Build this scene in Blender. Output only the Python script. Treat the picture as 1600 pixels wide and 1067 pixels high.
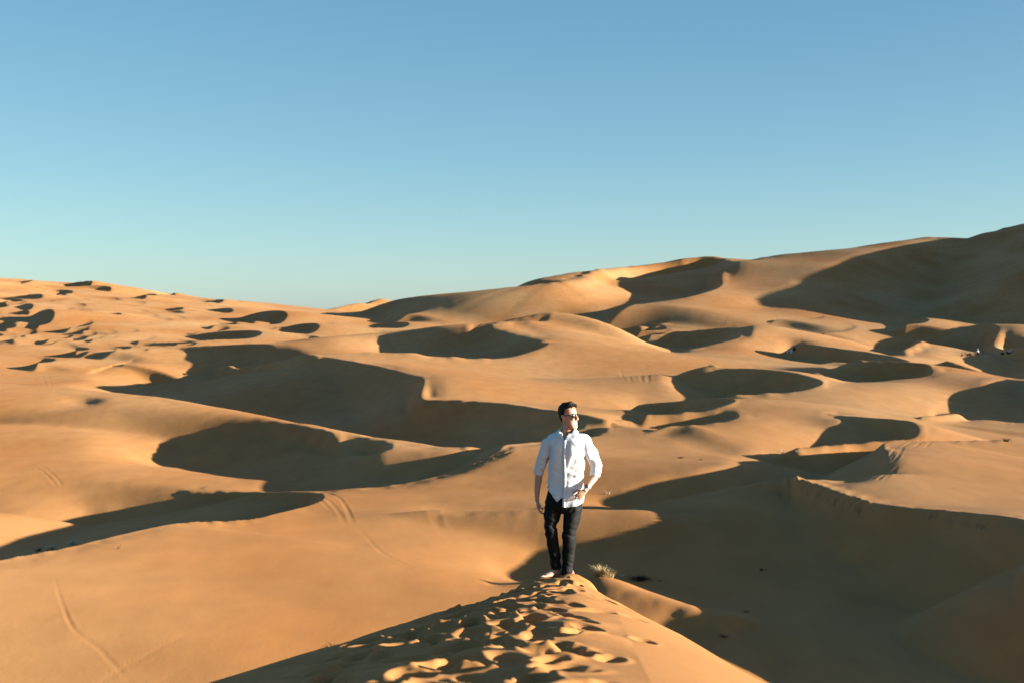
import bpy, bmesh, math, random
import numpy as np
from mathutils import Vector, Matrix
scene = bpy.context.scene
for o in list(bpy.data.objects): bpy.data.objects.remove(o)

# ---------------------------------------------------------------- camera, sky, sun, exposure
CAM_Z = 2.71; FPX = 2222.0; HY = 490.0
SUN_EL = math.radians(8.5); SUN_AZ_FRONT = math.radians(11.0)   # low sun on the right, a little to the camera's side
cam_d = bpy.data.cameras.new("camera"); cam = bpy.data.objects.new("camera", cam_d)
scene.collection.objects.link(cam); scene.camera = cam
cam.location = (0, 0, CAM_Z); cam.rotation_euler = (math.radians(90), 0, 0)
cam_d.lens = 50.0; cam_d.sensor_width = 36.0; cam_d.shift_y = -43.5 / 1600
cam_d.clip_start = 0.1; cam_d.clip_end = 30000
cam_d.dof.use_dof = True; cam_d.dof.focus_distance = 14.5; cam_d.dof.aperture_fstop = 4.5
world = bpy.data.worlds.new("World"); scene.world = world; world.use_nodes = True
nt = world.node_tree; nt.nodes.clear()
sky = nt.nodes.new("ShaderNodeTexSky"); sky.sky_type = 'NISHITA'; sky.sun_disc = False
sky.sun_elevation = SUN_EL; sky.sun_rotation = math.radians(90) + SUN_AZ_FRONT
sky.altitude = 100; sky.air_density = 0.58; sky.dust_density = 0.5; sky.ozone_density = 3.0
bgn = nt.nodes.new("ShaderNodeBackground"); bgn.inputs[1].default_value = 0.0505
tint = nt.nodes.new("ShaderNodeMix"); tint.data_type = 'RGBA'; tint.blend_type = 'MULTIPLY'
tint.inputs[0].default_value = 1.0; tint.inputs[7].default_value = (1.08, 0.81, 0.41, 1)
air = nt.nodes.new("ShaderNodeMix"); air.data_type = 'RGBA'; air.blend_type = 'ADD'; air.inputs[0].default_value = 1.0; air.inputs[7].default_value = (0.0, 0.38, 1.12, 1)   # even airlight
wout = nt.nodes.new("ShaderNodeOutputWorld")
nt.links.new(sky.outputs[0], tint.inputs[6]); nt.links.new(tint.outputs[2], air.inputs[6]); nt.links.new(air.outputs[2], bgn.inputs[0]); nt.links.new(bgn.outputs[0], wout.inputs[0])
sun_d = bpy.data.lights.new("sun", 'SUN'); sun_d.energy = 4.2; sun_d.angle = math.radians(0.5); sun_d.color = (1.0, 0.975, 0.86)
sun = bpy.data.objects.new("sun", sun_d); scene.collection.objects.link(sun)
SUN_DIR = Vector((math.cos(SUN_EL) * math.cos(SUN_AZ_FRONT), -math.cos(SUN_EL) * math.sin(SUN_AZ_FRONT), math.sin(SUN_EL)))
sun.rotation_euler = SUN_DIR.to_track_quat('Z', 'Y').to_euler(); sun.location = (60, -12, 40)
scene.view_settings.view_transform = 'Standard'; scene.view_settings.look = 'None'
scene.view_settings.exposure = 2.4; scene.view_settings.gamma = 1.0
scene.view_settings.use_curve_mapping = False
scene.cycles.max_bounces = 6; scene.cycles.diffuse_bounces = 4

# ---------------------------------------------------------------- dune field height function
# --- TERRAIN BEGIN ---
def unproj(px, py, D):
    return ((px - 800.0) / FPX * D, D, CAM_Z - (py - HY) / FPX * D)
def hash2(ix, iy, seed=0):
    h = (ix.astype(np.int64) * 374761393 + iy.astype(np.int64) * 668265263 + seed * 1442695041) & 0xFFFFFFFF
    h = ((h ^ (h >> 13)) * 1274126177) & 0xFFFFFFFF
    return ((h ^ (h >> 16)) & 0xFFFF) / 65535.0
def vnoise(x, y, seed=0):
    ix = np.floor(x); iy = np.floor(y); fx = x - ix; fy = y - iy
    fx = fx * fx * fx * (fx * (fx * 6 - 15) + 10); fy = fy * fy * fy * (fy * (fy * 6 - 15) + 10)
    a = hash2(ix, iy, seed); b = hash2(ix + 1, iy, seed); c = hash2(ix, iy + 1, seed); d = hash2(ix + 1, iy + 1, seed)
    return (a + (b - a) * fx) * (1 - fy) + (c + (d - c) * fx) * fy - 0.5
def smax(a, b, k):
    h = np.maximum(k - np.abs(a - b), 0.0) / k
    return np.maximum(a, b) + h * h * k * 0.25
def sstep(e0, e1, x):
    t = np.clip((x - e0) / (e1 - e0), 0, 1)
    return t * t * (3 - 2 * t)
def catmull(P, n=5):
    P = np.array(P, float)
    Q = np.vstack([2 * P[0] - P[1], P, 2 * P[-1] - P[-2]])
    out = []
    for i in range(1, len(Q) - 2):
        p0, p1, p2, p3 = Q[i - 1], Q[i], Q[i + 1], Q[i + 2]
        for j in range(n):
            t = j / n
            out.append(0.5 * ((2 * p1) + (-p0 + p2) * t + (2 * p0 - 5 * p1 + 4 * p2 - p3) * t * t + (-p0 + 3 * p1 - 3 * p2 + p3) * t ** 3))
    out.append(P[-1])
    return np.array(out)
def dune_layer(x, y, crest, slip, wind, rw, floor, edge=0.35, cap=0.3):
    """crest: Nx3 sampled line; the slip face falls on the right-hand side of travel, the windward back on the other."""
    top = crest[:, 2].max() - floor
    R = min(max(top / max(wind, 0.02) + rw, top / slip + 2), 26 * max(top, 1))
    x0, y0 = crest[:, :2].min(0) - R; x1, y1 = crest[:, :2].max(0) + R
    idx = np.nonzero((x > x0) & (x < x1) & (y > y0) & (y < y1))[0]
    if idx.size == 0: return idx, None
    px, py = x[idx], y[idx]
    T = np.gradient(crest[:, :2], axis=0); T /= np.linalg.norm(T, axis=1)[:, None] + 1e-9
    best = np.full(px.shape, 1e18)
    segs = []
    for i in range(len(crest) - 1):
        a = crest[i]; b = crest[i + 1]; dx, dy = b[0] - a[0], b[1] - a[1]
        q = np.clip(((px - a[0]) * dx + (py - a[1]) * dy) / (dx * dx + dy * dy + 1e-12), 0, 1)
        ex = px - (a[0] + dx * q); ey = py - (a[1] + dy * q)
        d2 = ex * ex + ey * ey
        np.minimum(best, d2, out=best)
        segs.append((q, d2))
    zc = np.zeros_like(px); rr = np.zeros_like(px); sn = np.zeros_like(px); cs = np.zeros_like(px); ws = np.zeros_like(px)
    for i, (q, d2) in enumerate(segs):
        m = np.nonzero(d2 < best * 2.2 + 1e-6)[0]
        if m.size == 0: continue
        a = crest[i]; b = crest[i + 1]; qm = q[m]
        wt = ((best[m] + 1e-6) / (d2[m] + 1e-6) - 0.4545).clip(0) ** 3 * math.hypot(b[0] - a[0], b[1] - a[1]) + 1e-12
        ex = px[m] - (a[0] + (b[0] - a[0]) * qm); ey = py[m] - (a[1] + (b[1] - a[1]) * qm)
        tx = T[i, 0] + (T[i + 1, 0] - T[i, 0]) * qm; ty = T[i, 1] + (T[i + 1, 1] - T[i, 1]) * qm
        zc[m] += wt * (a[2] + (b[2] - a[2]) * qm); rr[m] += wt * (a[3] + (b[3] - a[3]) * qm); ws[m] += wt
        sn[m] += wt * (ty * ex - tx * ey) / np.sqrt(d2[m] + 1e-9)
        if i == 0 or i == len(segs) - 1: cs[m] += wt * np.abs(tx * ex + ty * ey) / np.sqrt(d2[m] + 1e-9)
    zc /= ws + 1e-15; sn /= ws + 1e-15; cs /= ws + 1e-15; rr /= ws + 1e-15
    d = np.sqrt(best)
    w = sstep(-edge, edge, sn)
    ds = np.sqrt(d * d + rr * rr) - rr
    dw = np.sqrt(d * d + rw * rw) - rw
    return idx, zc - (w * slip * ds + (1 - w) * wind * dw + cap * sstep(.15, .9, cs) * (1 - w) * dw)
BASE_D = [0, 20, 40, 60, 90, 130, 200, 300, 500, 800, 1500, 3000, 9000]
BASE_Z = [-9, -9, -8.6, -8.6, -9.5, -10, -9.5, -8.5, -6, -2.5, 1.5, -4, -10]
DUNES = []   # (crest points px,py,D ; slip, wind, r, rw)
def dune(pts, slip=0.6, wind=0.10, r=0.08, rw=1.6, k=0.28, pin=1):
    DUNES.append(dict(p=pts, slip=slip, wind=wind, r=r, rw=rw, k=k, pin=pin))
BOWLS = []
BOWLS = [(100, 90, 520, 18, 1.8), (330, 125, 300, 20, 1.2), (1350, 640, 330, 130, -9), (60, 113, 350, 15, -1.3)]   # px, D, half width px, half depth m, depth
# near left: plain with its brink, bowl beyond
dune([(300,771,89),(345,770,87.5),(400,768,85),(480,769,78),(507,777,71),(480,790,66),(430,803,61),(390,811,59),(270,819,56),(190,835,52),(100,857,48),(0,876,45),(-200,930,38),(-500,1050,30)], wind=.05)
# head and rim behind the plain
dune([(930,690,112),(860,690,106),(800,694,100),(779,706,92),(745,722,88),(690,742,84),(620,757,80),(520,766,79),(400,768,84)], slip=.5, wind=.05)
# crescent dune A (left middle)
dune([(-300,590,190,60),(0,600,172,45),(140,610,158,30),(250,621,146,14),(300,630,138,9),(400,648,129,4),(470,661,120,.8),(520,671,113,.2),(535,690,110,1),(565,716,106,2),(590,734,103,2)], slip=.55, wind=.4)
dune([(480,661,121),(560,679,112),(650,692,106),(720,702,101)], slip=.09, wind=.4, r=1,rw=1)
# dune B
dune([(330,572,320),(460,555,240),(520,560,225),(580,570,205),(640,585,180),(662,592,170),(657,606,160),(656,618,154),(672,624,149),(720,625,146),(800,631,140),(870,641,130),(950,655,122)], wind=.1)
# dune E / F
dune([(775,504,343),(755,508,336),(748,519,324),(775,531,305),(820,537,285),(857,536,268),(825,550,252),(780,560,242),(700,559,236),(600,551,238),(520,556,244)], wind=.1)
dune([(800,504,340),(830,517,318),(853,530,285)], slip=.12, wind=.12, r=2, rw=2)
dune([(770,506,350),(868,489,358),(945,505,340),(1000,535,320),(1050,556,300)], slip=.2,wind=.6,r=1)
# right near: D_R
dune([(1240,738,64),(1330,775,57),(1400,791,54),(1500,800,51),(1600,813,47),(1750,850,42)], wind=.08)
dune([(1000,790,69),(1120,764,67),(1240,738,65)], slip=.15, wind=.3, r=2)
# tongue mound
dune([(700,800,62),(850,797,61),(950,796,61),(1010,798,60.8),(1060,807,60.5)], slip=.26, wind=.4, r=3)
# spur behind the man
dune([(760,912,47),(850,906,46.5),(930,898,46),(1000,921,43.5),(1060,939,42),(1095,951,41)], slip=.2, wind=.4, r=1)
# lower right dune G
dune([(1900,850,52),(1700,865,46),(1605,885,41),(1640,930,37),(1800,1010,33),(2000,1150,28)], wind=.1)
# R5
dune([(1560,688,100),(1440,690,95),(1385,692,88),(1378,697,82),(1388,706,76),(1387,724,70),(1355,745,67.5),(1300,751,66.5)], wind=.1)
# R4
dune([(1300,650,125),(1385,654,116),(1425,658,112),(1436,672,106),(1418,686,102),(1330,690,99),(1240,700,96)], wind=.28, rw=.5)
# R6
dune([(1000,632,150),(1100,623,140),(1150,624,134),(1120,635,128),(1000,640,126)], wind=.1)
dune([(1080,640,132),(1150,645,124),(1140,657,116),(1060,667,112)], wind=.1)
# R1
dune([(1120,578,195),(1200,578,185),(1275,588,172),(1283,600,162),(1240,612,154),(1150,618,150)], wind=.1)
# R2
dune([(1350,566,230),(1440,566,218),(1456,576,205),(1448,588,192),(1390,594,184),(1330,600,180)], wind=.1)
# S + R3
dune([(1700,575,190),(1640,590,170),(1680,620,150),(1800,660,130)], wind=.1)
dune([(1480,560,260),(1540,578,235),(1595,593,215)], wind=.2,slip=.5)
dune([(1480,632,150),(1495,636,142),(1440,650,132)], wind=.1)
# R8
dune([(1240,533,330),(1330,545,300),(1400,556,280),(1420,566,262),(1350,570,255)], wind=.1)
# R9 
dune([(1500,512,480),(1540,507,450),(1560,510,430),(1553,530,380),(1590,542,340),(1680,545,320)], wind=.1)
dune([(1430,530,400),(1440,530,380),(1410,545,330)], wind=.15)
# R7
dune([(1060,520,420),(1150,513,400),(1155,522,380),(1150,530,360),(1060,548,320)], wind=.1)
# massif
dune([(640,488,2720),(618,476,2690),(596,467,2650),(575,475,2600),(560,474,2560),(530,480,2500),(480,490,2450)], slip=.3, wind=.3, rw=.2, r=.1)
dune([(420,494,860),(600,485,760),(700,466,700),(800,452,670),(880,440,660),(915,432,690),(930,430,720)], slip=.22, wind=.3, rw=1, r=2)
dune([(890,440,690),(915,432,720),(945,418,790),(1000,414,850),(1100,401,870),(1140,404,850)], slip=.45, wind=.3, rw=1, r=.6)
dune([(1135,404,850),(1124,425,720),(1129,446,640),(1080,463,590),(1000,476,560)], wind=.2, rw=5, r=.2)
dune([(1130,404,780),(1165,408,780),(1230,398,800),(1300,394,820),(1380,383,840),(1450,373,850),(1505,376,840),(1600,350,850)], slip=.3, wind=.3, rw=1,r=8)
dune([(1505,377,820),(1560,362,800),(1640,352,740),(1700,365,650),(1700,400,560),(1730,450,510),(1790,500,470)], slip=.45, wind=.3, r=1)

def crest_z(D):
    return np.interp(D, [-40, 0, 4.6, 6, 8, 10, 12, 13.6, 14.6, 15.5, 17, 22, 27, 45], [6, 2.24, 1.515, 1.29, .985, .705, .42, .18, 0.02, -.3, -1.3, -5, -8.5, -11])
def ridge(x, y):
    xc = np.interp(y, [0, 5, 9, 12, 14.6, 20, 30], [0.0, 0.16, 0.35, 0.47, 0.56, 1.0, 2.2])
    s = x - xc
    wr = np.interp(y, [3, 7, 10, 12.5, 14.5, 20], [1.02, 1.0, 0.8, .55, .36, .4])
    wl = np.interp(y, [3, 8, 11, 13.5, 15, 20], [2.1, 2.05, 1.5, .95, .7, 1.0])
    dr = 0.25 * np.clip(s / wr, 0, 1) ** 1.6 + 0.86 * np.maximum(s - wr, 0)
    dl = 0.36 * np.clip(-s / wl, 0, 1) ** 1.75 + 0.80 * np.maximum(-s - wl, 0)
    return crest_z(y) - np.where(s > 0, dr, dl)
def base(x, y):
    b = np.interp(y, BASE_D, BASE_Z)
    und = vnoise(x / 31 + 3, y / 47, 3) * 1.1 + vnoise(x / 13, y / 19 + 8, 4) * 0.35
    for cu, cD, su, sD, dep in BOWLS:
        cx = (cu - 800) / FPX * cD
        b = b - dep * np.exp(-((x - cx) / (su * cD / FPX)) ** 2 - ((y - cD) / sD) ** 2)
    u = 800 + FPX * x / np.maximum(y, 50)
    sky = np.interp(u, [-900, -300, 0, 80, 160, 240, 320, 400, 470, 540, 620], [392, 410, 430, 437, 443, 453, 464, 473, 483, 489, 492])
    hill = np.maximum((HY - sky) / FPX * 1300, 0) * np.interp(y, [420, 700, 1150, 1300, 1600, 3000], [0, .24, .82, 1, .9, .3])
    return b + und * np.clip(y / 120, .35, 2.0) + hill
def small_dunes(n, seed, u0, u1, d0, d1, s0, s1, rot=.65):
    rng = random.Random(seed)
    for _ in range(n):
        D = math.exp(rng.uniform(math.log(d0), math.log(d1))); u = rng.uniform(u0, u1)
        s = rng.uniform(s0, s1) * (D / d1) ** .35; h = s * rng.uniform(.20, .32); cx = (u - 800) / FPX * D; sk = rng.uniform(-.5, .5)
        s *= rng.choice([.5, .7, 1, 1, 1.5]); h *= (s / (s0 + s1) * 2) ** .3; el = rng.uniform(1, 1.9)
        P = [(-.5 + sk, 1.0, -.1), (.05 + sk * .4, .5, .6), (.3, .05, 1), (.12 - sk * .3, -.35, .75), (-.5 - sk * .8, -.9, -.1)]
        ca, sa = math.cos(rot + rng.uniform(-.25, .25)), math.sin(rot + rng.uniform(-.25, .25))
        X = np.array([cx + (p[0] * ca - p[1] * sa * el) * s for p in P]); Y = np.array([D + (p[0] * sa + p[1] * ca * el) * s * 1.2 for p in P])
        B = base(X, Y)
        SMALL.append((np.column_stack([X, Y, B + h * np.array([p[2] for p in P]), np.full(5, h * .12)]), h))
SMALL = []
# many low crescents of the middle distance: right end px, top y, foot y, width px
def crescent(ur, yt, yb, w):
    ds = np.geomspace(150, 1200, 300); by = HY + FPX * (CAM_Z - base((ur - 800) / FPX * ds, ds)) / ds
    D = float(ds[int(np.argmax(by < yb + 2.5))]) if (by < yb + 2.5).any() else 640.0
    dune([(ur - .95 * w, yt + .55 * (yb - yt), D * 1.10), (ur - .5 * w, yt + .08 * (yb - yt), D * 1.07), (ur - .12 * w, yt, D * 1.035), (ur, yt + .3 * (yb - yt), D), (ur - .16 * w, yb - .22 * (yb - yt), D * .965), (ur - .6 * w, yb, D * .94)], wind=.11, rw=1.0, pin=0)
for c in [(75,459,467,26),(11,470,482,20),(53,472,484,20),(136,474,486,30),(192,466,476,26),(230,471,484,36),(275,481,490,44),(283,486,498,28),(272,498,511,55),(219,520,528,60),(190,530,538,72),(86,484,510,42),(28,504,515,30),(37,489,495,36),
          (146,487,495,14),(144,512,520,26),(365,481,496,55),(450,484,509,85),(380,472,478,40),(410,520,538,140),(500,508,529,85),(310,541,553,155),(430,546,563,215),(300,566,581,110),(500,530,541,110),(140,549,554,36),(88,565,571,48),(28,526,533,14),
          (115,452,458,20),(330,472,478,30),(245,459,466,22),(100,470,478,18),(170,496,503,28),(330,500,506,40),(5,489,494,20),(60,519,524,34),(350,508,513,46),(240,536,541,40),
          (533,506,519,110),(640,502,518,80),(715,515,527,80),(775,492,498,75),(872,474,489,100),(980,476,486,100),(1112,480,495,120),(1050,522,528,55),(1290,531,538,40),(1410,555,566,180),(1058,570,576,46),(1475,559,565,40),
          (1010,495,505,75),(1064,500,513,64),(1340,517,526,85),(1250,501,510,66),(1200,548,556,110),(1290,496,505,120),(1452,494,512,60),(590,488,494,70),(690,486,492,90),(950,508,516,60),(1180,505,512,70)]:
    crescent(*c)
dice = random.Random(17)
for i in range(60):
    u = dice.uniform(-20, 490); t = float(np.interp(u, [0, 160, 320, 480], [446, 456, 476, 492])); yt = t + (552 - t) * dice.random() ** 1.2
    crescent(u, yt, yt + dice.uniform(4, 8), dice.uniform(30, 85))
for i in range(26):
    yt = dice.uniform(487, 530); crescent(dice.uniform(500, 1200), yt, yt + dice.uniform(4, 7), dice.uniform(50, 120))
small_dunes(60, 5, -150, 500, 560, 1250, 9, 20)
small_dunes(14, 9, 480, 1150, 500, 900, 12, 22)

def terrain(x, y, ridge_on=True):
    shp = np.shape(x); x = np.ravel(x).astype(float); y = np.ravel(y).astype(float)
    z = base(x, y)
    for dn in DUNES:
        c = catmull([unproj(*p[:3]) + ((p[3] if len(p) > 3 else dn['r']) * max(p[2] / 80, .5),) for p in dn['p']])
        c[:, 3] = c[:, 3].clip(.02); Dm = c[:, 1].mean()
        fl = np.interp(Dm, BASE_D, BASE_Z) - 1.0
        idx, h = dune_layer(x, y, c, dn['slip'], dn['wind'], dn['rw'] * Dm / 80, fl)
        if h is not None:
            z[idx] = smax(z[idx], h, dn['k'] * Dm / 80)
    for c0, hh in SMALL:
        c = catmull(c0, 3)
        idx, h = dune_layer(x, y, c, .6, .17, hh * .8, c[:, 2].min() - 1)
        if h is not None: z[idx] = smax(z[idx], h, hh * .25)
    # long swells on the windward backs
    for L, d0, d1, d2, d3, sd, am in ((13.0, 22, 34, 90, 150, 87, .022), (27.0, 80, 130, 240, 380, 83, .042), (70.0, 200, 330, 900, 1300, 85, .042)):
        w = sstep(d0, d1, y) * (1 - sstep(d2, d3, y)); m = np.nonzero(w > 0)[0]
        xs = x[m] + .35 * y[m]; n1 = vnoise(xs / L, y[m] / (1.7 * L), sd); n2 = vnoise(xs / (.45 * L) + 7, y[m] / (.8 * L), sd + 1)
        z[m] += w[m] * L * (am * n1 + .009 * n2)
    if ridge_on:
        m = np.nonzero((y < 60) & (np.abs(x) < 40))[0]
        z[m] = smax(z[m], ridge(x[m], y[m]), 0.4)
    return z.reshape(shp)
# --- TERRAIN END ---

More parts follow.
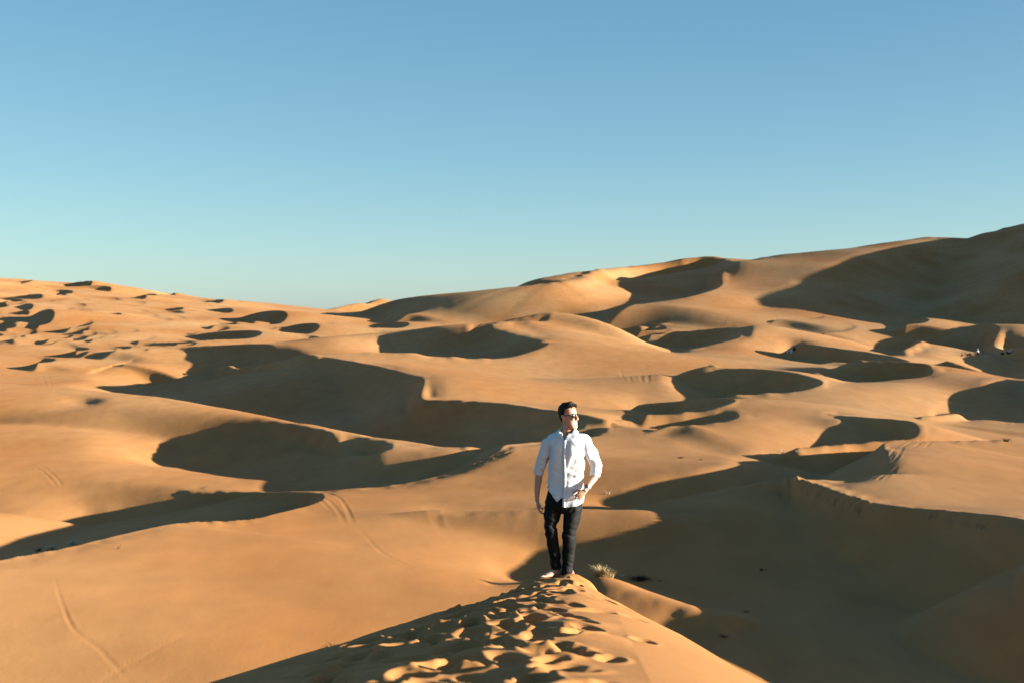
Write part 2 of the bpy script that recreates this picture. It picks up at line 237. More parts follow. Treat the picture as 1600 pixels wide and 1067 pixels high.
DELTA = np.array([
[0,0,0,0,0,0,0,0,0,0,0,0,0,0,0,0,0,0,0,0,0,0,0,0,0,0,0,0,0,0,0,0,0,0,0,0,0,0,0,0,0,0,0,0,0,0,0,0,0,0,0,0,0,0,0,0,0,0,0,0,0,0,0,0,0,0,0,0,0,0,0,0,0,0,0,0,0,0,0,0,0,0,0,0,0,0,0,0,0,0,0,0,0,0,0,0,0,0,0,0,0,0,0,0,0,0,0,0,0,0,0,0,0,0,0,0,0,0,0,0,0,0,0,0,0,0,0,0,0,0,0,0,0,0,0,0,0,0,0,0,0,0,0,0,0,0,0,0,0,0,0,0,0,0,0,0,0,0,0,0,0,0,0,0,0,0,0,0,0,0,0,0,0,0,0,0,0,0,0,0,0,0,0,0,0,0,0,0,0,0,0,0,0,0,0,0,0,0,0,0,0],
[0,0,0,0,0,0,0,0,0,0,0,0,0,0,0,0,0,0,0,0,0,0,0,0,0,0,0,0,0,0,0,0,0,0,0,0,0,0,0,0,0,0,0,0,0,0,0,0,0,0,0,0,0,0,0,0,0,0,0,0,0,0,0,0,0,0,0,0,0,0,0,0,0,0,0,0,0,0,0,0,0,0,0,0,0,0,0,0,0,0,0,0,0,0,0,0,0,0,0,0,0,0,0,0,0,0,0,0,0,0,0,0,0,0,0,0,0,0,0,0,0,0,0,0,0,0,0,0,0,0,0,0,0,0,0,0,0,0,0,0,0,0,0,0,0,0,0,0,0,0,0,0,0,0,0,0,0,0,0,0,0,0,0,0,0,0,0,0,0,0,0,0,0,0,0,0,0,0,0,0,0,0,0,0,0,0,0,0,0,0,0,0,0,0,0,0,0,0,0,0,0],
[0,0,0,0,0,0,0,0,0,0,0,0,0,0,0,0,0,0,0,0,0,0,0,0,0,0,0,0,0,0,0,0,0,0,0,0,0,0,0,0,0,0,0,0,0,0,0,0,0,0,0,0,0,0,0,0,0,0,0,0,0,0,0,0,0,0,0,0,0,0,0,0,0,0,0,0,0,0,0,0,0,0,0,0,0,0,0,0,0,0,0,0,0,0,0,0,0,0,0,0,0,0,0,0,0,0,0,0,0,0,0,0,0,0,0,0,0,0,0,0,0,0,0,0,0,0,0,0,0,0,0,0,0,0,0,0,0,0,0,0,0,0,0,0,0,0,0,0,0,0,0,0,0,0,0,0,0,0,0,0,0,0,0,0,0,0,0,0,0,0,0,0,0,0,0,0,0,0,0,0,0,0,0,0,0,0,0,0,0,0,0,0,0,0,0,0,0,0,0,0,0],
[0,0,0,0,0,0,0,0,0,0,0,0,0,0,0,0,0,0,0,0,0,0,0,0,0,0,0,0,0,0,0,0,0,0,0,0,0,0,0,0,0,0,0,0,0,0,0,0,0,0,0,0,0,0,0,0,0,0,0,0,0,0,0,0,0,0,0,0,0,0,0,0,0,0,0,0,0,0,0,0,0,0,0,0,0,0,0,0,0,0,0,0,0,0,0,0,0,0,0,0,0,0,0,0,0,0,0,0,0,0,0,0,0,0,0,0,0,0,0,0,0,0,0,0,0,0,0,0,0,0,0,0,0,0,0,0,0,0,0,0,0,0,0,0,0,0,0,0,0,0,0,0,0,0,0,0,0,0,0,0,0,0,0,0,0,0,0,0,0,0,0,0,0,0,0,0,0,0,0,0,0,0,0,0,0,0,0,0,0,0,0,0,0,0,0,0,0,0,0,0,0],
[0,0,0,0,0,0,0,0,0,0,0,0,0,0,0,0,0,0,0,0,0,0,0,0,0,0,0,0,0,0,0,0,0,0,0,0,0,0,0,0,0,0,0,0,0,0,0,0,0,0,0,0,0,0,0,0,0,0,0,0,0,0,0,0,0,0,0,0,0,0,0,0,0,0,0,0,0,0,0,0,0,0,0,0,0,0,0,0,0,0,0,0,0,0,0,0,0,0,0,0,0,0,0,0,0,0,0,0,0,0,0,0,0,0,0,0,0,0,0,0,0,0,0,0,0,0,0,0,0,0,0,0,0,0,0,0,0,0,0,0,0,0,0,0,0,0,0,0,0,0,0,0,0,0,0,0,0,0,0,0,0,0,0,0,0,0,0,0,0,0,0,0,0,0,0,0,0,0,0,0,0,0,0,0,0,0,0,0,0,0,0,0,0,0,0,0,0,0,0,0,0],
[0,0,0,0,0,0,0,0,0,0,0,0,0,0,0,0,0,0,0,0,0,0,0,0,0,0,0,0,0,0,0,0,0,0,0,0,0,0,0,0,0,0,0,0,0,0,0,0,0,0,0,0,0,0,0,0,0,0,0,0,0,0,0,0,0,0,0,0,0,0,0,0,0,0,0,0,0,0,0,0,0,0,0,0,0,0,0,0,0,0,0,0,0,0,0,0,0,0,0,0,0,0,0,0,0,0,0,0,0,0,0,0,0,0,0,0,0,0,0,0,0,0,0,0,0,0,0,0,0,0,0,0,0,0,0,0,0,0,0,0,0,0,0,0,0,0,0,0,0,0,0,0,0,0,0,0,0,0,0,0,0,0,0,0,0,0,0,0,0,0,0,0,0,0,0,0,0,0,0,0,0,0,0,0,0,0,0,0,0,0,0,0,0,0,0,0,0,0,0,0,0],
[0,0,0,0,0,0,0,0,0,0,0,0,0,0,0,0,0,0,0,0,0,0,0,0,0,0,0,0,0,0,0,0,0,0,0,0,0,0,0,0,0,0,0,0,0,0,0,0,0,0,0,0,0,0,0,0,0,0,0,0,0,0,0,0,0,0,0,0,0,0,0,0,0,0,0,0,0,0,0,0,0,0,0,0,0,0,0,0,0,0,0,0,0,0,0,0,0,0,0,0,0,0,0,0,0,0,0,0,0,0,0,0,0,0,0,0,0,0,0,0,0,0,0,0,0,0,0,0,0,0,0,0,0,0,0,0,0,0,0,0,0,0,0,0,0,0,0,0,0,0,0,0,0,0,0,0,0,0,0,0,0,0,0,0,0,0,0,0,0,0,0,0,0,0,0,0,0,0,0,0,0,0,0,0,0,0,0,0,0,0,0,0,0,0,0,0,0,0,0,0,0],
[0,0,0,0,0,0,0,0,0,0,0,0,0,0,0,0,0,0,0,0,0,0,0,0,0,0,0,0,0,0,0,0,0,0,0,0,0,0,0,0,0,0,0,0,0,0,0,0,0,0,0,0,0,0,0,0,0,0,0,0,0,0,0,0,0,0,0,0,0,0,0,0,0,0,0,0,0,0,0,0,0,0,0,0,0,0,0,0,0,0,0,0,0,0,0,0,0,0,0,0,0,0,0,0,0,0,0,0,0,0,0,0,0,0,0,0,0,0,0,0,0,0,0,0,0,0,0,0,0,0,0,0,0,0,0,0,0,0,0,0,0,0,0,0,0,0,0,0,0,0,0,0,0,0,0,0,0,0,0,0,0,0,0,0,0,0,0,0,0,0,0,0,0,0,0,0,0,0,0,0,0,0,0,0,0,0,0,0,0,0,0,0,0,0,0,0,0,0,0,0,0],
[0,0,0,0,0,0,0,0,0,0,0,0,0,0,0,0,0,0,0,0,0,0,0,0,0,0,0,0,0,0,0,0,0,0,0,0,0,0,0,0,0,0,0,0,0,0,0,0,0,0,0,0,0,0,0,0,0,0,0,0,0,0,0,0,0,0,0,0,0,0,0,0,0,0,0,0,0,0,0,0,0,0,0,0,0,0,0,0,0,0,0,0,0,0,0,0,0,0,0,0,0,0,0,0,0,0,0,0,0,0,0,0,0,0,0,0,0,0,0,0,0,0,0,0,0,0,0,0,0,0,0,0,0,0,0,0,0,0,0,0,0,0,0,0,0,0,0,0,0,0,0,0,0,0,0,0,0,0,0,0,0,0,0,0,0,0,0,0,0,0,0,0,0,0,0,0,0,0,0,0,0,0,0,0,0,0,-1,-1,-1,-1,-1,-1,-1,0,0,0,0,0,0,0,0],
[0,0,0,0,0,0,0,0,0,0,0,0,0,0,0,0,0,0,0,0,0,0,0,0,0,0,0,0,0,0,0,0,0,0,0,0,0,0,0,0,0,0,0,0,0,0,0,0,0,0,0,0,0,0,0,0,0,0,0,0,0,0,0,0,0,0,0,0,0,0,0,0,0,0,0,0,0,0,0,0,0,0,0,0,0,0,0,0,0,0,0,0,0,0,0,0,0,0,0,0,0,0,0,0,0,0,0,0,0,0,0,0,0,0,0,0,0,0,0,0,0,0,0,0,0,0,0,0,0,0,0,0,0,0,0,0,0,0,0,0,0,0,0,0,0,0,0,0,0,0,0,0,0,0,0,0,0,0,0,0,0,0,0,0,0,0,0,0,0,0,0,0,0,0,0,0,0,0,0,0,0,0,0,-1,-1,-1,-1,-1,-1,-1,-1,-1,-1,-1,-1,-1,0,0,0,0,0],
[0,0,0,0,0,0,0,0,0,0,0,0,0,0,0,0,0,0,0,0,0,0,0,0,0,0,0,0,0,0,0,0,0,0,0,0,0,0,0,0,0,0,0,0,0,0,0,0,0,0,0,0,0,0,0,0,0,0,0,0,0,0,0,0,0,0,0,0,0,0,0,0,0,0,0,0,0,0,0,0,0,0,0,0,0,0,0,0,0,0,0,0,0,0,0,0,0,0,0,0,0,0,0,0,0,0,0,0,0,0,0,0,0,0,0,0,0,0,0,0,0,0,0,0,0,0,0,0,0,0,0,0,0,0,0,0,0,0,0,0,0,0,0,0,0,0,0,0,0,0,0,0,0,0,0,0,0,0,0,0,0,0,0,0,0,0,0,0,0,0,0,0,0,0,0,0,0,0,0,0,-1,-1,-1,-1,-2,-2,-2,-3,-3,-3,-3,-3,-2,-2,-1,-1,-1,0,0,0,0],
[0,0,0,0,0,0,0,0,0,0,0,0,0,0,0,0,0,0,0,0,0,0,0,0,0,0,0,0,0,0,0,0,0,0,0,0,0,0,0,0,0,0,0,0,0,0,0,0,0,0,0,0,0,0,0,0,0,0,0,0,0,0,0,0,0,0,0,0,0,0,0,0,0,0,0,0,0,0,0,0,0,0,0,0,0,0,0,0,0,0,0,0,0,0,0,0,0,0,0,0,0,0,0,0,0,0,0,0,0,0,0,0,0,0,0,0,0,0,0,0,0,0,0,0,0,0,0,0,0,0,0,0,0,0,0,0,0,0,0,0,0,0,0,0,0,0,0,0,0,0,0,0,0,0,0,0,0,0,0,0,0,0,0,0,0,0,0,0,0,0,0,0,0,0,0,0,0,-1,-1,-1,-1,-2,-2,-2,-3,-4,-4,-5,-6,-6,-6,-6,-5,-4,-3,-2,-1,-1,0,0,0],
[0,0,0,0,0,0,0,0,0,0,0,0,0,0,0,0,0,0,0,0,0,0,0,0,0,0,0,0,0,0,0,0,0,0,0,0,0,0,0,0,0,0,0,0,0,0,0,0,0,0,0,0,0,0,0,0,0,0,0,0,0,0,0,0,0,0,0,0,0,0,0,0,0,0,0,0,0,0,0,0,0,0,0,0,0,0,0,0,0,0,0,0,0,0,0,0,0,0,0,0,0,0,0,0,0,0,0,0,0,0,0,0,0,0,0,0,0,0,0,0,0,0,0,0,0,0,0,0,0,0,0,0,0,0,0,0,0,0,0,0,0,0,0,0,0,0,0,0,0,0,0,0,0,0,0,0,0,0,0,0,0,0,0,0,0,0,0,0,0,0,0,0,0,0,-1,-1,-1,-1,-2,-2,-2,-3,-4,-5,-6,-7,-8,-9,-10,-11,-11,-10,-8,-6,-4,-3,-2,-1,-1,0,0],
[0,0,0,0,0,0,0,0,0,0,0,0,0,0,0,0,0,0,0,0,0,0,0,0,0,0,0,0,0,0,0,0,0,0,0,0,0,0,0,0,0,0,0,0,0,0,0,0,0,0,0,0,0,0,0,0,0,0,0,0,0,0,0,0,0,0,0,0,0,0,0,0,0,0,0,0,0,0,0,0,0,0,0,0,0,0,0,0,0,0,0,0,0,0,0,0,0,0,0,0,0,0,0,0,0,0,0,0,0,0,0,0,0,0,0,0,0,0,0,0,0,0,0,-1,-1,-1,-1,-1,-1,-1,-1,0,0,0,0,0,0,0,0,0,0,0,0,0,0,0,0,0,0,0,0,0,0,0,0,0,0,0,0,0,0,0,0,0,0,0,0,0,0,0,0,0,-1,-1,-1,-1,-2,-2,-3,-4,-5,-6,-7,-8,-10,-11,-13,-15,-18,-19,-19,-18,-14,-10,-6,-4,-2,-1,-1,0,0],
[0,0,0,0,0,0,0,0,0,0,0,0,0,0,0,0,0,0,0,0,0,0,0,0,0,0,0,0,0,0,0,0,0,0,0,0,0,0,0,0,0,0,0,0,0,0,0,0,0,0,0,0,0,0,0,0,0,0,0,0,0,0,0,0,0,0,0,0,0,0,0,0,0,0,0,0,0,0,0,0,0,0,0,0,0,0,0,0,0,0,0,0,0,0,0,0,0,0,0,0,0,0,0,0,0,0,0,0,0,0,0,0,0,0,0,0,0,0,-1,-1,-1,-1,-1,-1,-1,-1,-1,-1,-1,-1,-1,-1,-1,-1,-1,-1,0,0,0,0,0,0,0,0,0,0,0,0,0,0,0,0,0,0,0,0,0,0,0,0,0,0,0,0,0,0,0,0,0,-1,-1,-1,-1,-2,-2,-3,-4,-5,-6,-7,-8,-10,-12,-14,-15,-18,-21,-24,-28,-30,-31,-36,-22,-13,-8,-5,-3,-2,-1,0,0],
[0,0,0,0,0,0,0,0,0,0,0,0,0,0,0,0,0,0,0,0,0,0,0,0,0,0,0,0,0,0,0,0,0,0,0,0,0,0,0,0,0,0,0,0,0,0,0,0,0,0,0,0,0,0,0,0,0,0,0,0,0,0,0,0,0,0,0,0,0,0,0,0,0,0,0,0,0,0,0,0,0,0,0,0,0,0,0,0,0,0,0,0,0,0,0,0,0,0,0,0,0,0,0,0,0,0,0,0,0,0,0,0,0,0,0,0,-1,-1,-1,-1,-2,-2,-3,-3,-3,-3,-3,-3,-3,-3,-3,-2,-2,-2,-2,-1,-1,-1,-1,0,0,0,0,0,0,0,0,0,0,0,0,0,0,0,0,0,0,0,0,0,0,0,0,0,0,0,-1,-1,-1,-1,-2,-2,-3,-3,-4,-5,-7,-8,-10,-12,-14,-16,-19,-22,-24,-25,-26,-34,-45,-51,-51,-46,-25,-15,-9,-5,-3,-2,-1,0,0],
[0,0,0,0,0,0,0,0,0,0,0,0,0,0,0,0,0,0,0,0,0,0,0,0,0,0,0,0,0,0,0,0,0,0,0,0,0,0,0,0,0,0,0,0,0,0,0,0,0,0,0,0,0,0,0,0,0,0,0,0,0,0,0,0,0,0,0,0,0,0,0,0,0,0,0,0,0,0,0,0,0,0,0,0,0,0,0,0,0,0,0,0,0,0,0,0,0,0,0,0,0,0,0,0,0,0,0,0,0,0,0,0,0,0,-1,-1,-1,-2,-2,-3,-4,-5,-5,-6,-6,-7,-7,-7,-7,-6,-6,-5,-5,-4,-3,-3,-2,-2,-1,-1,-1,0,0,0,0,0,0,0,0,0,0,0,0,0,0,0,0,0,0,0,0,0,0,-1,-1,-1,-1,-1,-2,-2,-3,-4,-5,-6,-8,-10,-12,-14,-17,-20,-23,-26,-29,-33,-36,-35,-39,-55,-60,-52,-41,-30,-20,-13,-8,-5,-3,-1,-1,0,0],
[-1,-1,-1,-1,-1,-1,0,0,0,0,0,0,0,0,0,0,0,0,0,0,0,0,0,0,0,0,0,0,0,0,0,0,0,0,0,0,0,0,0,0,0,0,0,0,0,0,0,0,0,0,0,0,0,0,0,0,0,0,0,0,0,0,0,0,0,0,0,0,0,0,0,0,0,0,0,0,0,0,0,0,0,0,0,0,0,0,0,0,0,0,0,0,0,0,0,0,0,0,0,0,0,0,0,0,0,0,0,0,0,0,0,0,-1,-1,-1,-2,-3,-4,-5,-6,-8,-9,-11,-12,-13,-14,-14,-14,-13,-12,-11,-10,-9,-8,-7,-5,-4,-3,-2,-2,-1,-1,0,0,0,0,0,0,0,0,0,0,0,0,0,0,0,0,0,0,0,-1,-1,-1,-1,-2,-2,-3,-4,-5,-6,-7,-9,-11,-14,-16,-19,-23,-26,-31,-35,-38,-37,-49,-62,-64,-62,-52,-43,-34,-27,-20,-14,-9,-6,-4,-2,-1,-1,0,0],
[-1,-1,-1,-1,-1,-1,-1,-1,-1,-1,0,0,0,0,0,0,0,0,0,0,0,0,0,0,0,0,0,0,0,0,0,0,0,0,0,0,0,0,0,0,0,0,0,0,0,0,0,0,0,0,0,0,0,0,0,0,0,0,0,0,0,0,0,0,0,0,0,0,0,0,0,0,0,0,0,0,0,0,0,0,0,0,0,0,0,0,0,0,0,0,0,0,0,0,0,0,0,0,0,0,0,0,0,0,0,0,0,0,0,0,0,-1,-1,-2,-3,-4,-5,-7,-10,-12,-15,-18,-21,-23,-25,-26,-26,-26,-25,-23,-21,-19,-17,-14,-12,-10,-8,-6,-4,-3,-2,-1,-1,0,0,0,0,0,0,0,0,0,0,0,0,0,0,0,-1,-1,-1,-1,-2,-2,-3,-3,-4,-6,-7,-9,-11,-13,-16,-19,-23,-26,-31,-35,-39,-42,-53,-59,-63,-68,-70,-56,-43,-35,-28,-23,-17,-13,-9,-6,-4,-2,-1,-1,0,0,0],
[-3,-3,-3,-3,-3,-3,-2,-2,-2,-1,-1,-1,0,0,0,0,0,0,0,0,0,0,0,0,0,0,0,0,0,0,0,0,0,0,0,0,0,0,0,0,0,0,0,0,0,0,0,0,0,0,0,0,0,0,0,0,0,0,0,0,0,0,0,0,0,0,0,0,0,0,0,0,0,0,0,0,0,0,0,0,0,0,0,0,0,0,0,0,0,0,0,0,0,0,0,0,0,0,0,0,0,0,0,0,0,0,0,0,0,-1,-1,-1,-2,-3,-5,-7,-10,-13,-17,-22,-27,-32,-37,-41,-44,-46,-46,-45,-43,-40,-37,-33,-29,-25,-21,-17,-14,-10,-7,-5,-3,-2,-1,-1,0,0,0,0,0,0,0,0,0,0,0,0,-1,-1,-1,-2,-2,-3,-3,-4,-5,-6,-8,-10,-12,-15,-18,-22,-26,-30,-35,-40,-46,-51,-55,-61,-75,-78,-69,-54,-44,-37,-30,-23,-18,-14,-11,-8,-6,-4,-2,-2,-1,-1,0,0,0],
[-5,-5,-6,-6,-6,-5,-5,-4,-3,-3,-2,-1,-1,-1,0,0,0,0,0,0,0,0,0,0,0,0,0,0,0,0,0,0,0,0,0,0,0,0,0,0,0,0,0,0,0,0,0,0,0,0,0,0,0,0,0,0,0,0,0,0,0,0,0,0,0,0,0,0,0,0,0,0,0,0,0,0,0,0,0,0,0,0,0,0,0,0,0,0,0,0,0,0,0,0,0,0,0,0,0,0,0,0,0,0,0,0,0,0,-1,-1,-2,-3,-4,-6,-9,-12,-17,-22,-29,-36,-44,-53,-61,-68,-74,-77,-77,-74,-71,-66,-61,-54,-47,-40,-34,-28,-22,-16,-11,-7,-5,-3,-1,-1,0,0,0,0,0,0,0,0,0,0,-1,-1,-1,-2,-2,-3,-4,-5,-6,-7,-9,-11,-14,-17,-20,-25,-29,-34,-39,-45,-51,-55,-67,-76,-78,-77,-66,-55,-44,-37,-30,-24,-19,-15,-11,-8,-6,-5,-3,-2,-1,-1,-1,0,0,0,0],
[-9,-10,-11,-11,-11,-10,-9,-8,-6,-5,-4,-3,-2,-1,-1,0,0,0,0,0,0,0,0,0,0,0,0,0,0,0,0,0,0,0,0,0,0,0,0,0,0,0,0,0,0,0,0,0,0,0,0,0,0,0,0,0,0,0,0,0,0,0,0,0,0,0,0,0,0,0,0,0,0,0,0,0,0,0,0,0,0,0,0,0,0,0,0,0,0,0,0,0,0,0,0,0,0,0,0,0,0,0,0,0,0,0,0,-1,-1,-2,-3,-4,-7,-10,-14,-20,-27,-35,-45,-55,-66,-78,-89,-101,-111,-119,-119,-114,-108,-102,-94,-83,-70,-59,-49,-42,-33,-24,-16,-10,-6,-3,-2,-1,-1,0,0,0,0,0,0,0,-1,-1,-1,-2,-3,-3,-4,-6,-7,-9,-10,-13,-15,-18,-22,-27,-32,-37,-43,-49,-57,-65,-75,-78,-80,-72,-61,-51,-43,-36,-29,-24,-19,-15,-11,-9,-7,-5,-4,-3,-2,-1,-1,-1,0,0,0,0,0],
[-14,-16,-19,-20,-20,-19,-17,-14,-11,-9,-7,-5,-3,-2,-1,-1,0,0,0,0,0,0,0,0,0,0,0,0,0,0,0,0,0,0,0,0,0,0,0,0,0,0,0,0,0,0,0,0,0,0,0,0,0,0,0,0,0,0,0,0,0,0,0,0,0,0,0,0,0,0,0,0,0,0,0,0,0,0,0,0,0,0,0,0,0,0,0,0,0,0,0,0,0,0,0,0,0,0,0,0,0,0,0,0,0,0,-1,-1,-2,-3,-5,-7,-11,-16,-22,-30,-40,-51,-63,-75,-88,-102,-116,-132,-149,-167,-172,-161,-151,-144,-132,-115,-95,-77,-64,-54,-44,-31,-20,-12,-7,-4,-2,-1,-1,0,0,0,0,0,0,-1,-1,-2,-3,-4,-5,-7,-8,-10,-12,-15,-17,-20,-24,-28,-33,-39,-47,-55,-61,-70,-76,-82,-78,-67,-57,-47,-40,-34,-28,-23,-18,-14,-11,-9,-7,-5,-4,-3,-2,-2,-1,-1,-1,0,0,0,0,0,0],
[-20,-25,-33,-36,-35,-32,-28,-23,-19,-15,-12,-9,-6,-4,-2,-1,-1,0,0,0,0,0,0,0,0,0,0,0,0,0,0,0,0,0,0,0,0,0,0,0,0,0,0,0,0,0,0,0,0,0,0,0,0,0,0,0,0,0,0,0,0,0,0,0,0,0,0,0,0,0,0,0,0,0,0,0,0,0,0,0,0,0,0,0,0,0,0,0,0,0,0,0,0,0,0,0,0,0,0,0,0,0,0,0,0,-1,-1,-2,-3,-5,-8,-12,-17,-24,-32,-43,-54,-67,-80,-94,-108,-124,-140,-158,-181,-208,-216,-195,-177,-167,-152,-130,-105,-83,-66,-55,-44,-31,-20,-12,-7,-4,-2,-1,-1,0,0,0,0,0,-1,-1,-2,-3,-5,-7,-9,-12,-15,-17,-20,-24,-27,-32,-35,-37,-42,-54,-71,-76,-76,-73,-65,-60,-51,-43,-37,-31,-26,-21,-17,-14,-11,-9,-7,-5,-4,-3,-2,-2,-1,-1,-1,-1,0,0,0,0,0,0,0],
[-24,-33,-53,-64,-59,-50,-42,-37,-31,-25,-19,-14,-9,-6,-3,-1,0,0,0,0,0,0,0,0,0,0,0,0,0,0,0,0,0,0,0,0,0,0,0,0,0,0,0,0,0,0,0,0,0,0,0,0,0,0,0,0,0,0,0,0,0,0,0,0,0,0,0,0,0,0,0,0,0,0,0,0,0,0,0,0,0,0,0,0,0,0,0,0,0,0,0,0,0,0,0,0,0,0,0,0,0,0,0,0,-1,-1,-2,-3,-6,-8,-12,-18,-25,-34,-44,-56,-68,-81,-96,-111,-127,-143,-160,-180,-203,-223,-217,-188,-164,-147,-131,-110,-89,-69,-54,-43,-33,-24,-16,-10,-6,-3,-2,-1,0,0,0,0,0,-1,-1,-2,-4,-6,-9,-12,-16,-21,-25,-28,-32,-36,-39,-47,-54,-56,-68,-71,-73,-63,-54,-48,-42,-37,-33,-28,-23,-19,-16,-13,-10,-8,-7,-5,-4,-3,-3,-2,-2,-1,-1,-1,0,0,0,0,0,0,0,0,0],
[-24,-30,-43,-61,-67,-69,-63,-55,-46,-37,-29,-21,-13,-7,-3,-1,0,0,1,1,0,0,0,0,0,0,0,0,0,0,0,0,0,0,0,0,0,0,0,0,0,0,0,0,0,0,0,0,0,0,0,0,0,0,0,0,0,0,0,0,0,0,0,0,0,0,0,0,0,0,0,0,0,0,0,0,0,0,0,0,0,0,0,0,0,0,0,0,0,0,0,0,0,0,0,0,0,0,0,0,0,0,0,-1,-1,-2,-3,-6,-9,-13,-19,-27,-35,-45,-56,-68,-81,-94,-109,-125,-141,-158,-173,-186,-195,-191,-171,-145,-123,-106,-91,-76,-62,-49,-38,-29,-22,-16,-11,-7,-4,-2,-1,-1,0,0,0,0,-1,-1,-2,-3,-6,-10,-15,-21,-28,-35,-40,-44,-47,-49,-55,-69,-75,-72,-64,-55,-47,-41,-36,-31,-27,-24,-20,-17,-14,-12,-10,-8,-7,-6,-5,-4,-3,-3,-2,-2,-1,-1,-1,-1,0,0,0,0,0,0,0,0,0],
[-19,-24,-31,-40,-48,-60,-68,-71,-68,-55,-42,-29,-16,-7,-2,1,2,2,1,1,1,0,0,0,0,0,0,0,0,0,0,0,0,0,0,0,0,0,0,0,0,0,0,0,0,0,0,0,0,0,0,0,0,0,0,0,0,0,0,0,0,0,0,0,0,0,0,0,0,0,0,0,0,0,0,0,0,0,0,0,0,0,0,0,0,0,0,0,0,0,0,0,0,0,0,0,0,0,0,0,-1,-1,-1,-1,-2,-3,-5,-9,-14,-20,-28,-37,-47,-58,-69,-80,-92,-105,-117,-130,-143,-154,-159,-158,-149,-135,-117,-98,-83,-69,-58,-48,-39,-31,-24,-18,-14,-10,-7,-4,-3,-2,-1,-1,0,0,0,0,-1,-1,-3,-5,-9,-14,-22,-33,-46,-57,-64,-64,-67,-76,-78,-72,-59,-50,-43,-37,-32,-28,-24,-20,-18,-15,-13,-11,-10,-8,-7,-6,-6,-5,-4,-4,-3,-3,-2,-2,-1,-1,-1,-1,0,0,0,0,0,0,0,0,0],
[-14,-16,-21,-27,-33,-39,-47,-54,-60,-68,-65,-50,-23,-5,2,4,4,3,3,2,1,1,0,0,0,-1,-1,-1,-1,-1,-1,-1,0,0,0,0,0,0,0,0,0,0,0,0,0,0,0,0,0,0,0,0,0,0,0,0,0,0,0,0,0,0,0,0,0,0,0,0,0,0,0,0,0,0,0,0,0,0,0,0,0,0,0,0,0,0,0,-1,-1,-1,-1,-1,-1,-1,-1,-1,-1,-1,-1,-1,-1,-1,-1,-2,-3,-4,-7,-12,-19,-29,-39,-50,-61,-71,-83,-96,-107,-115,-120,-123,-124,-125,-122,-114,-102,-89,-76,-63,-52,-43,-35,-28,-23,-18,-14,-11,-8,-6,-4,-3,-2,-1,-1,0,0,0,0,0,-1,-2,-4,-6,-11,-19,-31,-48,-70,-91,-94,-84,-86,-88,-71,-56,-46,-38,-32,-27,-23,-20,-17,-15,-13,-11,-10,-9,-8,-8,-7,-7,-6,-5,-5,-4,-4,-3,-2,-2,-1,-1,-1,0,0,0,0,0,0,0,0,0,0],
[-9,-11,-13,-17,-21,-26,-31,-35,-41,-49,-56,-60,-54,-26,-9,3,6,5,4,2,1,0,0,-1,-1,-2,-2,-2,-2,-1,-1,-1,-1,-1,-1,0,0,0,0,0,0,0,0,0,0,0,0,0,0,0,0,0,0,0,0,0,0,0,0,0,0,0,0,0,0,0,0,0,0,0,0,0,0,0,0,0,0,0,0,0,0,0,0,-1,-1,-1,-1,-1,-1,-2,-2,-2,-2,-2,-2,-2,-2,-2,-2,-2,-2,-2,-2,-3,-4,-6,-10,-16,-25,-36,-49,-64,-81,-97,-113,-128,-135,-132,-122,-112,-107,-102,-94,-84,-73,-61,-50,-40,-32,-25,-20,-16,-13,-10,-8,-6,-4,-3,-2,-1,-1,-1,0,0,0,0,0,-1,-1,-2,-4,-7,-13,-23,-39,-63,-96,-128,-114,-99,-95,-78,-62,-49,-39,-31,-25,-21,-19,-17,-16,-14,-13,-12,-11,-11,-10,-10,-9,-9,-8,-7,-6,-5,-5,-4,-3,-2,-1,-1,-1,0,0,0,0,0,0,0,0,0,0],
[-5,-6,-8,-10,-13,-16,-19,-23,-26,-29,-31,-34,-43,-48,-47,-37,-15,-3,3,2,1,-1,-2,-2,-3,-3,-4,-3,-3,-3,-3,-2,-2,-2,-1,-1,-1,-1,0,0,0,0,0,0,0,0,0,0,0,0,0,0,0,0,0,0,0,0,0,0,0,0,0,0,0,0,0,0,0,0,0,0,0,0,0,0,0,0,0,0,0,-1,-1,-1,-2,-2,-2,-3,-3,-4,-4,-4,-4,-4,-4,-4,-4,-5,-5,-5,-5,-5,-5,-4,-5,-7,-11,-18,-28,-41,-58,-81,-110,-137,-155,-155,-149,-149,-129,-109,-98,-90,-81,-70,-58,-45,-34,-26,-19,-15,-11,-9,-7,-5,-4,-3,-2,-2,-1,-1,0,0,0,0,0,0,0,-1,-1,-2,-4,-7,-14,-24,-41,-69,-108,-148,-126,-102,-98,-77,-60,-47,-36,-28,-23,-21,-20,-19,-19,-18,-17,-16,-15,-15,-14,-14,-13,-12,-11,-10,-8,-7,-5,-4,-3,-2,-1,-1,0,0,0,0,0,0,0,0,0,0,0],
[-3,-4,-4,-6,-7,-9,-11,-13,-15,-17,-17,-16,-15,-19,-33,-38,-46,-44,-26,-8,-4,-4,-5,-6,-6,-7,-7,-7,-6,-6,-5,-4,-4,-3,-2,-2,-2,-1,-1,-1,0,0,0,0,0,0,0,0,0,0,0,0,0,0,0,0,0,0,0,0,0,0,0,0,0,0,0,0,0,0,0,0,0,0,0,0,0,0,0,0,-1,-1,-2,-2,-3,-4,-5,-6,-7,-7,-7,-7,-7,-7,-7,-7,-8,-9,-10,-10,-10,-10,-8,-7,-7,-8,-13,-20,-31,-43,-61,-85,-107,-113,-99,-97,-108,-146,-136,-109,-91,-80,-70,-60,-48,-35,-25,-17,-12,-9,-6,-5,-3,-3,-2,-1,-1,-1,-1,0,0,0,0,0,0,0,0,-1,-1,-2,-3,-6,-12,-21,-36,-60,-96,-132,-117,-98,-93,-76,-63,-51,-39,-29,-23,-22,-24,-25,-26,-27,-25,-22,-21,-20,-20,-19,-18,-16,-14,-12,-10,-7,-6,-4,-3,-2,-1,-1,0,0,0,0,0,0,0,0,0,0,0],
